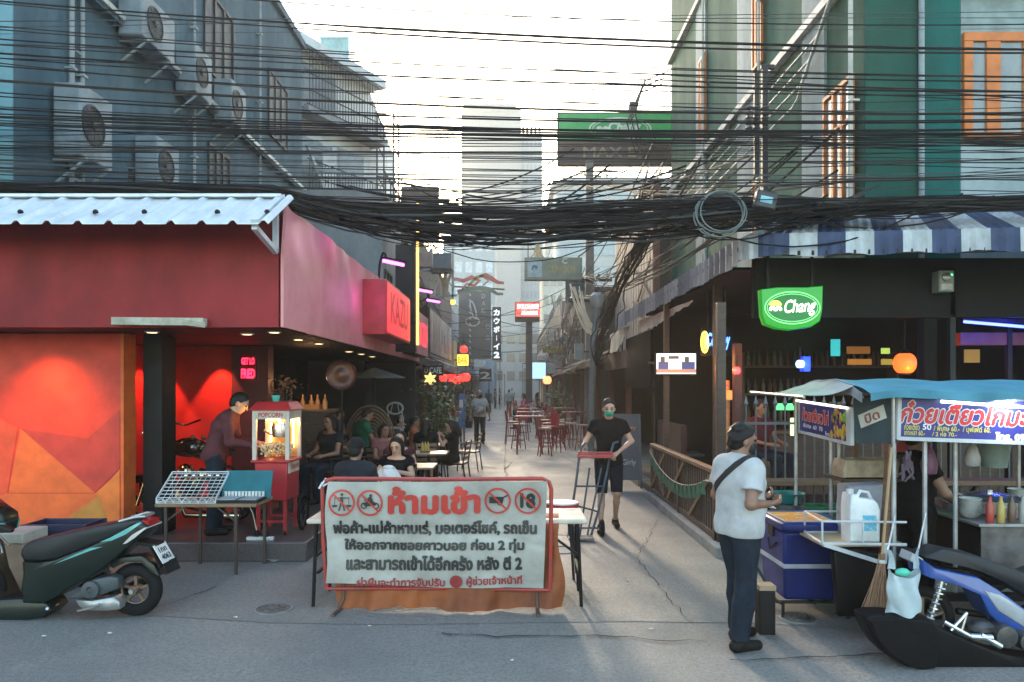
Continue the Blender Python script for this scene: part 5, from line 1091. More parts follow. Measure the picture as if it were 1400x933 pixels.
# dark twisted bundle dropping to the lamp post
vb = M()
for i in range(20):
    o = Vector((rc.gauss(0, .09), rc.uniform(-.14, .14), rc.uniform(-.08, .08)))
    ks_ = [P(885, 325, 11) , P(872, 350, 12), P(848, 395, 14.5), P(836, 430, 16.5), P(822, 462, 18.5), P(815, 500, 19.6)]
    pts = []
    for k in range(len(ks_) - 1):
        for t in (0, .33, .66): pts.append(ks_[k].lerp(ks_[k + 1], t) + o * (1 + .6 * math.sin(k + t * 3 + i)) + Vector((rc.uniform(-.02, .02), 0, rc.uniform(-.02, .02))))
    vb.tube(pts + [ks_[-1]], rc.choice((.010, .012, .015)), 5)
solo('cable_drop', vb, mCABLE, 'dark twisted bundle of cables dropping towards the grey street lamp', 'cable bundle', kind='stuff')
mCREAMC = mat('cream_cable', (.80, .66, .52), .6, grime=.1)
for i in range(16):
    Y = 20.4 + rc.uniform(-.3, .3); a = P(rc.uniform(779, 797), rc.uniform(388, 402), Y); c2 = P(rc.uniform(815, 832), rc.uniform(446, 462), Y); pts = []
    m1 = P(rc.uniform(793, 812), rc.uniform(455, 482), Y)
    for k in range(15): t = k / 14; pts.append(a * (1 - t) ** 2 + m1 * 2 * t * (1 - t) + c2 * t * t)
    solo('pale_cable_loop', M().tube(pts, .017, 5), mCREAMC, 'cream cable end drooping in the pale bundle beside the street lamp', 'cable', 'pale cable loops by the street lamp')
for i in range(30):
    Y = rc.uniform(27, 42); z0 = rc.uniform(3.6, 6.2); x0_ = 2.9 + rc.uniform(-1.1, .1); d = rc.uniform(.6, 1.8)
    solo('slack_cable', M().tube(hang((x0_, Y, z0), (x0_ + d * .3, Y + d * 2, z0 + rc.uniform(-.3, .3)), rc.uniform(.3, 1.), 12, .02), .018, 5), rc.choice([mCABLE, mCABG, mCABG, mat('slack_grey', (.26, .27, .28), .6)]), 'slack cable looping on the dark shophouses beyond the concrete pole', 'cable', 'slack loops on the shophouses')
# coil of spare cable and the splice box
cl = thing('cable_coil', 'round coil of spare grey cable tied to the tangle above the side awning', 'cable coil', P(982, 325, 8.1)); c_ = P(982, 295, 8.1)
for k, (rx, rz) in enumerate(((.27, .24), (.25, .25), (.28, .22), (.24, .22))):
    obj('turn', M().tube([c_ + Vector((math.cos(t) * rx + .01 * k, -.02 * k, math.sin(t) * rz + .012 * k)) for t in [2 * math.pi * i / 28 for i in range(28)]], .008, 6, True), mat('coil_grey', (.16, .19, .19), .5), cl)
sb = thing('splice_box', 'tilted black splice box with a pale blue label on the cables', 'splice box', P(1045, 290, 8.0)); c_ = P(1046, 275, 8.0)
obj('case', M().obox(c_, (.23, .12, .19), (0, R(12), 0)), mat('splice_black', (.03, .032, .036), .45), sb, bevel=.02); obj('label', M().obox(c_ + Vector((-.005, -.063, .0)), (.13, .004, .07), (0, R(12), 0)), mat('pale_blue_label', (.25, .55, .65), .5), sb); obj('clamp', M().obox(c_ + Vector((0, 0, .11)), (.06, .06, .05), (0, R(12), 0)), mDARK, sb)
for (px, py, lb) in ((820, 150, None),):
    pass
# insulator stack pole top seen against the green building
ip = thing('insulator_mast', 'dark steel mast with insulators in front of the green building ledge', 'mast', P(1036, 300, 9.6)); Y = 9.6
obj('mast', M().beam(P(1045, 90, Y), P(1045, 300, Y), .07, .07).beam(P(1034, 100, Y), P(1034, 240, Y), .06, .06).beam(P(1040, 92, Y), P(1058, 92, Y), .05, .05), mDARK, ip)
m = M()
for px in (1024, 1034, 1046):
    for k in range(5): m.lathe([(.03, 0), (.055, .02), (.03, .04)], P(px, 150 + k * 7, Y - .06), n=8)
obj('insulator', m, mat('insulator_grey', (.10, .10, .11), .35), ip)
rag = thing('torn_fibre', 'tan torn end of fibre hanging out of the sagging tangle', 'torn fibre', P(735, 352, 8.2)); m = M()
for i in range(14): m.tube([P(735 + rc.uniform(-3, 3), 334, 8.2), P(735 + rc.uniform(-6, 6), 343, 8.2), P(735 + rc.uniform(-9, 9), 352, 8.2)], .006, 4)
obj('strand', m, mat('tan_fibre', (.45, .32, .2), .8), rag)
# ================================================================ barrier with the notice banner
BY = 6.35
bn = thing('barrier', 'red pipe barrier carrying a white notice banner with red and black Thai writing', 'barrier', (XP(600, BY), BY, 0))
mRPIPE = mat('worn_red_pipe', (.40, .035, .03), .45, col2=(.22, .05, .04), sc=8)
fr = M(); r_ = .018
def bp(px, py, dy=0.): q = P(px, py, BY); q.y += dy; return q
fr.tube([bp(446, 806, .02), bp(441, 740, .02), bp(440, 668, .02), bp(444, 658, .02), bp(455, 655, .02), bp(600, 656, .02), bp(742, 655, .02), bp(751, 660, .02), bp(754, 670, .02), bp(752, 808, .02)], r_, 8)
fr.tube([bp(446, 806, .02), bp(600, 806, .03), bp(752, 808, .02)], r_ * .8, 8)
for px in (520, 600, 680): fr.tube([bp(px, 656, .025), bp(px, 806, .025)], .01, 6)
obj('frame', fr, mRPIPE, bn)
for px, lab in ((468, -.12), (734, .02)):
    t0 = bp(px, 800, .05); z0 = .02
    obj('foot', M().tube([Vector((t0.x, BY + .06, t0.z)), Vector((t0.x, BY + .04, .10)), Vector((t0.x + lab * .3, BY + .02, .03))], .014, 7).tube([Vector((t0.x + lab * .4, BY - .16, .018)), Vector((t0.x, BY + .28, .018))], .016, 7), mat('rust_pipe', (.11, .06, .05), .6), bn)
def wr(x, z):
    s = (z - .2) / .95
    return .011 * math.sin(x * 5 + z * 3) + .009 * math.sin(z * 9 - x * 2) + .007 * math.exp(-((z - .62 + .1 * math.sin(x * 2)) / .03) ** 2) + .006 * math.exp(-((x + .75 - .2 * z) / .03) ** 2) + .006 * math.exp(-((x - .02 + .3 * z) / .04) ** 2) + .010 * math.exp(-((s - .05) / .08) ** 2) * math.sin(x * 7) + .004 * math.sin(x * 17 + z * 13) + .012 * max(0, .25 - s) * math.sin(x * 3 + 1)
TL, TR_, BR_, BL = bp(447, 659), bp(748, 658), bp(743, 806), bp(446, 797)
def cloth(a, b2):
    t = TL.lerp(TR_, a); bo = BL.lerp(BR_, a); p = bo.lerp(t, b2); p.z += .010 * math.sin(a * 9) * (1 - b2) * .6; p.x += .012 * math.sin(b2 * 7) * (1 if a < .03 else 0); p.y = BY - .012 + wr(p.x, p.z); return p
mBAN = mat('banner_vinyl', (.40, .385, .35), .5, col2=(.28, .265, .235), sc=2.6, bump=.15, bsc=9)
obj('banner', M().sheet(cloth, 70, 40, -.004), mBAN, bn, smooth=70)
def onto(m, d=.004):
    d += .012
    m.v = [(p[0], BY - .012 + wr(p[0], p[2]) - d, p[2]) for p in m.v]; return m
def bt_(txt, x0, x1, y0, y1, bold, res=56): return M().text(txt, bp((x0 + x1) / 2, (y0 + y1) / 2), (1, 0, 0), (0, 0, 1), (x1 - x0) * BY / FPX, (y1 - y0) * BY / FPX, bold, res)
mBR = mat('banner_red', (.52, .035, .025), .45); mBB = mat('banner_black', (.02, .02, .022), .45); mBD = mat('banner_dark_red', (.30, .03, .03), .5)
obj('red_title', onto(bt_('ห้ามเข้า', 531, 657, 664, 703, 3)), mBR, bn)
b_ = bt_('พ่อค้า-แม่ค้าหาบเร่, มอเตอร์ไซค์, รถเข็น', 456, 734, 711, 732, 3)
for q in (bt_('ให้ออกจากซอยคาวบอย ก่อน 2 ทุ่ม', 471, 717, 736, 756, 3), bt_('และสามารถเข้าได้อีกครั้ง หลัง ตี 2', 474, 714, 758, 779, 3)): b_.add(q.v, q.f)
obj('black_writing', onto(b_), mBB, bn)
q = bt_('ฝ่าฝืนจะทำการจับปรับ', 489, 609, 788, 801, 2); q2 = bt_('ผู้ช่วยเจ้าหน้าที่', 638, 714, 786, 802, 2); q.add(q2.v, q2.f)
ce = bp(624, 794); k0 = len(q.v); m = M().lathe([(.055, 0), (.05, .001)], ce, (0, -1, 0), 20); q.add(m.v, m.f); obj('red_writing', onto(q), mBD, bn)
def ring(px, py, r, w_):
    c_ = bp(px, py); m = M(); n_ = 36; o_ = [(c_.x + math.cos(2 * math.pi * i / n_) * r, 0, c_.z + math.sin(2 * math.pi * i / n_) * r) for i in range(n_)]; i_ = [(c_.x + math.cos(2 * math.pi * i / n_) * (r - w_), 0, c_.z + math.sin(2 * math.pi * i / n_) * (r - w_)) for i in range(n_)]
    m.add(o_ + i_, [(i, (i + 1) % n_, n_ + (i + 1) % n_, n_ + i) for i in range(n_)])
    d = Vector((-.7, 0, .7)) * (r - w_ * .5); e = Vector((.7, 0, .7)) * w_ * .42
    for k in range(8): a, b3 = c_ - d + d * 2 * k / 8, c_ - d + d * 2 * (k + 1) / 8; m.quad(a - e, b3 - e, b3 + e, a + e)
    return m
pg = M()
for px, py in ((468, 687), (506.5, 687), (680.5, 684.5), (721.5, 684.5)): q = ring(px, py, .113, .016); pg.add(q.v, q.f)
obj('prohibition_ring', onto(pg, .006), mBR, bn)
pic = M()
def pp_(pts): pic.add([tuple(bp(a, b3)) for a, b3 in pts], [tuple(reversed(range(len(pts))))])
def disc(px, py, r, w_=None):
    n_ = 14; o_ = [(px + math.cos(2 * math.pi * i / n_) * r, py + math.sin(2 * math.pi * i / n_) * r) for i in range(n_)]
    if w_ is None: pp_(o_)
    else:
        i_ = [(px + math.cos(2 * math.pi * i / n_) * (r - w_), py + math.sin(2 * math.pi * i / n_) * (r - w_)) for i in range(n_)]
        for i in range(n_): j = (i + 1) % n_; pp_([o_[i], o_[j], i_[j], i_[i]])
disc(468, 676, 2); pp_([(466, 679), (470, 679), (470, 688), (466, 688)]); pp_([(458, 680), (478, 680), (478, 681.2), (458, 681.2)]); pp_([(466, 688), (468, 688), (465, 698), (463, 698)]); pp_([(468, 688), (470, 688), (473, 698), (471, 698)])
for x in (458.5, 477.5): pp_([(x - .4, 681), (x + .4, 681), (x + .4, 690), (x - .4, 690)]); pp_([(x - 4, 690), (x + 4, 690), (x + 2.5, 693), (x - 2.5, 693)])
disc(498.5, 691, 4.5, 1.6); disc(515, 691, 4.5, 1.6); pp_([(497, 688), (504, 684), (514, 686), (516, 690), (500, 692)]); pp_([(503, 686), (505, 679), (509, 679), (512, 686)]); disc(508, 677, 2.1); pp_([(503, 681), (505, 680), (500, 685), (498.5, 684)])
pp_([(669, 679), (688, 679), (694, 676), (694, 678), (689, 680.5), (687, 688), (669, 688)]); disc(683, 688, 3.2, 1.3)
onto(pic, .003)
for a, b3 in ((440, 488), (488, 600), (600, 760)):
    q = M(); [q.add([pic.v[i] for i in f], [tuple(range(len(f)))]) for f in pic.f if a < 700 + pic.v[f[0]][0] * FPX / BY < b3]; obj('pictogram', q, mBB, bn)
obj('numeral', onto(bt_('18', 711, 732, 674, 695, 3), .003), mBB, bn)
tie = M(); tie.tube([bp(443, 664, -.03), bp(450, 660, .05), bp(444, 655, .03), bp(441, 662, -.02)], .008, 6); tie.tube([bp(441, 660, .0), bp(437, 668, -.02)], .01, 6); obj('tie', tie, mWPAINT, bn)
# long white table and the orange tarpaulin
ft = thing('folding_table', 'long white folding table standing behind the notice banner', 'table', (-.57, 6.8, 0))
obj('tabletop', M().box(-1.80, .66, 6.46, 7.08, .735, .775), mat('table_white', (.66, .60, .50), .3, col2=(.52, .46, .38), sc=5), ft, bevel=.012)
for (x, y, dx) in ((-1.72, 6.50, -.03), (-1.70, 7.0, -.03), (.58, 6.50, .03), (.60, 7.0, .03)): obj('leg', M().tube([(x, y, .735), (x + dx, y, 0)], .016, 7), mBLACK, ft)
obj('brace', M().beam((.59, 6.5, .45), (.2, 6.55, .73), .02, .02).beam((-1.72, 6.5, .45), (-1.3, 6.55, .73), .02, .02).beam((.59, 6.5, .3), (.6, 7, .3), .02, .02).beam((-1.71, 6.5, .3), (-1.7, 7, .3), .02, .02), mBLACK, ft)
mTARP = mat('orange_tarpaulin', (.30, .075, .012), .65, col2=(.15, .034, .008), sc=2.0, bump=.2, bsc=6)
def tarp(a, b2):
    x = -1.50 + a * 1.93; dr = 1 - b2
    z = .775 * b2 + .010 + dr ** 4 * (.014 + .010 * math.sin(x * 5.3) + .006 * math.sin(x * 17)); y = 6.44 - .03 * dr - .05 * dr * dr + (.030 * math.sin(x * 9 + 2 * dr) + .016 * math.sin(x * 21 + 1 + dr * 3) + .03 * math.sin(x * 4) + .012 * math.sin(x * 37 + dr * 6)) * dr
    if b2 > .93: y = 6.44 + (b2 - .93) * 4.; z = .782
    x += .03 * math.sin(b2 * 6) * (1 if a > .97 else (-1 if a < .03 else 0)); return (x, y, z)
solo('tarpaulin', M().sheet(tarp, 70, 26, -.004), mTARP, 'orange tarpaulin draped over the long white table down to the road', 'tarpaulin', smooth=70)
def stool_round(p, h, r, label, mtop, mrim, group=None):
    t = thing('stool', label, 'stool', p, 0, group)
    obj('seat', M().lathe([(r * .2, h), (r, h), (r, h - .012)], n=22), mtop, t, w=False); obj('rim', M().lathe([(r * .98, h - .06), (r * 1.03, h - .05), (r * 1.03, h - .013), (r * .9, h - .012)], n=22), mrim, t, w=False)
    for k in range(4):
        a = k * math.pi / 2 + .6; obj('leg', M().tube([(math.cos(a) * r * .7, math.sin(a) * r * .7, h - .05), (math.cos(a) * r * 1.15, math.sin(a) * r * 1.15, 0)], .014, 6), mDARK, t, w=False)
    obj('foot_ring', M().tube([(math.cos(a) * r * 1.0, math.sin(a) * r * 1.0, h * .35) for a in [2 * math.pi * i / 20 for i in range(20)]], .008, 5, True), mCHROME, t, w=False); return t
stool_round(Vector((XP(768, 7.55), 7.55, 0)), .76, .17, 'red rimmed round stool with white top right behind the white table', mWHITE, mRED)

# ================================================================ popcorn cart
pc = thing('popcorn_cart', 'red popcorn cart with lit glass case and spoked wheel in the red bar', 'popcorn cart', (-2.73, 8.75, .22)); px0, px1, py0, py1 = -2.98, -2.57, 8.5, 8.98
mPR = mat('cart_red', (.42, .02, .03), .35, col2=(.33, .018, .025), sc=5)
obj('cabinet', M().box(px0 + .02, px1 - .02, py0, py1, .62, 1.06), mPR, pc, bevel=.012); m = M()
for x in (px0 + .05, px1 - .05):
    for y in (py0 + .04, py1 - .04): m.box(x - .02, x + .02, y - .02, y + .02, .24, .62)
obj('legs', m.box(px0 + .05, px1 - .05, py0 + .03, py0 + .06, .36, .39).box(px0 + .05, px1 - .05, py1 - .06, py1 - .03, .36, .39), mPR, pc); obj('shelf_tray', M().box(px0 - .02, px1 + .02, py0 - .03, py1, 1.06, 1.09), mPR, pc, bevel=.008)
m = M()
for x in (px0 + .015, px1 - .015):
    for y in (py0 + .015, py1 - .015): m.box(x - .022, x + .022, y - .022, y + .022, 1.09, 1.66)
obj('corner_post', m, mat('cart_cream', (.60, .52, .45), .4), pc)
obj('header_board', M().box(px0 + .02, px1 - .02, py0 - .01, py0 + .02, 1.56, 1.66).box(px1 - .025, px1 + .005, py0 + .03, py1 - .02, 1.56, 1.66), mat('header_cream', (.52, .45, .38), .5), pc); obj('lettering', M().text('POPCORN', ((px0 + px1) / 2, py0 - .012, 1.61), (1, 0, 0), (0, 0, 1), .28, .055, 2).text('Popcorn', (px1 + .008, (py0 + py1) / 2, 1.0), (0, 1, 0), (0, 0, 1), .30, .09, 2), mRED, pc)
obj('side_label', M().box(px1 - .018, px1 - .005, py0 + .04, py1 - .04, .93, 1.055), mat('label_cream', (.60, .52, .40), .6), pc)
obj('roof', M().add([(px0 - .04, py0 - .04, 1.66), (px1 + .04, py0 - .04, 1.66), (px1 + .04, py1 + .04, 1.66), (px0 - .04, py1 + .04, 1.66), (px0 + .02, py0 + .04, 1.76), (px1 - .02, py0 + .04, 1.76), (px1 - .02, py1 - .04, 1.76), (px0 + .02, py1 - .04, 1.76)], [(0, 3, 2, 1), (4, 5, 6, 7), (0, 1, 5, 4), (1, 2, 6, 5), (2, 3, 7, 6), (3, 0, 4, 7)]), mPR, pc, bevel=.01)
obj('rear_panel', M().box(px0 + .03, px1 - .03, py1 - .02, py1 - .005, 1.09, 1.56), mat('case_gold', (.50, .28, .08), .35), pc)
m = M()
for i in range(260):
    x, y = rnd.uniform(px0 + .05, px1 - .05), rnd.uniform(py0 + .05, py1 - .06); h = .11 + .06 * math.cos((x - (px0 + px1) / 2) * 5); m.ball((x, y, 1.10 + h * rnd.random() ** .4), rnd.uniform(.012, .019), 6)
q = obj('popcorn_heap', m, mat('popcorn', (.72, .62, .40), .7, col2=(.6, .44, .2), sc=30), pc); q['kind'] = 'stuff'
kt = obj('kettle', M().lathe([(.02, 1.33), (.09, 1.34), (.10, 1.45), (.085, 1.50), (.02, 1.51)], ((px0 + px1) / 2 + .02, py0 + .27, 0), n=20), mCHROME, pc); obj('hanger', M().tube([((px0 + px1) / 2 + .02, py0 + .27, 1.5), ((px0 + px1) / 2 + .02, py0 + .27, 1.66)], .012).tube([((px0 + px1) / 2 - .08, py0 + .27, 1.36), ((px0 + px1) / 2 - .15, py0 + .2, 1.42)], .012), mCHROME, kt)
mPCL = mat('case_lamp', (.9, .7, .3), .4, emit=(1, .62, .16), es=9); obj('case_lamp', M().tube([(px0 + .07, py1 - .06, 1.15), (px0 + .07, py1 - .06, 1.5)], .012).tube([(px1 - .07, py1 - .06, 1.2), (px1 - .07, py1 - .06, 1.5)], .012).tube([(px1 - .12, py0 + .1, 1.545), (px0 + .12, py0 + .1, 1.545)], .01), mPCL, pc)
lamp('POINT', ((px0 + px1) / 2 + .05, py0 + .24, 1.52), 14, (1, .58, .16), .03)
def spoked(c_, r, ax, mt_t, mt_r, par, ns=12, tw=.018):
    wv = Vector(ax).normalized(); o = wv.orthogonal().normalized(); e = wv.cross(o); c_ = Vector(c_)
    wh = obj('wheel', M().tube([c_ + (o * math.cos(t) + e * math.sin(t)) * r for t in [2 * math.pi * i / 30 for i in range(30)]], tw, 8, True), mt_t, par); s = M()
    for k in range(ns): t = 2 * math.pi * k / ns; s.tube([c_, c_ + (o * math.cos(t) + e * math.sin(t)) * r], .005, 5)
    obj('spokes', s.lathe([(.03, -.03), (.03, .03)], c_, ax, 12), mt_r, wh); return wh
spoked((px1 + .06, py1 - .1, .22 + .21), .20, (1, 0, 0), mRUB, mDARK, pc); spoked((px0 - .05, py1 - .1, .22 + .21), .20, (1, 0, 0), mRUB, mDARK, pc); obj('caster', M().lathe([(.03, -.012), (.03, .012)], (px1 - .05, py0 + .04, .25), (1, 0, 0), 12).lathe([(.03, -.012), (.03, .012)], (px0 + .05, py0 + .04, .25), (1, 0, 0), 12), mRUB, pc)
tc_ = thing('teal_cup', 'small turquoise cup on the popcorn cart roof', 'cup', (px0 + .2, py0 + .2, 1.76)); obj('cup', M().lathe([(.035, 0), (.05, .07), (.045, .072), (.03, .01)], (px0 + .2, py0 + .2, 1.76), n=16, cap=False), mat('turquoise', (.08, .50, .42), .4), tc_)
ps = thing('power_strip', 'white power strip with plugs on the edge of the bar platform', 'power strip', (XP(356, 8.25), 8.25, .22)); c_ = ps.location; obj('strip', M().box(c_.x - .15, c_.x + .15, 8.22, 8.28, .22, .26), mWHITE, ps, bevel=.008); obj('plug', M().box(c_.x - .06, c_.x - .02, 8.23, 8.27, .26, .33).box(c_.x + .06, c_.x + .09, 8.23, 8.27, .26, .31), mBLACK, ps); obj('cord', M().tube([(c_.x - .04, 8.25, .32), (c_.x - .12, 8.35, .5), (c_.x - .2, 8.3, .72), (c_.x - .25, 8.3, .6)], .006, 5), mCREAMC, ps)
# folding table of trinkets
tt = thing('trinket_table', 'small brown folding table holding the white wire rack and the teal case', 'table', (-3.15, 7.85, 0)); obj('tabletop', M().box(-3.66, -2.62, 7.56, 8.10, .70, .735), mat('worn_board', (.24, .15, .085), .55, col2=(.15, .09, .05), sc=5, stretch=(1, 6, 1)), tt, bevel=.006)
for (x, y) in ((-3.56, 7.6), (-3.40, 8.06), (-2.84, 7.6), (-2.70, 8.06)): obj('leg', M().box(x - .014, x + .014, y - .014, y + .014, 0, .70), mat('leg_brown', (.07, .045, .035), .5), tt)
obj('brace', M().beam((-3.56, 7.6, .55), (-3.36, 7.6, .7), .015, .015).beam((-2.84, 7.6, .55), (-3.04, 7.6, .7), .015, .015).beam((-2.84, 7.6, .2), (-2.76, 7.58, .24), .02, .02), MATS['leg_brown'], tt)
rk = thing('wire_rack', 'white wire display rack with little pegs on the brown folding table', 'rack', (-3.32, 7.85, .735)); x0, x1, y0, y1, zb = -3.66, -3.05, 7.60, 7.96, .737; m = M()
for k in range(9):
    t = k / 8; y = y0 + (y1 - y0) * t; z = zb + .02 + .24 * t; m.tube([(x0, y, z), (x1, y, z)], .004, 5)
for k in range(12): x = x0 + (x1 - x0) * k / 11; m.tube([(x, y0, zb + .02), (x, y1, zb + .26)], .003, 4)
for x in (x0, x1): m.tube([(x, y0, zb), (x, y1, zb), (x, y1, zb + .28), (x, y0, zb + .05), (x, y0, zb)], .006, 5)
m.tube([(x0, y1, zb + .28), (x1, y1, zb + .28)], .006, 5).tube([(x0, y0, zb), (x1, y0, zb)], .006, 5)
for k in range(7): x = x0 + .05 + k * .085; m.tube([(x + .04 * math.cos(a), y0 - .003, zb + .045 * math.sin(a)) for a in [math.pi * i / 8 for i in range(9)]], .004, 4)
obj('wire_frame', m, mat('wire_white', (.66, .69, .70), .4), rk); m = M()
for k in range(5): x = x0 + .18 + k * .085; m.ball((x, y1 - .08, zb + .245), .022, 8, (1, .6, 1.2))
obj('trinket', m, mCHROME, rk)
tcs = thing('trinket_case', 'open teal lined display case leaning on the brown folding table', 'case', (-2.85, 7.85, .735)); obj('lid', M().obox((-2.84, 7.94, .735 + .15), (.52, .022, .30), (R(-18), 0, 0)), mat('teal_velvet', (.012, .13, .16), .8, col2=(.008, .09, .12)), tcs, bevel=.004)
obj('base', M().box(-3.08, -2.62, 7.60, 7.88, .736, .765), mDARK, tcs, bevel=.004); m = M(); [m.box(-3.06 + k * .036, -3.035 + k * .036, 7.865, 7.885, .768, .82) for k in range(12)]; obj('card_row', m, mWPAINT, tcs); m = M(); m.box(-3.06, -2.86, 7.62, 7.84, .766, .772).box(-2.83, -2.64, 7.62, 7.84, .766, .771); obj('tray_card', m, mat('card_grey', (.40, .44, .45), .6), tcs)
cr1 = crate(Vector((XP(90, 7.3), 7.3, .0)), (.62, .36, .32), mBLACK, 'crate', 'black plastic crate on the ground supporting the navy crate', 'crate'); cr2 = crate(Vector((XP(88, 7.3), 7.3, .325)), (.60, .36, .28), mat('navy_plastic', (.018, .025, .06), .45), 'crate', 'navy plastic crate stacked behind the scooter seat', 'crate')
cb = thing('carton', 'tan cardboard carton with pale lid standing behind the scooter footboard', 'carton', (XP(20, 6.9), 6.9, 0)); obj('body', M().box(XP(-14, 6.9), XP(46, 6.9), 6.75, 7.1, 0, .50), mat('cardboard', (.34, .23, .16), .8), cb, bevel=.006); obj('lid', M().box(XP(-15, 6.9), XP(47, 6.9), 6.74, 7.11, .50, .60), mat('pale_lid', (.50, .46, .38), .7), cb, bevel=.012)

# ================================================================ scooter in the left foreground
SY = 6.25
sco = thing('scooter', 'dark green scooter with teal stripes and black seat parked side on', 'scooter', (XP(90, SY), SY, 0))
mSG = mat('scooter_green', (.004, .011, .009), .4, coat=.25, spec=.3, col2=(.003, .008, .007)); mST = mat('scooter_teal', (.12, .42, .40), .3, coat=.5); mSEAT = mat('scooter_seat', (.012, .014, .018), .5, spec=.4, bump=.1, bsc=200); mSIL = mat('engine_silver', (.42, .43, .43), .35, .6)
def sp(lst, k=4.665, oy=680): return [((a / k - 90) * SY / FPX, (842 - (oy + b2 / k)) * SY / FPX) for a, b2 in lst]
so_c = (XP(90, SY), SY, 0)
def spuff(name, lst, th, mt, dy=0., edge=.12, par=None): return obj(name, M().puff(sp(lst), (so_c[0], SY + dy, .0), (1, 0, 0), (0, 0, 1), th, edge), mt, par or sco, smooth=50)
spuff('seat', [(182, 350), (188, 315), (215, 285), (260, 262), (400, 228), (560, 192), (640, 172), (760, 150), (860, 133), (930, 125), (948, 138), (880, 180), (760, 238), (640, 284), (520, 332), (400, 378), (300, 392), (205, 388)], .26, mSEAT, 0, .14)
spuff('body_panel', [(205, 388), (300, 392), (400, 378), (640, 286), (880, 182), (946, 142), (985, 168), (962, 222), (900, 272), (830, 332), (760, 392), (700, 442), (600, 502), (480, 562), (420, 612), (330, 652), (212, 646), (198, 560), (215, 460)], .30, mSG, 0, .10)
spuff('stripe', [(690, 265), (760, 236), (940, 140), (955, 148), (860, 215), (770, 255)], .306, mST, 0, .06); spuff('stripe', [(400, 405), (520, 350), (640, 298), (725, 288), (640, 316), (520, 362)], .306, mST, 0, .06)
spuff('floorboard', [(-420, 640), (-60, 632), (200, 620), (360, 650), (385, 690), (340, 735), (150, 775), (0, 780), (-420, 760)], .26, mSG, 0, .06); spuff('floor_mat', [(-300, 634), (190, 616), (200, 628), (-300, 650)], .22, mRUB, 0, .05)
spuff('leg_shield', [(-360, 100), (-170, 120), (-60, 300), (-20, 480), (20, 560), (60, 645), (-80, 660), (-200, 520), (-330, 300)], .34, mSG, 0, .1); spuff('front_cowl', [(-260, 30), (-80, -10), (10, 60), (70, 102), (78, 150), (66, 208), (0, 214), (-120, 220), (-260, 140)], .22, mSG, 0, .15); spuff('cowl_trim', [(-40, 148), (78, 148), (66, 206), (0, 212), (-40, 200)], .226, mST, 0, .1); spuff('instrument_visor', [(-20, 58), (12, 62), (68, 104), (60, 140), (20, 110)], .16, mat('visor_smoke', (.10, .14, .16), .15), 0, .1)
hbm = M(); hx = lambda a, b2, dy=0.: Vector((so_c[0] + sp([(a, b2)])[0][0], SY + dy, sp([(a, b2)])[0][1]))
hbm.tube([hx(-60, 120, .25), hx(-50, 110, 0), hx(20, 150, -.16), hx(130, 195, -.30)], .014, 8); obj('handlebar', hbm, mBLACK, sco); obj('grip', M().tube([hx(60, 170, -.22), hx(140, 200, -.32)], .02, 8), mRUB, sco); obj('brake_lever', M().tube([hx(95, 250, -.20), hx(135, 285, -.24), hx(150, 310, -.26)], .008, 6).tube([hx(120, 200, -.25), hx(215, 258, -.3)], .008, 6), mCHROME, sco)
mr_ = obj('mirror', M().puff(sp([(100, 160), (135, 132), (180, 134), (240, 158), (232, 178), (170, 180), (115, 182)]), (so_c[0], SY - .30, 0), (1, 0, 0), (0, 0, 1), .05, .2), mBLACK, sco); obj('stalk', M().tube([hx(70, 190, -.2), hx(112, 175, -.29)], .008, 6), mBLACK, mr_)
def wheel(cx_, cz_, r, par, mt=mRUB, rim=mat('bronze_rim', (.22, .16, .12), .4, .6), sy=SY, w_=.055):
    c_ = (cx_, sy, cz_); wh = obj('wheel', M().tube([(cx_ + math.cos(t) * (r - w_), sy, cz_ + math.sin(t) * (r - w_)) for t in [2 * math.pi * i / 36 for i in range(36)]], w_, 10, True), mt, par)
    q = M().tube([(cx_ + math.cos(t) * (r - 2 * w_ + .008), sy, cz_ + math.sin(t) * (r - 2 * w_ + .008)) for t in [2 * math.pi * i / 30 for i in range(30)]], .016, 8, True).lathe([(.035, -.06), (.04, -.03), (.04, .03), (.035, .06)], c_, (0, 1, 0), 14)
    for k in range(5):
        t = 2 * math.pi * k / 5 + .3; q.beam(Vector(c_), Vector(c_) + Vector((math.cos(t), 0, math.sin(t))) * (r - 2 * w_ + .01), .022, .022, (0, 1, 0))
    obj('rim', q, rim, wh); return wh
RWX, RWZ = so_c[0] + (186 - 90) * SY / FPX, .225
wheel(RWX, RWZ, .225, sco); wheel(RWX - 1.32, .225, .225, sco)
spuff('engine_case', [(535, 625), (640, 630), (780, 608), (815, 640), (815, 685), (740, 695), (600, 690), (560, 665)], .16, mSIL, -.06, .12); spuff('air_box', [(590, 560), (640, 500), (760, 478), (805, 490), (800, 560), (700, 600), (560, 620), (480, 620)], .16, mat('airbox_grey', (.055, .065, .075), .5), -.05, .15); spuff('rear_fender', [(700, 395), (800, 370), (930, 360), (1010, 420), (1040, 490), (1000, 470), (930, 400), (820, 400), (740, 440)], .14, mSG, 0, .1); spuff('tail_lamp', [(935, 130), (985, 138), (985, 168), (950, 150)], .20, mat('tail_red', (.45, .02, .02), .25), 0, .2); spuff('turn_signal', [(835, 280), (900, 215), (980, 170), (985, 180), (920, 235), (860, 275)], .31, mat('signal_clear', (.55, .50, .48), .2), 0, .1)
obj('tail_bracket', M().beam(hx(900, 280), hx(1020, 300), .16, .03).beam(hx(975, 305), hx(1040, 440), .12, .015), mBLACK, sco); 
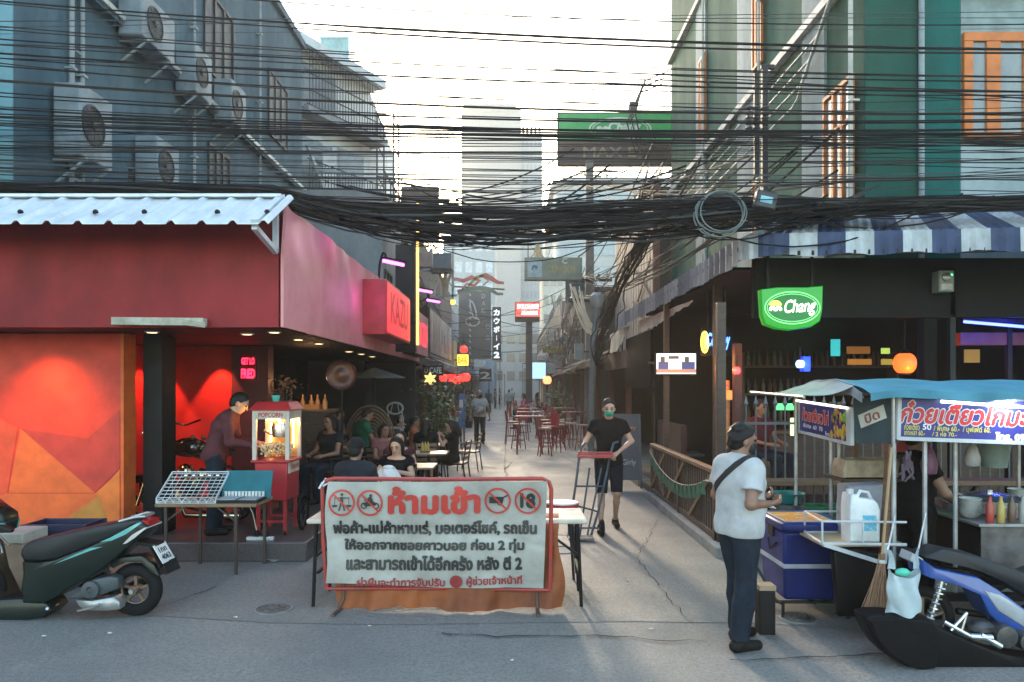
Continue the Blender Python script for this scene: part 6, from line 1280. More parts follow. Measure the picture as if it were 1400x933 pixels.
# number plate: a tilted rectangle facing back and slightly to the side
u_ = Vector((0, 1, 0)); dv = (hx(1000, 283) - hx(1085, 430)).normalized(); ct_ = hx(1045, 350); pl3 = M(); w2, h2 = .105, .085
pl3.add([ct_ + u_ * sx * w2 + dv * sy_ * h2 + (u_.cross(dv)) * o for o in (-.003, .003) for sx, sy_ in ((-1, -1), (1, -1), (1, 1), (-1, 1))], [(0, 3, 2, 1), (4, 5, 6, 7), (0, 1, 5, 4), (1, 2, 6, 5), (2, 3, 7, 6), (3, 0, 4, 7)])
np_ = obj('number_plate', pl3, mWHITE, sco); nn = u_.cross(dv).normalized(); nn = nn if nn.x > 0 else -nn
obj('lettering', M().text('1กก', ct_ + dv * .03 + nn * .005, u_, dv, .13, .05, 2).text('4063', ct_ - dv * .035 + nn * .005, u_, dv, .15, .05, 2), mBLACK, np_)
ms = M(); p0, p1 = hx(665, 330, -.10), hx(760, 520, -.10); dd = p1 - p0; ms.tube([p0 + dd * (i / 48) + Vector((math.cos(i * .8) * .022, math.sin(i * .8) * .022, 0)) for i in range(49)], .006, 5).tube([p0, p1], .010, 6); obj('rear_shock', ms, mDARK, sco); obj('fan_cover', M().lathe([(.075, 0), (.07, .03), (.03, .035), (.02, .02)], hx(640, 560, -.13), (0, -1, 0), 18), MATS['airbox_grey'], sco); obj('kick_lever', M().tube([hx(560, 690, -.15), hx(660, 668, -.17), hx(712, 640, -.18)], .009, 6), mSIL, sco); obj('axle_nut', M().lathe([(.022, 0), (.02, .02)], (RWX, SY - .07, RWZ), (0, -1, 0), 6), mSIL, sco)
obj('mudflap', M().beam(hx(1080, 400), hx(1110, 470), .12, .008, (0, 1, 0)), mRUB, sco); obj('grab_rail', M().tube([hx(800, 140, -.1), hx(900, 112, -.11), hx(950, 112, -.08), hx(950, 112, .08), hx(900, 112, .11), hx(800, 140, .1)], .012, 7), mSIL, sco); obj('side_stand', M().tube([hx(190, 735, -.1), hx(182, 800, -.16), hx(140, 872, -.22)], .010, 6), mSIL, sco); obj('exhaust', M().tube([hx(540, 680, .12), hx(700, 640, .16), hx(900, 560, .16)], [.02, .05, .05], 10), mDARK, sco); obj('foot_peg', M().tube([hx(370, 690, -.12), hx(395, 665, -.2)], .012, 6), mSIL, sco)
# golden lit motorbike in the alcove
gm = thing('motorbike', 'black motorbike with bright chrome parked before the glowing red alcove', 'motorbike', (-4.3, 9.5, 0.22)); gy = 9.4
gpt = lambda px, py, dy=0.: P(px, py, gy) + Vector((0, dy, 0))
mCHG = mat('warm_chrome', (.80, .68, .42), .16, 1.); gx = XP(190, gy)
for c_ in ((192, 690), (318, 690)):
    q = gpt(*c_); wheel(q.x, .22 + .30, .30, gm, sy=gy, w_=.05, rim=mDARK)
obj('fork', M().tube([gpt(192, 690, -.08), gpt(222, 600, -.08)], .02, 7).tube([gpt(192, 690, .08), gpt(222, 600, .08)], .02, 7), mCHG, gm); obj('handlebar', M().tube([gpt(213, 590, -.35), gpt(222, 583, -.3), gpt(240, 578, -.1), gpt(250, 582, .1), gpt(258, 576, .35)], .014, 7), mCHG, gm); obj('headlamp', M().lathe([(.03, .08), (.085, .03), (.09, -.02), (.01, -.03)], gpt(217, 606, -.05), (-.8, -.6, 0), 16), mCHG, gm)
obj('tank', M().ball(gpt(258, 612), .17, 16, (1.5, .8, .75)), mat('tank_black', (.03, .015, .012), .12, coat=1.), gm); obj('seat', M().ball(gpt(296, 618), .16, 14, (1.6, .8, .45)), mSEAT, gm); obj('engine', M().lathe([(.13, -.14), (.15, -.1), (.15, .1), (.13, .14)], gpt(258, 668), (0, 1, 0), 16).ball(gpt(254, 645), .11, 10).ball(gpt(276, 650), .1, 10), mCHG, gm)
obj('frame_tube', M().tube([gpt(225, 612), gpt(262, 622), gpt(318, 640), gpt(318, 690)], .022, 7).tube([gpt(225, 612), gpt(238, 690), gpt(280, 700), gpt(318, 690)], .02, 7), mBLACK, gm); obj('exhaust', M().tube([gpt(245, 668, -.16), gpt(262, 702, -.18), gpt(335, 702, -.18)], [.025, .03, .045], 10), mCHG, gm); m = M(); [m.ball(gpt(a, b2, -.1), .035, 8) for a, b2 in ((268, 598), (276, 604), (283, 598), (272, 612), (284, 614))]; obj('gauges', m, mCHG, gm); obj('mirror', M().ball(gpt(240, 568, -.3), .04, 8, (1.4, .4, .8)).tube([gpt(236, 580, -.3), gpt(240, 570, -.3)], .006, 5), mCHG, gm)

# ================================================================ food cart with canopy
cart = thing('food_cart', 'noodle cart with blue canvas canopy and red Thai lettering on navy boards', 'food cart', (3.7, 6.2, 0))
mCANV = mat('blue_canvas', (.085, .27, .36), .75, spec=.2, col2=(.06, .20, .27), sc=2, bump=.15, bsc=5); mGFLAP = mat('grey_canvas', (.26, .28, .30), .7, col2=(.17, .19, .21), sc=3)
def canopy(a, b2):
    x = 2.66 + a * 2.4; y = 5.48 + b2 * 1.72; return (x, y, 1.865 - .02 * a + .165 * math.sin(math.pi * (.12 + .80 * b2)) ** .8 * .95 - .02 + .012 * math.sin(x * 8 + y * 3) + .006 * math.sin(y * 14 + x * 4) - .02 * math.cos(a * 9) ** 2 * (1 - b2))
cnp = obj('canopy', M().sheet(canopy, 50, 22, .006), mCANV, cart, smooth=70)
obj('valance', M().sheet(lambda a, b2: (2.66 + a * 2.4, 5.475 + .012 * math.sin(a * 40) * (1 - b2), canopy(a, 0)[2] - .06 * (1 - b2) + .006 * math.sin(a * 31) * (1 - b2)), 60, 3, .004), mCANV, cnp)
obj('end_flap', M().sheet(lambda a, b2: (2.68 - .36 * (1 - b2), 5.75 + a * 1.30, canopy(0, (5.75 + a * 1.3 - 5.48) / 1.72)[2] * b2 + (1.868 + .02 * a) * (1 - b2) - .03 * math.sin(math.pi * b2)), 20, 8, .004), mGFLAP, cnp, smooth=70); obj('flap_hem', M().sheet(lambda a, b2: (2.655 - .005 * math.sin(a * 30), 5.6 + a * 1.5, canopy(0, a)[2] - .075 * (1 - b2)), 24, 3, .004), mGFLAP, cnp); obj('flap_pole', M().tube([(2.31, 5.85, 1.86), (2.30, 7.1, 1.885)], .014, 8), mCHROME, cart)
mSNAVY = mat('sign_navy', (.018, .022, .16), .35, col2=(.025, .03, .20), sc=3); mFRW = mat('frame_silver', (.50, .52, .54), .4); mLET = mat('sign_red', (.58, .02, .03), .4); mLETW = mat('sign_white', (.75, .72, .74), .4); mLETY = mat('sign_yellow', (.62, .52, .10), .5)
F0, F1 = Vector((2.93, 5.60, 1.71)), Vector((4.95, 5.42, 1.645)); fu = (F1 - F0).normalized(); fv = Vector((0, 0, 1)); fv = (fv - fu * fv.dot(fu)).normalized(); fn_ = fu.cross(fv)
sg = M(); Lf = (F1 - F0).length; hs_ = .30
def plate(c0, c1, h, th, o=0.):
    u2 = (c1 - c0).normalized(); v2 = Vector((0, 0, 1)); v2 = (v2 - u2 * v2.dot(u2)).normalized(); n2 = u2.cross(v2); q = [c0 - v2 * h / 2, c1 - v2 * h / 2, c1 + v2 * h / 2, c0 + v2 * h / 2]
    return M().add([p + n2 * (o - th) for p in q] + [p + n2 * o for p in q], [(3, 2, 1, 0), (4, 5, 6, 7)] + [(i, (i + 1) % 4, 4 + (i + 1) % 4, 4 + i) for i in range(4)])
fs_ = obj('front_sign', plate(F0, F1, hs_, .02), mSNAVY, cart); fr = M()
for o in (-hs_ / 2 - .012, hs_ / 2 + .012): fr.beam(F0 + fv * o, F1 + fv * o, .028, .028)
fr.beam(F0 - fv * .17, F0 + fv * .17, .028, .028); obj('frame', fr, mFRW, fs_)
def fpt(px, py):
    s = 0; d = Vector(((px - 700) / FPX, 1, (HOR - py) / FPX)); o = Vector((0, 0, CAM_H)); t = (F0 - o).dot(fn_) / d.dot(fn_); return o + d * t
def ftext(txt, x0, x1, y0, y1, bold, mt, lift, res=56, shear=0.):
    a, b2 = fpt(x0, (y0 + y1) / 2), fpt(x1, (y0 + y1) / 2); c_ = (a + b2) / 2; w_ = (b2 - a).dot(fu); h_ = (y1 - y0) * c_.y / FPX; dv_ = ((b2 - a) - fu * w_)
    return M().text(txt, c_, fu, fv, w_, h_, bold, res, shear=shear, lift=lift)
THX = 'ก๋วยเตี๋ยวไก่มะระ'
obj('lettering_outline', ftext(THX, 1231, 1434, 549.5, 583.5, 4, mLETW, .002, shear=.22), mLETW, fs_); obj('lettering', ftext(THX, 1232, 1433, 551, 582, 2, mLET, .004, shear=.22), mLET, fs_)
m = ftext('ก๋วยเตี๋ยว', 1236, 1257, 579, 588, 1, 0, .0045, 40)
for q in (ftext('/ พิเศษ 60.-  / บุฟเฟ่ต์ 60.', 1276, 1354, 582, 593, 1, 0, .0045, 40), ftext('เกาเหลา 60.-', 1236, 1264, 588.5, 595.5, 1, 0, .0045, 40), ftext('/ 2 ห่อ 70.-', 1274, 1308, 590, 597, 1, 0, .0045, 40)): m.add(q.v, q.f)
obj('price_lettering', m, mLETY, fs_); m = ftext('โทร. 092 4063', 1360, 1440, 592, 604, 3, 0, .0045, 40); q = ftext('50', 1261, 1273, 580, 588, 1, 0, .0045, 40); m.add(q.v, q.f); obj('phone_lettering', m, mLETW, fs_)
mTUBE = mat('tube_light', (.9, .9, .9), .4, emit=(.85, .93, 1), es=3.); a, b2 = fpt(1283, 549), fpt(1470, 562); obj('tube_light', M().tube([a + fn_ * .04, b2 + fn_ * .04], .011, 8), mTUBE, cart)
l_ = lamp('AREA', (a + b2) / 2 + fn_ * .07 + Vector((0, 0, .02)), 3., (.8, .9, 1), .12, (a + b2) / 2 + Vector((0, .05, -.3)))
# end sign
e0, e1 = Vector((2.75, 7.07, 1.655)), Vector((2.765, 6.04, 1.615)); es_ = obj('end_sign', plate(e0, e1, .27, .015), mSNAVY, cart); eu = (e1 - e0).normalized(); ev_ = Vector((0, 0, 1)); en = eu.cross(ev_)
fr = M(); [fr.beam(e0 + ev_ * o, e1 + ev_ * o, .025, .025) for o in (-.145, .145)]; fr.beam(e0 - ev_ * .15, e0 + ev_ * .15, .025, .025).beam(e1 - ev_ * .155, e1 + ev_ * .155, .03, .08); obj('frame', fr, mFRW, es_)
ec = lambda s, t: e0.lerp(e1, s) + ev_ * t
obj('lettering_outline', M().text('ก๋วยเตี๋ยวไก่', ec(.34, .03), eu, ev_, .58, .135, 4, lift=.002), mLETW, es_); obj('lettering', M().text('ก๋วยเตี๋ยวไก่', ec(.34, .03), eu, ev_, .57, .125, 2, lift=.004), mLET, es_)
obj('small_lettering', M().text('พิเศษ  60  70', ec(.3, -.075), eu, ev_, .42, .04, 1, 40, lift=.004).text('โทร. 092', ec(.66, -.105), eu, ev_, .22, .035, 1, 40, lift=.004), mLETW, es_)
fd = [mat('food_green', (.20, .48, .06), .5), mat('food_yellow', (.65, .42, .05), .5), mat('food_orange', (.5, .2, .05), .5)]; m = M()
for i in range(46): s, t = rnd.uniform(.68, .97), rnd.uniform(-.11, .12); m.k = 0 if t > .04 and rnd.random() < .7 else rnd.choice((1, 2, 1)); c_ = ec(s, t) + en * (.002 + .0002 * i); r = rnd.uniform(.012, .035); k_ = rnd.uniform(0, 3); m.add([c_ + eu * math.cos(a + k_) * r * (1 if j % 2 else .6) + ev_ * math.sin(a + k_) * r * 1.3 for j, a in enumerate([2 * math.pi * j / 7 for j in range(7)])], [tuple(range(7))])
obj('food_picture', m, fd, es_, smooth=0); obj('tube_light', M().tube([e0 + ev_ * .15 + en * .03, e1 + ev_ * .15 + en * .03], .009, 6), mat('warm_tube', (.9, .8, .6), .4, emit=(1, .9, .75), es=2.5), es_)
c0, c1 = Vector((2.775, 5.99, 1.66)), Vector((2.92, 5.615, 1.69)); obj('end_panel', plate(c0, c1, .36, .012), mat('dark_teal_canvas', (.030, .060, .070), .6, col2=(.02, .042, .05), sc=4), cart)
pu = (c1 - c0).normalized(); pq = c0.lerp(c1, .45); pnn = pu.cross(Vector((0, 0, 1))); stq = M(); a_ = R(17); uu, vv = pu * math.cos(a_) + Vector((0, 0, 1)) * math.sin(a_), -pu * math.sin(a_) + Vector((0, 0, 1)) * math.cos(a_)
stq.add([pq + uu * x + vv * y + pnn * .004 + Vector((0, 0, .03)) for x, y in ((-.13, -.055), (.13, -.055), (.13, .055), (-.13, .055))], [(0, 1, 2, 3)]); q = obj('paper_note', stq, mPAPER, cart); obj('scribble', M().text('ปิด', pq + pnn * .006 + Vector((0, 0, .03)), uu, vv, .15, .075, 2), mat('note_brown', (.28, .10, .08), .7), q)
ps_ = M(); mPOST = mat('cart_post', (.44, .46, .48), .35, .5, col2=(.28, .29, .30), sc=8)
for (x, y, z0, z1) in ((2.91, 5.63, .55, 1.86), (3.14, 5.62, .7, 1.55), (2.87, 6.65, .72, 1.80), (2.93, 6.62, .72, 1.80), (3.45, 5.75, .30, 1.56), (3.9, 6.5, .8, 1.9), (3.72, 6.6, .8, 1.9), (4.8, 5.6, .5, 1.85), (4.8, 7.0, .5, 1.9), (2.72, 7.08, .5, 1.85)): ps_.tube([(x, y, z0), (x, y, z1)], .017, 8)
obj('post', ps_, mPOST, cart); obj('wood_post', M().beam((2.84, 5.68, .40), (2.90, 5.66, 1.50), .05, .05).beam((3.02, 6.5, .7), (3.02, 6.5, 1.75), .04, .04), mWOOD, cart)
obj('counter', M().box(3.62, 5.0, 5.72, 6.9, .40, .86), mat('cart_dark_body', (.006, .006, .007), .7, spec=.12), cart, bevel=.01); obj('counter_front', M().sheet(lambda a, b2: (3.62 + a * 1.36, 5.70 - .0 , .50 + .36 * b2), 2, 2, .008), mat('steel_sheet', (.17, .165, .17), .45, .6, col2=(.08, .075, .08), sc=6), cart); obj('counter_top', M().box(3.58, 5.0, 5.66, 6.92, .862, .885), mSTEEL, cart, bevel=.004); obj('under_shelf', M().box(2.80, 3.16, 5.72, 6.85, .60, .66), mat('cart_shelf', (.02, .02, .022), .6, spec=.2), cart); obj('under_frame', M().box(2.85, 4.95, 5.70, 5.76, .28, .34).box(2.85, 4.95, 6.8, 6.86, .28, .34).box(2.85, 2.91, 5.7, 6.86, .28, .34), mDARK, cart); m = M()
wheel(3.2, .26, .26, cart, sy=6.95); wheel(4.5, .26, .26, cart, sy=6.95)
tr = M(); z = .745
for a, b2 in (((2.36, 5.62), (2.98, 5.58)), ((2.36, 5.62), (2.40, 6.06)), ((2.40, 6.06), (3.0, 6.06))): tr.tube([(*a, z), (*b2, z)], .012, 6).tube([(*a, z + .17), (*b2, z + .17)], .009, 6)
for a in ((2.36, 5.62), (2.66, 5.60), (2.40, 6.06)): tr.tube([(*a, z), (*a, z + .17)], .009, 6)
tr.beam((2.37, 5.62, .74), (2.82, 5.60, .60), .03, .03).beam((2.82, 5.60, .60), (2.83, 5.6, .75), .03, .03); obj('side_tray', tr, mFRW, cart); obj('tray_floor', M().box(2.36, 2.99, 5.61, 6.06, .725, .742), mPALEWOOD, cart)
# goods on the cart
jc = thing('jerrycan', 'white plastic jerrycan with a blue label on the cart side tray', 'jerrycan', (XP(1176, 5.75), 5.75, .742)); q = jc.location; o_ = [(-.115, 0), (.115, 0), (.118, .25), (.10, .30), (.07, .33), (-.05, .345), (-.06, .37), (-.105, .37), (-.112, .33), (-.118, .27)]
obj('body', M().puff(o_, q, (1, 0, 0), (0, 0, 1), .17, .10), mat('milky_plastic', (.66, .69, .70), .4), jc); obj('cap', M().lathe([(.028, 0), (.028, .03)], q + Vector((-.08, 0, .37)), n=14), mWPAINT, jc); obj('handle', M().tube([q + Vector((-.03, 0, .335)), q + Vector((-.0, 0, .385)), q + Vector((.06, 0, .375)), q + Vector((.095, 0, .30))], .014, 8), MATS['milky_plastic'], jc); obj('label', M().box(q.x - .02, q.x + .085, q.y - .0895, q.y - .0855, q.z + .09, q.z + .21), mat('label_blue', (.08, .38, .55), .5, col2=(.3, .5, .55), sc=25, lo=.5, hi=.56), jc)
def sack(name, label, c_, w_, d_, h_, mt, cat): 
    return solo(name, M().puff([(-w_ / 2, 0), (w_ / 2, 0), (w_ * .48, h_ * .6), (w_ * .42, h_), (-w_ * .45, h_ * .96), (-w_ * .5, h_ * .5)], c_, (1, 0, 0), (0, 0, 1), d_, .12), mt, label, cat)
sack('folded_cover', 'grey plastic tub standing behind the white jerrycan', Vector((XP(1178, 6.0), 6.0, .742)), .34, .2, .42, mat('tub_grey', (.22, .23, .27), .5), 'tub')
sack('noodle_bag', 'bulging tan bag of noodles on the cart shelf under the end sign', Vector((XP(1185, 6.4), 6.4, 1.16)), .52, .26, .16, mat('tan_bag', (.34, .25, .16), .45, col2=(.22, .16, .10), sc=14, bump=.3, bsc=20), 'bag'); obj('upper_shelf', M().box(2.80, 3.34, 6.25, 6.65, 1.13, 1.155).beam((2.87, 6.6, 1.14), (2.87, 6.3, 1.14), .02, .02), mDWOOD, cart)
pt = thing('steel_pot', 'wide steel stock pot set into the cart counter', 'pot', (4.0, 6.2, .885)); obj('body', M().lathe([(.24, 0), (.26, .02), (.26, .10), (.275, .105), (.275, .12), (.25, .115)], (4.0, 6.2, .885), n=28), mSTEEL, pt); obj('lid', M().lathe([(.265, .122), (.2, .15), (.03, .165), (.03, .19), (.01, .19)], (4.0, 6.2, .885), n=24), mCHROME, pt)
bw = thing('plastic_tub', 'pale translucent tub of greens hanging from the cart roof', 'tub', (3.95, 6.05, 1.34)); obj('tub', M().lathe([(.09, 0), (.13, .26), (.14, .27), (.125, .26), (.085, .01)], (3.95, 6.05, 1.28), n=18, cap=False), mat('milky_green', (.28, .36, .32), .3), bw); obj('cord', M().tube([(3.83, 6.05, 1.55), (3.95, 6.05, 1.85), (4.07, 6.05, 1.55)], .005, 5), mCABG, bw)
sack('meat_tray', 'pinkish wrapped packet on the cart counter', Vector((4.02, 5.95, .886)), .2, .14, .08, mat('packet_pink', (.42, .26, .25), .4), 'packet'); sack('spoon_tray', 'small pale green box beside the steel pot', Vector((4.25, 5.80, .886)), .16, .12, .10, mat('box_pale_green', (.30, .42, .36), .5), 'box'); sack('red_bag', 'red bag hanging inside the cart behind the navy sign', Vector((3.32, 6.3, 1.38)), .26, .12, .24, mat('bag_red', (.34, .03, .035), .5), 'bag')
# broom
brm = thing('broom', 'straw broom hanging bristles down on the corner of the noodle cart', 'broom', (XP(1198, 5.42), 5.42, .26)); a, b2 = P(1219, 612, 5.58), P(1206, 762, 5.44); obj('handle', M().tube([a, b2], .011, 7), mat('bamboo', (.36, .24, .12), .6), brm); m = M()
for i in range(150):
    t = rnd.random(); e = P(1180 + t * 34 + rnd.uniform(-3, 3), 838 + rnd.uniform(-6, 8), 5.42) + Vector((0, rnd.uniform(-.06, .06), 0)); s_ = b2 + Vector((rnd.uniform(-.018, .018), rnd.uniform(-.018, .018), rnd.uniform(-.05, .03))); m.tube([s_, s_.lerp(e, .5) + Vector((rnd.uniform(-.008, .008), 0, 0)), e], .003, 4)
obj('bristles', m, mat('straw', (.34, .19, .11), .8, col2=(.24, .13, .075), sc=20), brm); obj('binding', M().lathe([(.028, -.012), (.03, 0), (.028, .012)], b2 + Vector((-.003, 0, -.03)), n=12), mWPAINT, brm)
# plastic bag
pb = thing('plastic_bag', 'translucent pale carrier bag hanging beside the broom', 'bag', P(1235, 838, 5.42)); Yb = 5.15
def bagf(a, b2):
    t = 2 * math.pi * a; px = 1235 + 23 * math.cos(t) * (1 - .12 * b2); y = Yb + .075 * math.sin(t) * (1 - .25 * b2) + .008 * math.sin(t * 5 + b2 * 6); py = 838 - 62 * b2 + 3 * math.sin(t * 3) * (1 - b2) + (12 * abs(math.sin(t)) * b2); return P(px + 1.5 * math.sin(b2 * 9 + t * 2), py, Yb) + Vector((0, y - Yb, 0))
mBAG = mat('bag_film', (.55, .66, .70), .3, alpha=.74); m = M().sheet(bagf, 40, 16); obj('film', m, mBAG, pb, smooth=80)
obj('handle', M().sheet(lambda a, b2: P(1213 + 2 * math.sin(a * 3) + b2 * (10 - 6 * a), 778 - a * 26, Yb) + Vector((0, .01 * math.sin(b2 * 5), 0)), 8, 4, .003).sheet(lambda a, b2: P(1257 - 2 * math.sin(a * 3) - b2 * (9 - 6 * a), 778 - a * 28, Yb) + Vector((0, .01 * math.sin(b2 * 5), 0)), 8, 4, .003), mBAG, pb); obj('tie', M().tube([P(1214, 752, Yb), (2.90, 5.60, .95)], .006, 5).tube([P(1256, 750, Yb), (3.13, 5.59, .98)], .006, 5), mWPAINT, pb); obj('green_item', M().ball(P(1234, 783, Yb), .045, 10, (1.2, .7, .7)), mat('mint_green', (.08, .55, .38), .4), pb)
hk = thing('cord_hanks', 'dark knot of cords and cloths tied to the cart corner posts', 'cords', P(1243, 712, 5.62)); m = M()
for i in range(14): a = P(1240 + rnd.uniform(-8, 8), 630 + rnd.uniform(-14, 6), 5.62); m.tube([a, a + Vector((rnd.uniform(-.05, .05), rnd.uniform(-.03, .03), -.06)), a + Vector((rnd.uniform(-.06, .06), 0, -.13))], .010, 5)
obj('cord', m, mat('cord_purple', (.08, .05, .07), .7), hk)
# motorbike coupled to the cart
mb = thing('motorbike', 'blue and grey motorbike with black side hull coupled to the noodle cart', 'motorbike', (3.2, 5.3, 0)); MYY = 5.25
def mpuff(name, lst, th, mt, dy=0., edge=.1, Y=MYY): 
    o = P(1300, 860, Y); return obj(name, M().puff([((a - 1300) * Y / FPX, (860 - b2) * Y / FPX) for a, b2 in lst], o + Vector((0, dy, 0)), (1, 0, 0), (0, 0, 1), th, edge), mt, mb, smooth=50)
mHULL = mat('hull_black', (.004, .0042, .005), .5, col2=(.007, .007, .008), sc=7, spec=.13); mBLUE = mat('bike_blue', (.015, .07, .32), .3, coat=.6); mBGR = mat('bike_grey', (.38, .40, .43), .35, coat=.4)
mpuff('side_hull', [(1172, 836), (1184, 833), (1200, 833), (1225, 835), (1250, 838), (1262, 846), (1282, 856), (1302, 865), (1328, 876), (1353, 885), (1385, 891), (1420, 896), (1560, 900), (1560, 914), (1400, 911), (1320, 911), (1268, 911), (1244, 908), (1224, 901), (1206, 891), (1192, 878), (1181, 862), (1174, 848)], .20, mHULL, -.04, .05)
mpuff('wheel_cover', [(1172, 838), (1200, 834), (1256, 838), (1262, 850), (1264, 878), (1258, 900), (1242, 902), (1224, 898), (1206, 888), (1191, 874), (1179, 857)], .16, mat('cover_black', (.006, .006, .007), .8, spec=.15, bump=.4, bsc=16), -.12, .10)
mpuff('rear_skirt', [(1172, 772), (1200, 766), (1256, 776), (1300, 850), (1262, 870), (1250, 868), (1180, 866)], .08, mHULL, .42); mpuff('tail_panel', [(1258, 764), (1272, 775), (1336, 789), (1364, 806), (1408, 838), (1470, 870), (1470, 905), (1376, 862), (1352, 840), (1338, 812), (1300, 796), (1262, 786)], .22, mBLUE, .1); mpuff('side_panel', [(1342, 806), (1366, 812), (1404, 838), (1450, 868), (1450, 884), (1400, 858), (1362, 834)], .236, mBGR, .1); mpuff('tail_tip', [(1250, 757), (1264, 765), (1272, 777), (1256, 774), (1246, 768)], .16, mBGR, .1); mpuff('seat', [(1264, 762), (1330, 778), (1370, 795), (1430, 830), (1500, 835), (1500, 800), (1420, 790), (1340, 762), (1290, 752)], .24, mSEAT, .12)
m = M(); a, b2 = P(1288, 799, MYY - .06), P(1271, 848, MYY - .06); d = (b2 - a)
n_ = 60; m.tube([a + d * (i / n_) + Vector((math.cos(i * .75) * .028, math.sin(i * .75) * .028, 0)) for i in range(n_ + 1)], .007, 5); obj('shock_spring', m, mCHROME, mb); obj('shock_rod', M().tube([a + Vector((0, 0, .02)), b2 - Vector((0, 0, .02))], .014, 8), mCHROME, mb); m = M()
for (p, q, r) in (((1300, 862), (1322, 838), .012), ((1322, 838), (1314, 864), .010), ((1290, 850), (1326, 870), .016), ((1326, 870), (1356, 872), .022), ((1340, 868), (1368, 884), .022)): m.tube([P(*p, MYY - .1), P(*q, MYY - .1)], r, 8)
obj('step_linkage', m, mCHROME, mb); obj('engine', M().lathe([(.02, -.10), (.075, -.09), (.085, 0), (.075, .09), (.02, .1)], P(1366, 866, MYY), (0, 1, 0), 20).lathe([(.02, -.11), (.06, -.1), (.07, 0), (.06, .1)], P(1394, 872, MYY), (0, 1, 0), 20).ball(P(1340, 858, MYY), .07, 10, (1.5, 1, .8)), mat('engine_oily', (.12, .12, .125), .35, .6, col2=(.05, .05, .05), sc=12), mb)
wheel(XP(1262, 5.4), .24, .24, mb, sy=5.42, w_=.04); wheel(XP(1262, 5.4) + 1.22, .24, .24, mb, sy=5.42, w_=.04); obj('handlebar', M().tube([(4.3, 5.2, .95), (4.25, 5.4, 1.0), (4.3, 5.65, .95)], .014, 7).tube([(4.25, 5.42, 1.0), (4.42, 5.42, .3)], .025, 7), mBLACK, mb); obj('frame_tube', M().tube([P(1275, 778, 5.4), (3.6, 5.4, .55), (4.3, 5.42, .8)], .03, 7).tube([(3.25, 5.4, .3), (3.6, 5.4, .25), (4.35, 5.42, .6)], .025, 7), mBLACK, mb)
# blue ice box on its rack
ib = thing('ice_box', 'large royal blue ice box strapped with a white band beside the food cart', 'ice box', (2.5, 6.38, .17)); mIB = mat('ice_box_blue', (.006, .018, .14), .42, spec=.3, col2=(.005, .014, .10), sc=4)
obj('body', M().add([(2.26, 6.12, .17), (2.74, 6.10, .17), (2.74, 6.66, .17), (2.26, 6.66, .17), (2.235, 6.09, .74), (2.77, 6.07, .74), (2.77, 6.69, .74), (2.235, 6.69, .74)], [(0, 3, 2, 1), (4, 5, 6, 7), (0, 1, 5, 4), (1, 2, 6, 5), (2, 3, 7, 6), (3, 0, 4, 7)]), mIB, ib, bevel=.025)
obj('lid', M().box(2.215, 2.79, 6.05, 6.71, .745, .82), mIB, ib, bevel=.025); obj('band', M().box(2.238, 2.765, 6.085, 6.092, .44, .475).box(2.240, 2.246, 6.09, 6.68, .44, .475), mat('white_band', (.40, .42, .46), .6), ib); obj('latch', M().box(2.222, 2.238, 6.30, 6.42, .66, .76), mBLACK, ib, bevel=.004); obj('rope_handle', M().tube([(2.235, 6.25, .62), (2.215, 6.35, .55), (2.235, 6.45, .62)], .008, 6), mBLACK, ib)
sk = obj('sticker', M().box(2.26, 2.68, 6.12, 6.58, .8205, .823), mLETW, ib); obj('sticker_print', M().box(2.275, 2.665, 6.135, 6.565, .8235, .825), mat('sticker_orange', (.68, .23, .02), .5, col2=(.75, .55, .2), sc=14, lo=.56, hi=.6), sk)
rk2 = thing('ice_box_rack', 'low steel rack with short legs carrying the blue ice box', 'rack', (2.5, 6.38, 0)); m = M()
for y in (6.14, 6.62): m.tube([(2.2, y, .15), (2.85, y, .15)], .014, 7)
for x in (2.22, 2.5, 2.8): m.tube([(x, 6.1, .15), (x, 6.66, .15)], .012, 7)
obj('frame', m.tube([(2.16, 6.62, .38), (2.20, 6.14, .15)], .012, 6), mDARK, rk2); m = M(); [m.tube([(x, y, .15), (x, y, 0)], .014, 7) for x in (2.26, 2.8) for y in (6.16, 6.62)]; obj('leg', m, mDARK, rk2)
wo = thing('wooden_post_stool', 'narrow black box stool with a bare wooden top behind the white shirt', 'stool', G(1046, 865)); q = wo.location; obj('box', M().box(q.x - .062, q.x + .062, q.y - .06, q.y + .06, 0, .345), mBLACK, wo, bevel=.005); obj('top', M().box(q.x - .066, q.x + .066, q.y - .065, q.y + .065, .345, .385), mPALEWOOD, wo, bevel=.004)
bs_ = thing('basin', 'teal plastic basin on a dark drum behind the ice box', 'basin', (XP(1078, 7.2), 7.2, .80)); obj('bowl', M().lathe([(.08, 0), (.11, .01), (.145, .10), (.155, .105), (.14, .1), (.1, .02)], bs_.location, n=24), mat('teal_plastic', (.01, .16, .16), .35), bs_)
dr = thing('drum', 'dark plastic drum supporting the teal basin', 'drum', (XP(1078, 7.2), 7.2, 0)); obj('body', M().lathe([(.15, 0), (.16, .02), (.16, .25), (.168, .27), (.16, .29), (.16, .75), (.15, .80)], dr.location, n=24), mat('drum_dark', (.03, .035, .04), .5), dr)
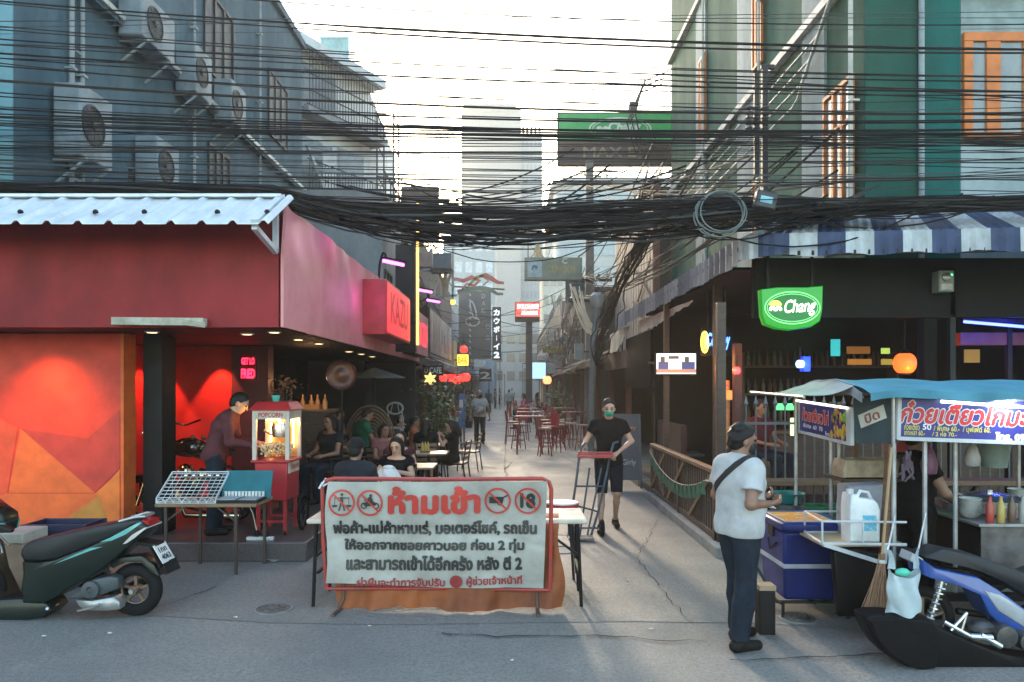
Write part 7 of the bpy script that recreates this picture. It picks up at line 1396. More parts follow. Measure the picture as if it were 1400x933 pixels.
# fallen hook of wire beside cart
# ================================================================ tables, chairs, stools of the alley
mSLATW = mat('chair_slat', (.20, .13, .085), .5, col2=(.13, .08, .05), sc=4, stretch=(1, 8, 1))
def make_chair(label, p, rz, group):
    t = thing('slat_chair', label, 'chair', p, rz, group)
    for sx in (-1, 1):
        obj('leg', M().tube([(sx * .22, .22, .62), (sx * .22, .22, .0)], .014, 6), mBLACK, t, w=False); obj('leg', M().tube([(sx * .21, -.26, .0), (sx * .21, -.20, .44), (sx * .21, -.27, .88)], .014, 6), mBLACK, t, w=False); obj('armrest', M().beam((sx * .22, -.22, .64), (sx * .22, .24, .63), .045, .02), mBLACK, t, w=False)
    m = M(); [m.box(-.21, .21, -.20 + k * .075, -.14 + k * .075, .435, .452) for k in range(6)]; obj('seat', m, mSLATW, t, w=False); m = M(); [m.beam((-.21, -.205 - .016 * k, .54 + .095 * k), (.21, -.205 - .016 * k, .54 + .095 * k), .016, .06) for k in range(4)]; obj('backrest', m, mSLATW, t, w=False)
    obj('seat_frame', M().tube([(-.21, -.2, .43), (.21, -.2, .43), (.21, .22, .43), (-.21, .22, .43)], .012, 6, True), mBLACK, t, w=False); return t
ch0 = make_chair('empty slatted chair with iron arms nearest the middle of the alley', Vector((-.98, 16.9, 0)), R(80), 'slatted chairs on the bar side'); CH = [(-1.62, 15.5, 88, 'empty slatted chair just before the one in the middle of the alley'), (-1.78, 8.25, 5, 'dark slatted chair under the man in the cap behind the banner'), (-1.52, 9.75, 178, 'slatted chair of the woman tying the white bag'), (-1.75, 11.2, 90, 'slatted chair of the long haired woman behind the white bag'), (-2.15, 16.0, -90, 'slatted chair of the woman in orange'), (-1.66, 14.2, 10, 'slatted chair of the long haired diner with her back turned'), (-1.10, 14.4, 80, 'slatted chair of the woman in black by the alley'), (-1.85, 12.4, 10, 'empty slatted chair with its back to the road behind the first table'), (-2.62, 17.4, 180, 'slatted chair of the masked woman')]
for x, y, r, lb in CH: dup(ch0, Vector((x, y, 0.)), R(r), lb)
dup(ch0, Vector((-2.75, 13.3, .22)), R(-60), 'slatted chair of the person in green on the platform'); dup(ch0, Vector((-2.95, 11.9, .22)), R(-40), 'slatted chair of the dark figure on the platform')
def make_table(label, p, group): 
    t = thing('cafe_table', label, 'table', p, 0, group); obj('tabletop', M().box(-.35, .35, -.33, .33, .72, .75), mat('table_slats', (.34, .25, .16), .4, col2=(.24, .17, .11), sc=4, stretch=(1, 9, 1)), t, w=False, bevel=.005); obj('pedestal', M().tube([(0, 0, .02), (0, 0, .72)], .03, 8), mBLACK, t, w=False); obj('foot', M().beam((-.25, 0, .015), (.25, 0, .015), .05, .03).beam((0, -.25, .016), (0, .25, .016), .05, .03), mBLACK, t, w=False); return t
tb0 = make_table('cafe table with the white bag on it behind the banner', Vector((-1.62, 8.98, 0)), 'cafe tables on the bar side')
dup(tb0, Vector((-1.50, 13.3, 0)), 0, 'cafe table between the empty chair and the woman in black'); dup(tb0, Vector((-1.62, 15.0 + .1, 0)), 0, 'cafe table where the woman in orange rests her arms'); dup(tb0, Vector((-1.5, 11.1, 0)), 0, 'cafe table beside the long haired woman'); dup(tb0, Vector((-3.3, 12.8, .22)), 0, 'cafe table on the raised platform of the bar')
wbg = thing('white_bag', 'crumpled white plastic bag on the cafe table behind the banner', 'bag', (XP(531, 8.9), 8.9, .75)); obj('film', M().sheet(lambda a, b2: (XP(531, 8.9) + .16 * math.cos(2 * math.pi * a) * (1 - .5 * b2 ** 2) * (1 + .12 * math.sin(a * 31 + b2 * 5)), 8.9 + .11 * math.sin(2 * math.pi * a) * (1 - .6 * b2 ** 2) * (1 + .12 * math.sin(a * 27)), .752 + .20 * b2 + .012 * math.sin(a * 40 + b2 * 7)), 40, 12), mat('bag_white', (.70, .68, .66), .45), wbg, smooth=80); obj('knot', M().ball((XP(531, 8.9), 8.9, .955), .07, 10, (1.1, .8, .5)), MATS['bag_white'], wbg)
cdy = thing('condiment_caddy', 'small condiment caddy with yellow bottles on the cafe table in front of the orange top', 'caddy', (-1.55, 13.2, .75)); q = cdy.location; obj('tray', M().box(q.x - .09, q.x + .09, q.y - .06, q.y + .06, .75, .78), mWOOD, cdy); m = M(); [m.lathe([(.022, .78), (.024, .88), (.010, .92), (.010, .94)], (q.x + dx, q.y, 0), n=10) for dx in (-.05, 0, .05)]; obj('bottle', m, mat('mustard', (.50, .36, .06), .4), cdy)
# red high tables and bar stools
mSTR = mat('stool_red', (.30, .02, .03), .4, col2=(.22, .015, .02)); mSTT = mat('stool_top', (.46, .30, .24), .35)
def make_barstool(label, p, rz, group):
    t = thing('bar_stool', label, 'bar stool', p, rz, group); obj('seat', M().lathe([(.17, .74), (.185, .76), (.18, .785), (.05, .79)], n=18), mSTT, t, w=False)
    for k in range(4): a = k * math.pi / 2 + .78; obj('leg', M().tube([(math.cos(a) * .12, math.sin(a) * .12, .75), (math.cos(a) * .23, math.sin(a) * .23, 0)], .015, 6), mSTR, t, w=False)
    obj('foot_ring', M().tube([(math.cos(a) * .19, math.sin(a) * .19, .27) for a in [2 * math.pi * i / 18 for i in range(18)]], .010, 5, True), mSTR, t, w=False); return t
def make_barchair(label, p, rz, group):
    t = thing('bar_chair', label, 'bar chair', p, rz, group); obj('seat', M().box(-.2, .2, -.2, .2, .72, .77), mSTR, t, w=False, bevel=.02); obj('backrest', M().sheet(lambda a, b2: (-.2 + .4 * a, -.20 - .05 * b2 + .05 * (2 * a - 1) ** 2, .77 + .36 * b2), 8, 4, .02), mat('red_vinyl_back', (.42, .02, .045), .4), t, w=False)
    for sx in (-1, 1):
        for sy in (-1, 1): obj('leg', M().tube([(sx * .16, sy * .16, .72), (sx * .21, sy * .22, 0)], .015, 6), mSTR, t, w=False)
    obj('foot_ring', M().tube([(-.19, -.19, .28), (.19, -.19, .28), (.19, .19, .28), (-.19, .19, .28)], .010, 5, True), mSTR, t, w=False); return t
def make_hightable(label, p, group):
    t = thing('high_table', label, 'high table', p, 0, group); obj('tabletop', M().box(-.38, .38, -.3, .3, 1.04, 1.08), mSTR, t, w=False, bevel=.01); obj('top_glare', M().box(-.36, .36, -.28, .28, 1.0802, 1.086), mat('table_glare', (.42, .20, .19), .25), t, w=False)  # thin paler layer paints glare onto the red tabletop
    for sx in (-1, 1):
        for sy in (-1, 1): obj('leg', M().tube([(sx * .28, sy * .22, 1.04), (sx * .36, sy * .28, 0)], .018, 6), mSTR, t, w=False)
    return t
ht = make_hightable('red high table nearest the road', Vector((.50, 21.0, 0)), 'red high tables'); g_ = 'red bar seats along the alley'
for x, y, lb in ((.55, 24.4, 'second red high table from the road'), (.6, 28, 'third red high table from the road'), (.7, 32.5, 'farthest red high table'), (2.05, 24.3, 'red high table against the bar posts, nearer one'), (2.0, 28.4, 'red high table against the bar posts, farther one')): dup(ht, Vector((x, y, 0)), 0, lb)
bs0 = make_barstool('red bar stool with pale round seat closest to the road', Vector((.90, 20.3, 0)), .2, g_)
for x, y, lb in ((1.85, 23.0, 'red bar stool nearest the shop posts, first of that row'), (1.62, 23.9, 'red bar stool second in the row by the shop posts'), (1.75, 25.2, 'red bar stool third in the row by the shop posts'), (1.55, 26.6, 'red bar stool fourth in the row by the shop posts'), (1.8, 29.5, 'red bar stool last in the row by the shop posts'), (.2, 22.6, 'red bar stool tucked between the first two high tables'), (1.05, 27, 'red bar stool beside the third high table')): dup(bs0, Vector((x, y, 0)), rnd.random(), lb)
bc0 = make_barchair('red backed bar chair right behind the closest bar stool', Vector((1.12, 21.4, 0)), R(120), g_)
for x, y, r, lb in ((1.15, 23.2, 100, 'red backed bar chair second from the road'), (.35, 26.1, 10, 'red backed bar chair in front of the third high table'), (.0, 24.3, -85, 'red backed bar chair on the open alley side of the second table'), (1.2, 25.3, 100, 'red backed bar chair third from the road'), (1.2, 28.6, 95, 'red backed bar chair beside the third high table'), (.1, 28.6, -80, 'red backed bar chair on the open side of the third table'), (.5, 30.5, 15, 'red backed bar chair fourth table front'), (1.3, 32.5, 90, 'farthest red backed bar chair')): dup(bc0, Vector((x, y, 0)), R(r), lb if 'fourth table front' not in lb else 'red backed bar chair in front of the farthest high table')
m = M().lathe([(.03, 1.086), (.034, 1.2), (.012, 1.25), (.012, 1.3)], (.62, 24.3, 0), n=10); solo('bottle', m, mat('clear_bottle', (.5, .5, .48), .1), 'small clear bottle on the second red high table', 'bottle')
# hand truck
hd = thing('hand_truck', 'steel hand truck with red top shelf and black wheels pushed by the masked man', 'hand truck', (1.03, 9.45, 0)); mHT = mat('truck_blue_grey', (.06, .08, .10), .5, .3, col2=(.035, .042, .05), sc=9)
def hp(px, py, Y): return P(px, py, Y)
Lr = [hp(800, 606, 9.62), hp(795, 612, 9.55), hp(792, 625, 9.52), hp(787, 665, 9.45), hp(783, 690, 9.42), hp(777, 735, 9.38)]; Rr = [hp(845, 604, 9.62), hp(839, 606, 9.58), hp(835, 620, 9.54), hp(826, 665, 9.46), hp(818, 700, 9.41), hp(808, 733, 9.38)]
obj('rail', M().tube(Lr, .016, 7), mHT, hd); obj('rail', M().tube(Rr, .016, 7), mHT, hd); m = M()
for i in (3, 4): m.tube([Lr[i], Rr[i]], .012, 6)
m.tube([hp(806, 640, 9.5), hp(793, 732, 9.38)], .012, 6).tube([hp(822, 640, 9.5), hp(803, 732, 9.38)], .012, 6); obj('crossbar', m, mHT, hd); m = M(); [m.beam(hp(790 + dx, 619 + k * 3, 9.50 - k * .05), hp(838 + dx, 619 + k * 3, 9.50 - k * .05), .035, .02) for k, dx in ((0, 0), (1, 0), (2, 0))]; obj('top_shelf', m.box(hp(792, 0, 9.5).x, hp(836, 0, 9.5).x, 9.36, 9.54, ZP(625, 9.5), ZP(622, 9.5)), mat('shelf_red', (.36, .04, .045), .5), hd); obj('toe_plate', M().box(hp(776, 0, 9.38).x, hp(810, 0, 9.38).x, 9.16, 9.38, .035, .05), mHT, hd)
for px in (780, 823):
    q = hp(px, 0, 9.5); w_ = obj('wheel', M().tube([(q.x, 9.5 + math.cos(t) * .085, .115 + math.sin(t) * .085) for t in [2 * math.pi * i / 20 for i in range(20)]], .03, 8, True), mRUB, hd); obj('rim', M().lathe([(.07, -.02), (.07, .02)], (q.x, 9.5, .115), (1, 0, 0), 16), mHT, w_)
obj('axle', M().tube([(hp(780, 0, 9.5).x, 9.5, .115), (hp(823, 0, 9.5).x, 9.5, .115)], .012, 6), mHT, hd)
# chalk board, blue stand, bush, gong, umbrella, counter
cbk = thing('chalkboard', 'dark blue A-frame chalkboard standing behind the masked man', 'chalkboard', (2.02, 14, 0)); x0, x1 = XP(828, 14), XP(876, 14); obj('board', M().add([(x0, 13.95, .16), (x1, 13.95, .16), (x1, 14.15, 1.36), (x0, 14.15, 1.36), (x0, 13.98, .16), (x1, 13.98, .16), (x1, 14.18, 1.36), (x0, 14.18, 1.36)], [(0, 1, 2, 3), (5, 4, 7, 6), (0, 4, 5, 1), (1, 5, 6, 2), (2, 6, 7, 3), (3, 7, 4, 0)]), mat('slate_blue', (.030, .040, .062), .5, col2=(.045, .055, .08), sc=3), cbk); m = M()
for x in (x0, x1): m.beam((x, 13.93, 0), (x, 14.15, 1.40), .04, .03).beam((x, 14.42, 0), (x, 14.17, 1.38), .03, .03)
obj('frame', m.beam((x0, 14.155, 1.38), (x1, 14.155, 1.38), .04, .04), mat('board_frame', (.05, .06, .085), .5), cbk); obj('lettering', M().text('HAPPY', (XP(860, 14), 14.10, 1.12), (1, 0, 0), (0, .164, .986), .3, .08, 2), mat('chalk_orange', (.5, .16, .08), .8), cbk); obj('lettering', M().text('Girly', (XP(860, 14), 13.99, .48), (1, 0, 0), (0, .164, .986), .26, .14, 1), mat('chalk_white', (.35, .37, .4), .8), cbk)
bst = thing('menu_stand', 'blue menu stand with a pale sheet beside the bush', 'stand', (XP(634, 23), 23, 0)); obj('panel', M().box(XP(627, 23), XP(636, 23), 23, 23.06, .6, 1.68), mat('stand_blue', (.05, .12, .30), .5), bst, bevel=.01); obj('sheet', M().box(XP(628, 23), XP(633, 23), 22.985, 22.995, 1.25, 1.5), mPAPER, bst); obj('leg', M().beam((XP(630, 23), 23.03, 0), (XP(630, 23), 23.03, .6), .05, .05).beam((XP(634.5, 23), 23.03, 0), (XP(634.5, 23), 23.03, .6), .05, .05), mDARK, bst)
bt2 = thing('blue_tub', 'round blue plastic bin behind the bush at the bar corner', 'bin', (XP(566, 18), 17.9, 0)); obj('body', M().lathe([(.2, 0), (.24, .7), (.26, .72), (.26, .76)], bt2.location, n=20), mat('bin_blue', (.03, .10, .30), .5), bt2)
def leaf_plant(name, label, c_, pot_h, pot_r, rad, hgt, n_, leaf, mts, potm, trunk=True):
    t = thing(name, label, 'plant', c_); c_ = Vector(c_); obj('pot', M().lathe([(pot_r * .75, 0), (pot_r, pot_h), (pot_r * 1.08, pot_h), (pot_r * 1.08, pot_h * .88), (pot_r, pot_h * .86)], c_, n=20), potm, t); tk = M()
    tips_ = []
    for k in range(14):
        a = rnd.uniform(0, 6.28); q = c_ + Vector((math.cos(a) * rad * rnd.uniform(.2, .8), math.sin(a) * rad * rnd.uniform(.2, .8), pot_h + hgt * rnd.uniform(.35, .95))); mid = c_.lerp(q, .5) + Vector((0, 0, .15)); tk.tube([c_ + Vector((0, 0, pot_h * .8)), mid, q], [.025, .016, .006], 5); tips_.append(q); tips_.append(mid)
    obj('trunk', tk, mat('stem_brown', (.07, .055, .03), .8), t); m = M()
    for i in range(n_):
        b0 = rnd.choice(tips_); d = Vector((rnd.gauss(0, 1), rnd.gauss(0, 1), rnd.gauss(0, .8))); p = b0 + d * rad * .26
        if p.z < pot_h + c_.z: p.z = pot_h + c_.z + rnd.random() * .2
        u2 = Vector((rnd.uniform(-1, 1), rnd.uniform(-1, 1), rnd.uniform(-.7, .5))).normalized(); s2 = u2.cross(Vector((rnd.random() - .5, rnd.random() - .5, 1))).normalized(); l_ = leaf * rnd.uniform(.6, 1.3); m.k = rnd.choices(range(len(mts)), [5, 4, 2][:len(mts)])[0]
        m.add([p, p + u2 * l_ * .5 + s2 * l_ * .24, p + u2 * l_ - Vector((0, 0, l_ * .15)), p + u2 * l_ * .5 - s2 * l_ * .24], [(0, 1, 2), (0, 2, 3)])
    obj('crown', m, mts, t, smooth=0); return t
mLF = [mat('leaf_mid', (.085, .16, .05), .5), mat('leaf_dark', (.04, .085, .03), .55), mat('leaf_light', (.26, .34, .15), .45)]
bush = leaf_plant('potted_bush', 'large leafy potted bush at the corner of the red bar', (XP(600, 18.9), 18.6, 0), .45, .30, .72, 1.75, 1500, .13, mLF, mDARK); leaf_plant('potted_plant', 'small pale leafed plant by the dark shop front down the alley', (XP(640, 34), 34, 0), .4, .25, .7, 1.0, 400, .16, mLF, mDARK); leaf_plant('potted_plant', 'dark leafy plant beside the far bar stools', (XP(764, 33), 33, 0), .5, .28, .6, 1.5, 500, .18, mLF, mDARK); leaf_plant('dried_flowers', 'tall dried reddish flower arrangement behind the popcorn cart', (XP(392, 10.2), 10.2, .22), .9, .13, .25, .95, 320, .09, [mat('dried_red', (.22, .06, .035), .7), mat('dried_tan', (.30, .16, .09), .7)], mDWOOD)
sgl = thing('flower_emblem', 'small yellow lit emblem on a stick at the top of the bush', 'lit sign', P(588, 526, 18.2)); c_ = P(588, 518, 18.2); m = M(); [m.puff([(-.03, 0), (.03, 0), (.04, .1), (0, .17), (-.04, .1)], c_, (math.cos(k * 1.05), 0, math.sin(k * 1.05)), (-math.sin(k * 1.05), 0, math.cos(k * 1.05)), .02, .1) for k in range(6)]; obj('petals', m, mat('emblem_yellow', (.7, .5, .15), .4, emit=(1, .7, .2), es=.7), sgl); obj('stick', M().tube([c_, c_ - Vector((0, 0, .8))], .012, 6), mDARK, sgl)
gg = thing('round_gong', 'dark round disc on a thin stand inside the red bar', 'gong', (XP(467, 11.3), 11.3, .22)); c_ = P(467, 513, 11.3); obj('disc', M().lathe([(.01, .03), (.06, .03), (.10, .012), (.20, .010), (.225, .03), (.235, 0), (.225, -.02), (.01, -.02)], c_, (.25, -1, 0), 32), mat('gong_brown', (.08, .03, .024), .35, .4, col2=(.05, .02, .018), sc=6), gg); obj('stand', M().tube([c_ + Vector((0, .03, -.2)), (c_.x, 11.33, .22)], .018, 7).lathe([(.16, 0), (.15, .02), (.02, .03)], (c_.x, 11.33, .22), n=16), mBLACK, gg)
um = thing('parasol', 'grey canvas parasol opened low inside the red bar', 'parasol', (XP(512, 15), 15, .22)); c_ = P(512, 516, 15); n_ = 8; m = M(); top_ = c_ + Vector((0, 0, .20)); ri = [c_ + Vector((math.cos(2 * math.pi * i / n_ + .2) * .62, math.sin(2 * math.pi * i / n_ + .2) * .62, 0)) for i in range(n_)]; vs = [top_] + ri + [top_ - Vector((0, 0, .02))] + [p - Vector((0, 0, .02)) for p in ri]
m.add(vs, [(0, 1 + i, 1 + (i + 1) % n_) for i in range(n_)] + [(n_ + 1, n_ + 2 + (i + 1) % n_, n_ + 2 + i) for i in range(n_)] + [(1 + i, n_ + 2 + i, n_ + 2 + (i + 1) % n_, 1 + (i + 1) % n_) for i in range(n_)]); obj('canopy', m, mat('parasol_grey', (.13, .15, .165), .8), um, smooth=0); obj('pole', M().tube([top_ + Vector((0, 0, .06)), (top_.x, top_.y, .22)], .022, 7), mDARK, um); obj('base', M().lathe([(.22, 0), (.2, .05), (.04, .07)], (top_.x, top_.y, .22), n=18), mDARK, um)
bcn2 = thing('bar_counter', 'dark counter with warm lit bottles inside the red bar', 'counter', (XP(425, 11.8), 11.8, .22)); x0, x1 = XP(405, 11.8), XP(452, 11.8); obj('front', M().box(x0, x1 - .05, 11.85, 12.3, .22, 1.52), mDWOOD, bcn2); obj('top', M().box(x0 - .03, x1, 11.8, 12.35, 1.52, 1.56), mWOOD, bcn2, bevel=.008); m = M(); [m.lathe([(.04, 1.56), (.042, 1.68), (.015, 1.74), (.015, 1.8)], (x, 11.95, 0), n=10) for x in (x0 + .06, x0 + .2, x0 + .3, x0 + .42)]; q = obj('bottle', m, mat('counter_bottle', (.40, .20, .07), .25), bcn2); obj('napkin_box', M().box(x0 + .08, x0 + .34, 11.9, 12.1, 1.561, 1.64), mat('napkin_orange', (.42, .20, .07), .6), bcn2); lamp('POINT', (x0 + .25, 11.7, 2.0), 3, (1, .5, .2), .05)
wc = thing('plastic_chair', 'pale grey chair with an open oval back deep inside the red bar', 'chair', (XP(540, 17), 17, .22)); q = wc.location; obj('backrest', M().tube([(q.x + .18 * math.cos(a), 17.0, 1.42 + .13 * math.sin(a)) for a in [2 * math.pi * i / 20 for i in range(20)]], .024, 7, True).tube([(q.x - .1, 17, 1.30), (q.x - .06, 17, 1.52)], .012, 5).tube([(q.x + .1, 17, 1.30), (q.x + .06, 17, 1.52)], .012, 5), mat('chair_pale', (.36, .38, .40), .5), wc); obj('seat', M().box(q.x - .2, q.x + .2, 16.8, 17.2, .95, .99), MATS['chair_pale'], wc); m = M(); [m.tube([(q.x + sx * .17, 17 + sy * .15, .95), (q.x + sx * .2, 17 + sy * .18, .22)], .014, 6) for sx in (-1, 1) for sy in (-1, 1)]; [m.tube([(q.x + sx * .16, 17.15, .97), (q.x + sx * .16, 17, 1.35)], .014, 6) for sx in (-1, 1)]; obj('legs', m, MATS['chair_pale'], wc)
rb_ = thing('rattan_chair', 'high arched rattan chair back beside the person in green', 'chair', (XP(506, 13.9), 13.9, .22)); q = rb_.location; m = M()
for k in range(9):
    s = .10 + k * .045; m.tube([(q.x + s * math.cos(a), 13.9, .9 + s * 1.45 * math.sin(a)) for a in [math.pi * i / 16 for i in range(17)]], .018, 5)
obj('backrest', m, mat('rattan', (.16, .10, .06), .7), rb_); obj('seat', M().box(q.x - .3, q.x + .3, 13.45, 13.9, .62, .68), MATS['rattan'], rb_, bevel=.02); m = M(); [m.tube([(q.x + sx * .26, y, .62), (q.x + sx * .28, y, .22)], .02, 6) for sx in (-1, 1) for y in (13.5, 13.85)]; [m.tube([(q.x + sx * .46, 13.9, .92), (q.x + sx * .28, 13.88, .62)], .02, 6) for sx in (-1, 1)]; obj('legs', m, MATS['rattan'], rb_)
# more goods about the cart and the alley
for i, (x, y, z, w_, h_, c_, lb) in enumerate(((3.60, 5.78, 1.30, .12, .20, (.30, .28, .26), 'small pale bag tied under the navy sign, nearest the corner posts'), (4.15, 5.75, 1.28, .14, .22, (.36, .20, .10), 'brown bag of noodles hanging under the navy sign'), (3.36, 5.95, 1.22, .13, .24, (.16, .05, .10), 'dark purple cloth bag hanging inside the cart corner'))):
    t = thing('hanging_bag', lb, 'bag', (x, y, z)); obj('pouch', M().lathe([(.01, 0), (w_ * .42, .02), (w_ * .5, h_ * .4), (w_ * .3, h_ * .8), (.012, h_), (.02, h_ + .03)], (x, y, z), n=14), mat('hang_bag%d' % i, c_, .5, bump=.3, bsc=30), t); obj('cord', M().tube([(x, y, z + h_), (x, y, 1.84)], .004, 5), mCABG, t)
for i, (x, y) in enumerate(((3.68, 5.93), (4.42, 6.45))):
    t = thing('bowl_stack', ['stack of white bowls at the back of the cart near the noodle bag', 'stack of white bowls at the back of the cart beyond the steel pot'][i], 'bowls', (x, y, .885))
    for k in range(6): obj('bowl', M().lathe([(.03, .0), (.05, .005), (.085, .05), (.08, .048), (.04, .012)], (x, y, .886 + k * .022), n=18, cap=False), mWPAINT, t)
for i in range(4):
    x = 3.70 + i * .085; c_ = ((.35, .04, .03), (.40, .30, .08), (.10, .06, .04), (.30, .30, .28))[i]
    solo('sauce_bottle', M().lathe([(.028, .885), (.03, .90), (.03, 1.02), (.012, 1.06), (.012, 1.09), (.002, 1.095)], (x, 5.72, 0), n=12), mat('sauce%d' % i, c_, .3), ['red sauce bottle on the front edge of the cart counter', 'yellow sauce bottle on the front edge of the cart counter', 'dark soy bottle on the front edge of the cart counter', 'clear vinegar bottle on the front edge of the cart counter'][i], 'bottle')
for x, y, lb in ((.8, 36, 'red high table beyond the concrete pole'), (1.9, 34, 'red high table beside the dark sign post'), (.9, 41, 'red high table lost in the depth of the alley'), (-2.3, 30, 'red high table under the photo panel')): dup(ht, Vector((x, y, 0)), 0, lb)
for x, y, r, lb in ((1.5, 33.8, 90, 'red backed bar chair at the table beside the dark sign post'), (.3, 35.6, -60, 'red backed bar chair on the open side beyond the concrete pole'), (1.3, 36.4, 80, 'red backed bar chair on the shop side beyond the concrete pole'), (.4, 40.6, -80, 'red backed bar chair deepest in the alley'), (-2.2, 28.9, 0, 'red backed bar chair under the photo panel')): dup(bc0, Vector((x, y, 0)), R(r), lb)
for x, y, lb in ((1.95, 26.0, 'red bar stool tucked against the nearer post table'), (1.4, 22.2, 'red bar stool standing apart before the post tables'), (2.1, 22.0, 'red bar stool closest to the cream canvas drop'), (1.5, 30.5, 'red bar stool behind the farther post table'), (-2.6, 31, 'red bar stool under the photo panel')): dup(bs0, Vector((x, y, 0)), .4, lb)
rs = random.Random(11)
for i in range(16):
    s = 1 if i % 2 else -1; Y = rs.uniform(27, 70); x = s * rs.uniform(2.2, 2.9); z = rs.uniform(2.7, 5.2); w_ = rs.uniform(.5, 1.1); h_ = rs.uniform(.3, .8); c_ = None if (s < 0 and Y < 46) else rs.choice(((.35, .33, .28), (.05, .06, .09), (.22, .05, .05), (.06, .12, .16), (.4, .38, .36), (.25, .2, .06)))
    if c_ is None: continue
    t = thing('projecting_sign', 'small unreadable signboard projecting over the alley among the shophouses', 'sign', (x, Y, z), 0, 'small projecting signs down the alley'); obj('panel', M().box(x - w_ / 2, x + w_ / 2, Y, Y + .14, z, z + h_), mat('far_sign%d' % i, c_, .6, col2=tuple(q * .5 for q in c_), sc=5, lo=.45, hi=.5), t, bevel=.01); obj('arm', M().beam((x, Y + .07, z + h_ * .7), (s * 3.7, Y + .07, z + h_ * .7), .05, .05), mDARK, t)
for i in range(9):
    s = 1 if i % 2 else -1; Y = 48 + i * 5.5; x0, x1 = s * 3.6, s * rs.uniform(.6, 2.0); z = rs.uniform(2.9, 4.6); t = thing('far_canopy', 'faded canopy stretched over the bars deep in the alley', 'canopy', ((x0 + x1) / 2, Y, z), 0, 'faded canopies deep in the alley')
    q = [(x0, Y, z + .5), (x1, Y, z), (x1, Y + 2.5, z), (x0, Y + 2.5, z + .5)]; obj('sheet', M().add(q + [(a, b, c - .08) for a, b, c in q], [(0, 1, 2, 3), (7, 6, 5, 4), (0, 4, 5, 1), (1, 5, 6, 2), (2, 6, 7, 3), (3, 7, 4, 0)]), mat('canopy%d' % (i % 4), ((.42, .42, .40), (.10, .12, .14), (.34, .30, .24), (.16, .05, .05))[i % 4], .8), t, smooth=0); obj('post', M().beam((x1, Y + .1, z - .05), (x1, Y + .1, 0), .06, .06), mDARK, t)
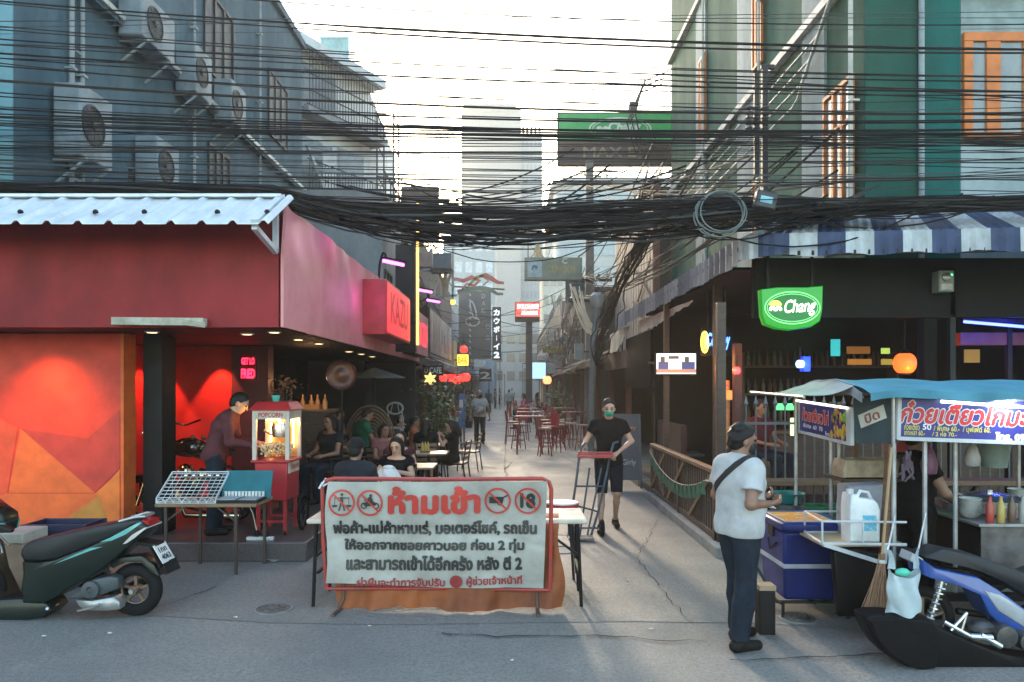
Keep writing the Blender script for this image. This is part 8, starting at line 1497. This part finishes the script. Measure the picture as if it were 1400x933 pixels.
# ================================================================ people: one continuous surface each, grown from a distance field
class SDF:
    def __init__(s, lo, hi, res):
        s.lo = np.array(lo, float) - 2 * res; s.res = res; s.n = np.ceil((np.array(hi) + 4 * res - np.array(lo)) / res).astype(int) + 2
        s.ax = [s.lo[i] + np.arange(s.n[i]) * res for i in range(3)]; s.d = np.full(s.n, 9., np.float32)
    def win(s, lo, hi, pad):
        a = [max(0, int((lo[i] - pad - s.lo[i]) / s.res)) for i in range(3)]; b = [min(int(s.n[i]), int((hi[i] + pad - s.lo[i]) / s.res) + 2) for i in range(3)]
        if any(b[i] <= a[i] for i in range(3)): return None, None
        return tuple(slice(a[i], b[i]) for i in range(3)), np.meshgrid(*[s.ax[i][a[i]:b[i]] for i in range(3)], indexing='ij')
    def mix(s, sl, d, k, sub=False):
        o = s.d[sl]
        if sub: s.d[sl] = np.maximum(o, -d); return
        if k <= 0: s.d[sl] = np.minimum(o, d); return
        h = np.clip(.5 + .5 * (d - o) / k, 0, 1); s.d[sl] = d * (1 - h) + o * h - k * h * (1 - h)
    def cap(s, a, b, ra, rb, k=.02, cut=0, sq=None):
        a, b = np.array(a, float), np.array(b, float); r = max(ra, rb); sl, X = s.win(np.minimum(a, b) - r, np.maximum(a, b) + r, k + .03)
        if sl is None: return s
        ab = b - a; L2 = ab @ ab + 1e-9; p = [X[i] - a[i] for i in range(3)]; t = (p[0] * ab[0] + p[1] * ab[1] + p[2] * ab[2]) / L2; tc = np.clip(t, 0, 1)
        d = np.sqrt(sum((p[i] - ab[i] * tc) ** 2 for i in range(3))) - (ra + (rb - ra) * tc)
        if cut: L = math.sqrt(L2); d = np.maximum(d, (t - 1) * L)
        if cut > 1: d = np.maximum(d, -t * L)
        s.mix(sl, d, k); return s
    def ell(s, c, r, k=.02, M3=None, sub=False):
        c = np.array(c, float); R_ = max(r); sl, X = s.win(c - R_, c + R_, k + .03)
        if sl is None: return s
        p = [X[i] - c[i] for i in range(3)]
        if M3 is not None: p = [sum(M3[j][i] * p[j] for j in range(3)) for i in range(3)]
        q = np.sqrt(sum((p[i] / r[i]) ** 2 for i in range(3))); d = (q - 1) * min(r); g = np.sqrt(sum((p[i] / r[i] ** 2) ** 2 for i in range(3))) + 1e-6
        d = q * (q - 1) / g; s.mix(sl, d, k, sub); return s
    def cutp(s, p, n, keep=None):
        n = np.array(n, float); n /= np.linalg.norm(n); d = (s.ax[0][:, None, None] - p[0]) * n[0] + (s.ax[1][None, :, None] - p[1]) * n[1] + (s.ax[2][None, None, :] - p[2]) * n[2]
        s.d = np.maximum(s.d, d.astype(np.float32)); return s
    def wrinkle(s, amp, f, seed=0.):
        x, y, z = s.ax[0][:, None, None], s.ax[1][None, :, None], s.ax[2][None, None, :]
        w = np.sin(f * (.9 * z + .45 * x - .3 * y) + seed + 1.6 * np.sin(9 * x + 7 * y + 5 * z + seed)) * (.45 + .55 * np.sin(6 * (x - y) + 4 * z + seed)) + .35 * np.sin(f * 1.7 * (z * .5 - x * .6 + y * .4) + seed)
        s.d = s.d + (amp * w).astype(np.float32); return s
    def mesh(s):
        D = s.d; S = D < 0; nx, ny, nz = D.shape
        cn = [S[i:nx - 1 + i, j:ny - 1 + j, k:nz - 1 + k] for i in (0, 1) for j in (0, 1) for k in (0, 1)]
        anyv = np.zeros_like(cn[0]); allv = np.ones_like(cn[0])
        for c in cn: anyv |= c; allv &= c
        act = anyv & ~allv; I = np.argwhere(act); vid = np.full(act.shape, -1); vid[act] = np.arange(len(I)); acc = np.zeros((len(I), 3)); cnt = np.zeros(len(I))
        co = [(i, j, k) for i in (0, 1) for j in (0, 1) for k in (0, 1)]
        for a in range(8):
            for b in range(a + 1, 8):
                if sum(abs(co[a][q] - co[b][q]) for q in range(3)) != 1: continue
                pa, pb = I + co[a], I + co[b]; da, db = D[tuple(pa.T)], D[tuple(pb.T)]; m = (da < 0) != (db < 0); t = np.where(m, da / (da - db + 1e-12), 0)
                acc += np.where(m[:, None], pa + (pb - pa) * t[:, None], 0); cnt += m
        V = s.lo + acc / np.maximum(cnt, 1)[:, None] * s.res; F = []
        for ax in range(3):
            u, v = [(1, 2), (2, 0), (0, 1)][ax]; sh = [slice(None)] * 3; sh2 = [slice(None)] * 3; sh[ax] = slice(0, -1); sh2[ax] = slice(1, None)
            ch = S[tuple(sh)] != S[tuple(sh2)]; E = np.argwhere(ch); E = E[(E[:, u] > 0) & (E[:, v] > 0) & (E[:, u] < D.shape[u] - 1) & (E[:, v] < D.shape[v] - 1)]
            if not len(E): continue
            ins = S[tuple(E.T)]; du = np.zeros(3, int); du[u] = 1; dv = np.zeros(3, int); dv[v] = 1
            q = np.stack([vid[tuple((E - du - dv).T)], vid[tuple((E - dv).T)], vid[tuple(E.T)], vid[tuple((E - du).T)]], 1); q[~ins] = q[~ins][:, ::-1]; F.append(q)
        return V, np.concatenate(F) if F else np.zeros((0, 4), int)
def sdf_obj(name, s, mt, parent):
    V, F = s.mesh()
    if not len(F): return None
    me = bpy.data.meshes.new(name); me.from_pydata(V.tolist(), [], F.tolist()); me.materials.append(mt); me.polygons.foreach_set('use_smooth', [True] * len(me.polygons)); me.update()
    o = bpy.data.objects.new(name, me); C.objects.link(o); o.parent = parent; return o
mSKIN = [mat('skin_tan', (.36, .20, .13), .5, col2=(.31, .165, .105), sc=9, grime=0), mat('skin_brown', (.24, .125, .08), .5, col2=(.20, .10, .065), sc=9, grime=0), mat('skin_light', (.48, .29, .20), .5, col2=(.42, .24, .165), sc=9, grime=0)]
mHAIR = mat('black_hair', (.006, .005, .005), .55, spec=.25, col2=(.014, .012, .011), sc=60, stretch=(1, 1, .2)); mEYE = mat('eye_dark', (.02, .015, .012), .25); mLIP = mat('lip', (.26, .085, .075), .5)
def cl_mat(n, c, c2=None): return mat('cloth_' + n, c, .9, col2=c2, sc=7, bump=.3, bsc=140, spec=.12)
ST = dict(pel=(0, 0, .93), wst=(0, 0, 1.08), che=(0, .01, 1.27), nek=(0, 0, 1.44), hed=(0, .025, 1.585), shR=(.172, -.005, 1.368), elR=(.235, -.03, 1.11), wrR=(.25, .05, .87), hpR=(.09, 0, .90), knR=(.105, .03, .49), anR=(.11, -.02, .085))
def skel(sit=None, **ov):
    J = {k: np.array(v, float) for k, v in ST.items()}
    if sit is not None:
        dz = sit + .10 - .93
        for k in ('pel', 'wst', 'che', 'nek', 'hed', 'shR', 'elR', 'wrR', 'hpR'): J[k][2] += dz
        J['knR'] = np.array((.13, .42, sit + .06)); J['anR'] = np.array((.13, .40, .085)); J['elR'] = J['shR'] + (.05, .10, -.25); J['wrR'] = J['shR'] + (-.02, .30, -.28)
    for k in list(J):
        if k.endswith('R') and k[:-1] + 'L' not in ov: J[k[:-1] + 'L'] = J[k] * (-1, 1, 1)
    for k, v in ov.items():
        J[k] = np.array(v, float)
        if k.endswith('R') and k[:-1] + 'L' not in ov: J[k[:-1] + 'L'] = J[k] * (-1, 1, 1)
    return J
def rotM(yaw, pitch, roll=0):
    from mathutils import Euler
    m = Matrix.Rotation(yaw, 3, 'Z') @ Matrix.Rotation(pitch, 3, 'X') @ Matrix.Rotation(roll, 3, 'Y'); return np.array(m)
def hand(s, w, d, pn, side, curl, sc=1., coarse=False):
    """palm from wrist w along d; pn = direction the palm faces; thumb leaves on the side 'side'"""
    d = d / np.linalg.norm(d); pn = pn - d * (pn @ d); pn /= np.linalg.norm(pn); x = np.cross(d, pn) * side
    pc = w + d * .05 * sc
    for o in (-.024, -.008, .008, .024): s.cap(w + d * .012 * sc + x * o * .6, w + d * .085 * sc + x * o, .0155 * sc, .012 * sc, .012)
    if coarse: s.cap(w + d * .08, w + d * .12 + pn * .03, .026, .022, .02).cap(w + d * .12 + pn * .03, w + d * .12 + pn * .07, .022, .018, .02); return
    for o, L in ((-.027, .062), (-.009, .074), (.009, .078), (.027, .070)):
        b = w + d * .086 * sc + x * o; c1, c2, c3 = curl * .75, curl * 1.6, curl * 2.2; p = b
        for c, f in ((c1, .45), (c2, .32), (c3, .23)):
            dd = d * math.cos(c) + pn * math.sin(c) + x * o * .8; q = p + dd * L * f * sc; s.cap(p, q, .0092, .0082, .004); p = q
    t0 = w + d * .025 + x * .030; t1 = t0 + (d * .75 + x * .55 + pn * .35) * .042; t2 = t1 + (d * .85 + pn * .45 * (1 + curl) - x * .1) * .034
    s.cap(t0, t1, .014, .011, .01).cap(t1, t2, .0105, .0085, .004)
def person(label, loc, rotz, J, skin, shirt, pants, shoes, hair='short', h=1.70, res=.012, yaw=0, pitch=0, build=1., mask=None, cap_m=None, curl=.5, sleeve=.45, pleg=1., group=None, strap=None, belly=0., hem=.0, skirt=False, pn=None, palmL=None, palmR=None, hood=False, cat='person', sandals=False):
    t = thing('person', label, cat, loc, rotz, group); k = h / 1.70; J = {a: v * k for a, v in J.items()}; allp = np.array(list(J.values())); lo, hi = allp.min(0) - .24, allp.max(0) + .24; lo[2] = min(0, lo[2] + .1); near = res < .011
    up = J['nek'] - J['pel']; up /= np.linalg.norm(up); HM = rotM(yaw, pitch); H0 = J['hed']; hp_ = lambda *p: H0 + HM @ (np.array(p) * k); B = build
    lr = J['shR'] - J['shL']; lr /= np.linalg.norm(lr); hr = J['hpR'] - J['hpL']; hr /= np.linalg.norm(hr)
    def torso(s, g, low=True):
        lv = [(J['che'] + up * .055 * k, .075, .098), (J['che'], .072, .104), (J['wst'], .058, .092 * (1 + .15 * (B - 1))), (J['pel'], .065, .105)]
        for (c, w_, r), (c2, w2, r2) in zip(lv, lv[1:]):
            for f in (-1, 0, 1): a = lr if c is not J['pel'] else hr; s.cap(c + a * w_ * f * B, c2 + (hr if c2 is J['pel'] else lr) * w2 * f * B, r * (B ** .6) * (1 if f == 0 else .93) + g, r2 * (B ** .6) + g, .03)
        s.cap(J['shL'] * .82 + J['nek'] * .18, J['shR'] * .82 + J['nek'] * .18, .054 + g, .054 + g, .06).cap(J['nek'] - up * .02, J['shL'], .05 + g, .05 + g, .05).cap(J['nek'] - up * .02, J['shR'], .05 + g, .05 + g, .05)
        if belly: s.ell(J['wst'] + np.array((0, .05 + belly * .5, -.02)), (.14 * B, .10 + belly, .15), .05)
    def arm(s, sd, g, frac=2., cut=0):
        a, b, c = J['sh' + sd], J['el' + sd], J['wr' + sd]
        if frac <= 1: s.cap(a, a + (b - a) * frac, .056 * B ** .4 + g, .054 * B ** .4 + g * 1.5, .035, cut); return
        s.cap(a, b, .053 * B ** .5 + g, .041 * B ** .4 + g, .03).cap(b, b + (c - b) * min(1, frac - 1), .041 * B ** .4 + g, (.041 + (.027 - .041) * min(1, frac - 1)) + g, .02, cut)
    def leg(s, sd, g, frac=2., cut=0):
        a, b, c = J['hp' + sd], J['kn' + sd], J['an' + sd]
        if frac <= 1: s.cap(a, a + (b - a) * frac, .088 * B ** .4 + g, .085 - .02 * frac + g, .04, cut); return
        s.cap(a, b, .088 * B ** .4 + g, .060 + g, .04); m_ = b + (c - b) * .35; e = b + (c - b) * min(1, frac - 1); w2 = .010 if g > 0 and frac > 1.5 else 0; s.cap(b, m_, .058 + g + w2 * .4, .056 + g + w2, .02).cap(m_, e, .056 + g + w2, .042 + g * 1.3 + w2, .02, cut)
    s = SDF(lo, hi, res); torso(s, -.012 if res < .02 else 0); 
    s.cap(J['nek'] - up * .03, H0 - HM @ np.array((0, .02, .05)), .052, .050, .03)
    s.ell(hp_(0, -.008, .028), (.074 * k, .096 * k, .090 * k), .02, HM).ell(hp_(0, .022, -.045), (.056 * k, .066 * k, .072 * k), .04, HM).ell(hp_(0, .052, -.085), (.030 * k, .028 * k, .022 * k), .025, HM)
    if res < .02:
        s.cap(hp_(0, .090, .012), hp_(0, .108, -.022), .009, .014, .012).ell(hp_(0, .086, -.055), (.026, .014, .011), .012, HM)
        for sx in (-1, 1): s.ell(hp_(sx * .076, -.005, -.01), (.012, .022, .034), .012, HM); s.ell(hp_(sx * .030, .098, .012), (.016, .012, .010), .008, HM, sub=True) if near else None
        s.cap(hp_(-.045, .082, .030), hp_(.045, .082, .030), .012, .012, .016)
    for sd, sg in (('R', 1), ('L', -1)):
        arm(s, sd, -.004 if res < .02 else 0); leg(s, sd, -.010 if res < .02 else 0); d = J['wr' + sd] - J['el' + sd]; pl_ = (palmR if sd == 'R' else palmL); pl_ = np.array(pl_, float) if pl_ is not None else -lr * sg * 1. + np.array((0, .1, 0))
        hand(s, J['wr' + sd], d, pl_, 1 if sd == 'R' else -1, curl, k, res > .013)
        an = J['an' + sd]; fd = np.array((.02 * sg, .15, 0)) * k; z = an[2] - .085 * k; s.cap(an, np.array((an[0], an[1] - .03, z + .04)), .04, .036, .02).cap(np.array((an[0], an[1] - .03, z + .036)), np.array((*(an + fd)[:2], z + .026)), .036, .026, .02)
    obj_b = sdf_obj('body', s, skin, t)
    # garments
    if shirt is not None:
        s = SDF(lo, hi, res); g = .012 if near else .010; torso(s, g)
        for f in (-1, 1): s.cap(J['pel'] + hr * .06 * f, J['pel'] + hr * .065 * f - up * .05, .105 * B ** .6 + g, .108 * B ** .6 + g, .03)
        s.cutp(J['pel'] - up * (.045 + hem), -up)
        for sd in 'RL': arm(s, sd, g, sleeve, 1)
        s.cutp(J['nek'] + up * .030 + np.array((0, .0, 0)), up + np.array((0, .40, 0))) if hair != 'long' else s.cutp(J['nek'] + up * .012, up + np.array((0, .75, 0)))
        if near: s.wrinkle(.0045, 34, hash(label) % 7); 
        elif res < .02: s.wrinkle(.004, 26, len(label) % 7)
        sdf_obj('shirt', s, shirt, t)
    if pants is not None:
        s = SDF(lo, hi, res); g = .013
        for f in (-1, 0, 1): s.cap(J['wst'] * .55 + J['pel'] * .45 + hr * .058 * f, J['pel'] + hr * .06 * f, .10 * B ** .6, .112 * B ** .6, .03)
        s.cutp(J['pel'] + up * .09, up)
        if skirt:
            for sd in 'RL': s.cap(J['hp' + sd], J['hp' + sd] * .1 + J['kn' + sd] * .9, .10, .085, .08, 1)
        else:
            for sd in 'RL': leg(s, sd, g, 1 + pleg if pleg > 0 else .999 + pleg, 1)
        if res < .02: s.wrinkle(.004, 30, 2.)
        sdf_obj('trousers' if not skirt else 'skirt', s, pants, t)
    if shoes is not None:
        s = SDF(lo, hi, min(res, .012))
        for sd, sg in (('R', 1), ('L', -1)):
            an = J['an' + sd]; z = an[2] - .085 * k; fd = np.array((.02 * sg, .16, 0)) * k; s.cap(np.array((an[0], an[1] - .035, z + .045)), np.array((*(an + fd)[:2], z + .036)), .046, .036, .02)
            if not sandals: s.cap(np.array((an[0], an[1] - .02, z + .05)), an + np.array((0, 0, -.005)), .044, .045, .02)
        s.cutp((0, 0, min(J['anR'][2], J['anL'][2]) - .085 * k + .002 if abs(J['anR'][2] - J['anL'][2]) < .01 else -1), (0, 0, -1)); sdf_obj('shoes', s, shoes, t)
    # head dress
    s = SDF(H0 - .25, H0 + .25, min(res, .010)); hc = hp_(0, -.012, .034); s.ell(hc, (.084 * k, .106 * k, .098 * k), .01, HM)
    if hair == 'long':
        s.ell(hp_(0, -.06, -.03), (.085, .06, .10), .04, HM); s.cutp(hp_(0, .046, .058), HM @ np.array((0, .9, -.45)))
        for sx in (-1, 1): s.cap(hp_(sx * .078, .005, .02), hp_(sx * .088, .0, -.12), .022, .022, .02)
        s2 = SDF(H0 - .36, H0 + .3, min(res * 1.0, .012)); s2.d = s2.d
        s.cap(hp_(0, -.075, -.03), hp_(0, -.10, -.20), .075, .06, .05)
    else:
        s.cutp(hp_(0, .050, .060), HM @ np.array((0, .80, -.60))); s.ell(hp_(0, -.055, -.03), (.072, .055, .06), .03, HM)
        if hair == 'wavy': s.wrinkle(.006, 90, 1.)
    s.wrinkle(.0028, 120, .7); sdf_obj('hair', s, mHAIR if hair != 'bald' else skin, t)
    if cap_m is not None:
        s = SDF(H0 - .25, H0 + .25, .009); s.ell(hp_(0, -.012, .045), (.094, .115, .10), .01, HM).cutp(hp_(0, 0, .025), HM @ np.array((0, .15, -1))); s.ell(hp_(0, .125, .04), (.07, .075, .012), .01, HM); sdf_obj('cap', s, cap_m, t)
    if mask is not None:
        s = SDF(H0 - .2, H0 + .2, min(res, .009)); s.ell(hp_(0, .030, -.048), (.064, .078, .058), .01, HM).ell(hp_(0, .095, -.03), (.024, .022, .024), .03, HM).cutp(hp_(0, .045, 0), HM @ np.array((0, -1, .1))).cutp(hp_(0, .09, -.008), HM @ np.array((0, -.25, 1))); sdf_obj('face_mask', s, mask, t)
    if res < .02:
        for sx in (-1, 1):
            c = hp_(sx * .031, .0905, .012); obj('eye', M().ball(tuple(c), .0125 * k, 8, (1.2, .8, .7)), mEYE, t, w=False); a, b2 = hp_(sx * .016, .098, .034), hp_(sx * .048, .088, .036); obj('eyebrow', M().tube([tuple(a), tuple(b2)], .0042, 5), mHAIR, t, w=False)
        if mask is None: obj('mouth', M().ball(tuple(hp_(0, .095, -.055)), .010, 8, (2.4, .8, .55)), mLIP, t, w=False)
    if strap is not None:
        s = SDF(lo, hi, res); torso(s, .021); a = J['shR'] * .5 + J['nek'] * .5; b2 = J['wst'] - lr * .20 + up * .06; dr = (b2 - a) / np.linalg.norm(b2 - a); nn = np.cross(dr, (0, 1, 0)); nn /= np.linalg.norm(nn); s.cutp(a + nn * .024, nn).cutp(a - nn * .024, -nn).cutp(b2 - up * .03, -up); sdf_obj('bag_strap', s, strap, t)
    return t
BLKC = cl_mat('black', (.007, .007, .008)); DKJ = cl_mat('dark_jean', (.010, .016, .026), (.020, .028, .042)); SHOE = mat('black_shoe', (.007, .0065, .0065), .6, spec=.2); WHT = cl_mat('white_tee', (.46, .465, .47), (.38, .385, .39)); SANDAL = mat('sandal_brown', (.06, .035, .025), .6); NAVYC = cl_mat('navy', (.010, .012, .022)); MASKW = mat('mask_white', (.6, .62, .64), .8); MASKB = mat('mask_black', (.015, .015, .017), .8); MASKG = mat('mask_green', (.03, .33, .24), .8)
# man in the white shirt at the ice box
p = person('man in white t-shirt with a black strap and jeans standing at the ice box', G(1010, 882), R(-66), skel(elR=(.235, -.09, 1.12), wrR=(.16, .17, 1.10), elL=(-.235, -.02, 1.13), wrL=(-.06, .23, 1.13), anR=(.12, -.10, .085), anL=(-.10, .08, .085), knR=(.11, -.03, .49), knL=(-.095, .07, .49), hed=(0, .035, 1.575)),
           mSKIN[1], WHT, DKJ, SHOE, 'wavy', 1.66, .0075, R(-14), R(-10), 1.22, MASKB, None, .9, .62, 1., strap=mat('strap_black', (.015, .014, .014), .7), belly=.035, hem=.03, palmR=(-.5, .1, 1), palmL=(.5, .1, 1))
nt_ = thing('paper_cup', 'small pale paper held by the man in the white t-shirt', 'paper', P(1050, 692, 5.6)); obj('sheet', M().obox(P(1051, 691, 5.62), (.07, .09, .006), (.3, .2, .4)), mPAPER, nt_)
# man with the hand truck
person('masked man in black t-shirt and shorts pushing the hand truck', Vector((1.30, 9.92, 0)), R(176), skel(shR=(.178, 0, 1.368), elR=(.29, -.01, 1.17), wrR=(.36, .20, 1.05), elL=(-.29, .0, 1.16), wrL=(-.10, .22, 1.03), knR=(.10, .10, .49), anR=(.11, .13, .085), knL=(-.10, .06, .50), anL=(-.10, -.24, .10)), mSKIN[2], BLKC, NAVYC, SHOE, 'wavy', 1.76, .0095, R(0), R(-12), 1.0, MASKG, None, 1.0, .5, -.02, hem=.06, palmR=(0, -.3, -1), palmL=(0, -.3, -1))
# popcorn vendor
person('vendor in dusky maroon sweatshirt bending over the popcorn cart', Vector((-3.46, 8.62, .22)), R(-80), skel(wst=(0, .03, 1.08), che=(0, .10, 1.26), nek=(0, .20, 1.41), hed=(0, .27, 1.52), shR=(.18, .16, 1.36), shL=(-.18, .16, 1.36), elR=(.23, .20, 1.08), wrR=(.14, .44, 1.03), elL=(-.22, .20, 1.08), wrL=(-.10, .46, 1.05)), mSKIN[2], cl_mat('purple', (.10, .035, .042), (.07, .024, .03)), DKJ, SHOE, 'wavy', 1.70, .0095, 0, R(-34), 1.12, None, None, .5, 1.92, 1., hem=.05, palmR=(0, 0, -1), palmL=(0, 0, -1))
# walker in grey
person('heavy man in grey polo shirt and black trousers walking up the alley', Vector((-1.06, 24.3, 0)), R(182), skel(knR=(.10, .12, .49), anR=(.11, .10, .10), knL=(-.10, .02, .49), anL=(-.10, -.16, .10), elR=(.28, -.05, 1.12), wrR=(.31, .06, .88), elL=(-.28, 0, 1.12), wrL=(-.31, -.04, .88)), mSKIN[1], cl_mat('grey_polo', (.34, .36, .34)), BLKC, SHOE, 'bald', 1.76, .014, 0, 0, 1.25, MASKB, None, .6, .6, 1., belly=.06)
# diners on the bar side
tiedhands = dict(elR=(.24, .12, .83), wrR=(.07, .33, .90), elL=(-.24, .12, .83), wrL=(-.07, .33, .90))
person('man in dark cap and dark t-shirt seated with his back to the banner', Vector((-1.77, 8.35, 0)), R(-5), skel(.45), mSKIN[1], cl_mat('charcoal', (.025, .027, .034)), DKJ, SHOE, 'short', 1.72, .011, R(-10), R(-8), 1.08, None, cl_mat('cap_black', (.02, .02, .022)), .6, .5, 1.)
person('woman in black t-shirt tying the white bag at the table', Vector((-1.50, 9.62, 0)), R(172), skel(.45, **tiedhands), mSKIN[2], BLKC, DKJ, SHOE, 'long', 1.64, .010, 0, R(-20), .95, None, None, .9, .4, 1., palmR=(-.6, 0, -.6), palmL=(.6, 0, -.6))
person('long haired woman with bare arms seated behind the one with the white bag', Vector((-1.66, 10.9, 0)), R(200), skel(.45), mSKIN[2], cl_mat('maroon_top', (.07, .02, .025)), DKJ, SHOE, 'long', 1.66, .012, R(-20), R(-16), .95, None, None, .6, .12, 1.)
person('woman in orange top reaching across the cafe table', Vector((-2.12, 15.95, 0)), R(-82), skel(.45, elR=(.22, .25, .87), wrR=(.10, .48, .80), elL=(-.2, .22, .85), wrL=(-.1, .45, .80)), mSKIN[1], cl_mat('orange_top', (.42, .13, .06)), DKJ, SHOE, 'short', 1.64, .014, 0, R(-8), .95, None, None, .5, .15, 1.)
person('masked woman with long hair in black facing the road', Vector((-2.62, 17.55, 0)), R(178), skel(.45), mSKIN[2], BLKC, DKJ, SHOE, 'long', 1.66, .014, 0, R(-6), .95, MASKW, None, .5, .5, 1.)
person('diner with long hair seated with her back to the road near the bush', Vector((-1.66, 14.3, 0)), R(6), skel(.45), mSKIN[1], BLKC, DKJ, SHOE, 'long', 1.66, .014, R(-12), R(-8), .95, None, None, .5, .5, 1.)
person('woman in black dress with bare legs seated by the alley looking at her phone', Vector((-1.16, 14.35, 0)), R(70), skel(.45, elR=(.22, .12, .84), wrR=(.08, .26, 1.0), elL=(-.22, .12, .84), wrL=(-.08, .26, .98)), mSKIN[2], BLKC, BLKC, SHOE, 'long', 1.64, .013, R(20), R(-18), .95, None, None, .8, .3, 1., skirt=True)
person('person in green shirt seated on the platform with back half turned', Vector((-2.72, 13.4, .22)), R(-50), skel(.45, hed=(0, .12, 1.20), nek=(0, .08, 1.07)), mSKIN[1], cl_mat('green', (.02, .12, .07)), DKJ, SHOE, 'wavy', 1.70, .014, R(-20), R(-20), 1.1, None, None, .5, .5, 1.)
person('person in dark clothes seated deepest on the dim platform', Vector((-2.98, 12.0, .22)), R(-40), skel(.45), mSKIN[0], BLKC, DKJ, SHOE, 'short', 1.7, .016, 0, R(-10), 1., None, None, .5, .5, 1.)
person('woman in brown top leaning on the table beside the person in green', Vector((-2.55, 14.9, 0)), R(-20), skel(.45), mSKIN[1], cl_mat('brown', (.14, .065, .04)), DKJ, SHOE, 'short', 1.62, .014, R(10), R(-8), 1., None, None, .5, .3, 1.)
person('man in black resting his bare arm on the wooden railing', Vector((2.80, 9.3, .12)), R(-115), skel(.45, elR=(.34, .02, .86), wrR=(.30, .26, .84), shR=(.19, 0, .99)), mSKIN[1], cl_mat('dark_vest', (.03, .025, .028)), DKJ, SHOE, 'short', 1.70, .012, R(-30), 0, 1.1, None, None, .5, .12, 1.)
bch = thing('low_stool', 'low red plastic stool under the man leaning on the railing', 'stool', (2.80, 9.3, .12)); obj('seat', M().lathe([(.17, .42), (.17, .45), (.15, .455)], bch.location, n=18), mRED, bch); m = M(); [m.tube([(2.80 + sx * .12, 9.3 + sy * .12, .55), (2.80 + sx * .16, 9.3 + sy * .16, .12)], .016, 6) for sx in (-1, 1) for sy in (-1, 1)]; obj('legs', m, mRED, bch)
person('cook in black clothes standing at the noodle cart beside the corner posts', Vector((3.40, 6.25, 0)), R(-80), skel(elR=(.26, .1, 1.12), wrR=(.15, .3, 1.0), elL=(-.26, .1, 1.12), wrL=(-.15, .3, 1.)), mSKIN[1], BLKC, BLKC, SHOE, 'short', 1.62, .012, R(10), R(-16), 1.1, MASKB, None, .6, .5, 1.)
person('customer in dark red seated inside the corner bar behind the iron fence', Vector((3.55, 10.6, .32)), R(-150), skel(.55), mSKIN[1], cl_mat('dark_red', (.10, .02, .025)), DKJ, SHOE, 'short', 1.7, .016, 0, 0, 1., None, None, .5, .5, 1.)
# people far down the alley
cr_ = random.Random(5)
FAR = [(637, 40, 'woman with long hair in a dark dress standing nearest the red lanterns', 'long', (.03, .02, .025), .6), (641, 42, 'figure in maroon top among those under the red lanterns', 'long', (.14, .04, .05), .6), (645, 41, 'figure in tan top among those under the red lanterns', 'long', (.26, .17, .13), .6), (649, 43, 'woman in black with bare legs at the edge of the cluster', 'long', (.02, .02, .022), .6), (655, 48, 'woman in dark grey just beyond the cluster of women', 'long', (.06, .06, .07), .6), (668, 52, 'slim person in grey walking in the middle of the alley', 'short', (.10, .11, .12), 1.), (677, 62, 'small far person in dark clothes in the middle of the alley', 'short', (.03, .03, .035), 1.), (683, 75, 'farthest tiny person beyond the middle of the alley', 'short', (.05, .05, .06), 1.), (696, 50, 'person in pale shirt standing beside the dark sign post', 'short', (.38, .40, .42), 1.), (700, 70, 'tiny person in white far down the alley', 'short', (.5, .5, .5), 1.)]
for px, Y, lb, hr_, cc, pl in FAR:
    person(lb, Vector((XP(px, Y), Y, 0)), cr_.choice((0, 3.1, 1.4, -1.5)), skel(), mSKIN[cr_.randrange(3)], cl_mat('far%d' % px, cc), cl_mat('fard%d' % (px % 3), (.03, .03, .04)) , SHOE, hr_, 1.66, .026, 0, 0, 1., None, None, .4, .5, pl, group='people far down the alley', skirt=(hr_ == 'long'))
SEATED = [(716, 33, 'figure in pink seated at the farthest red tables', (.52, .08, .16), 100), (735, 37, 'figure in black seated beyond the red tables', (.02, .02, .022), -90)]
for px, Y, lb, cc, rz in SEATED: person(lb, Vector((XP(px, Y), Y, 0)), R(rz), skel(.75), mSKIN[0], cl_mat('seat%d' % px, cc), DKJ, SHOE, 'long', 1.66, .024, 0, 0, 1., None, None, .4, .5, 1.)
# a fuller crowd at the bar side tables
for x, y, rz, lb, cc, hr_ in ((-2.75, 11.2, 150, 'diner in a black top at the dim end of the platform behind the popcorn cart', (.02, .02, .024), 'long'), (-2.2, 12.7, -140, 'diner in dusky pink seated left of the condiment caddy', (.22, .09, .09), 'long'), (-3.4, 14.4, -60, 'diner in grey shirt far inside the red bar', (.12, .12, .13), 'short'), (-2.0, 19.9, 200, 'small figure in white seated beside the big bush', (.4, .4, .4), 'short')):
    person(lb, Vector((x, y, .22 if x < -2.3 else 0)), R(rz), skel(.45), mSKIN[1], cl_mat('extra%d' % int(y * 10), cc), DKJ, SHOE, hr_, 1.66, .015, 0, R(-8), 1., None, None, .5, .4, 1.)
    dup(ch0, Vector((x, y, .22 if x < -2.3 else 0)), R(rz), 'slatted chair under the ' + ' '.join(lb.split()[:7]))
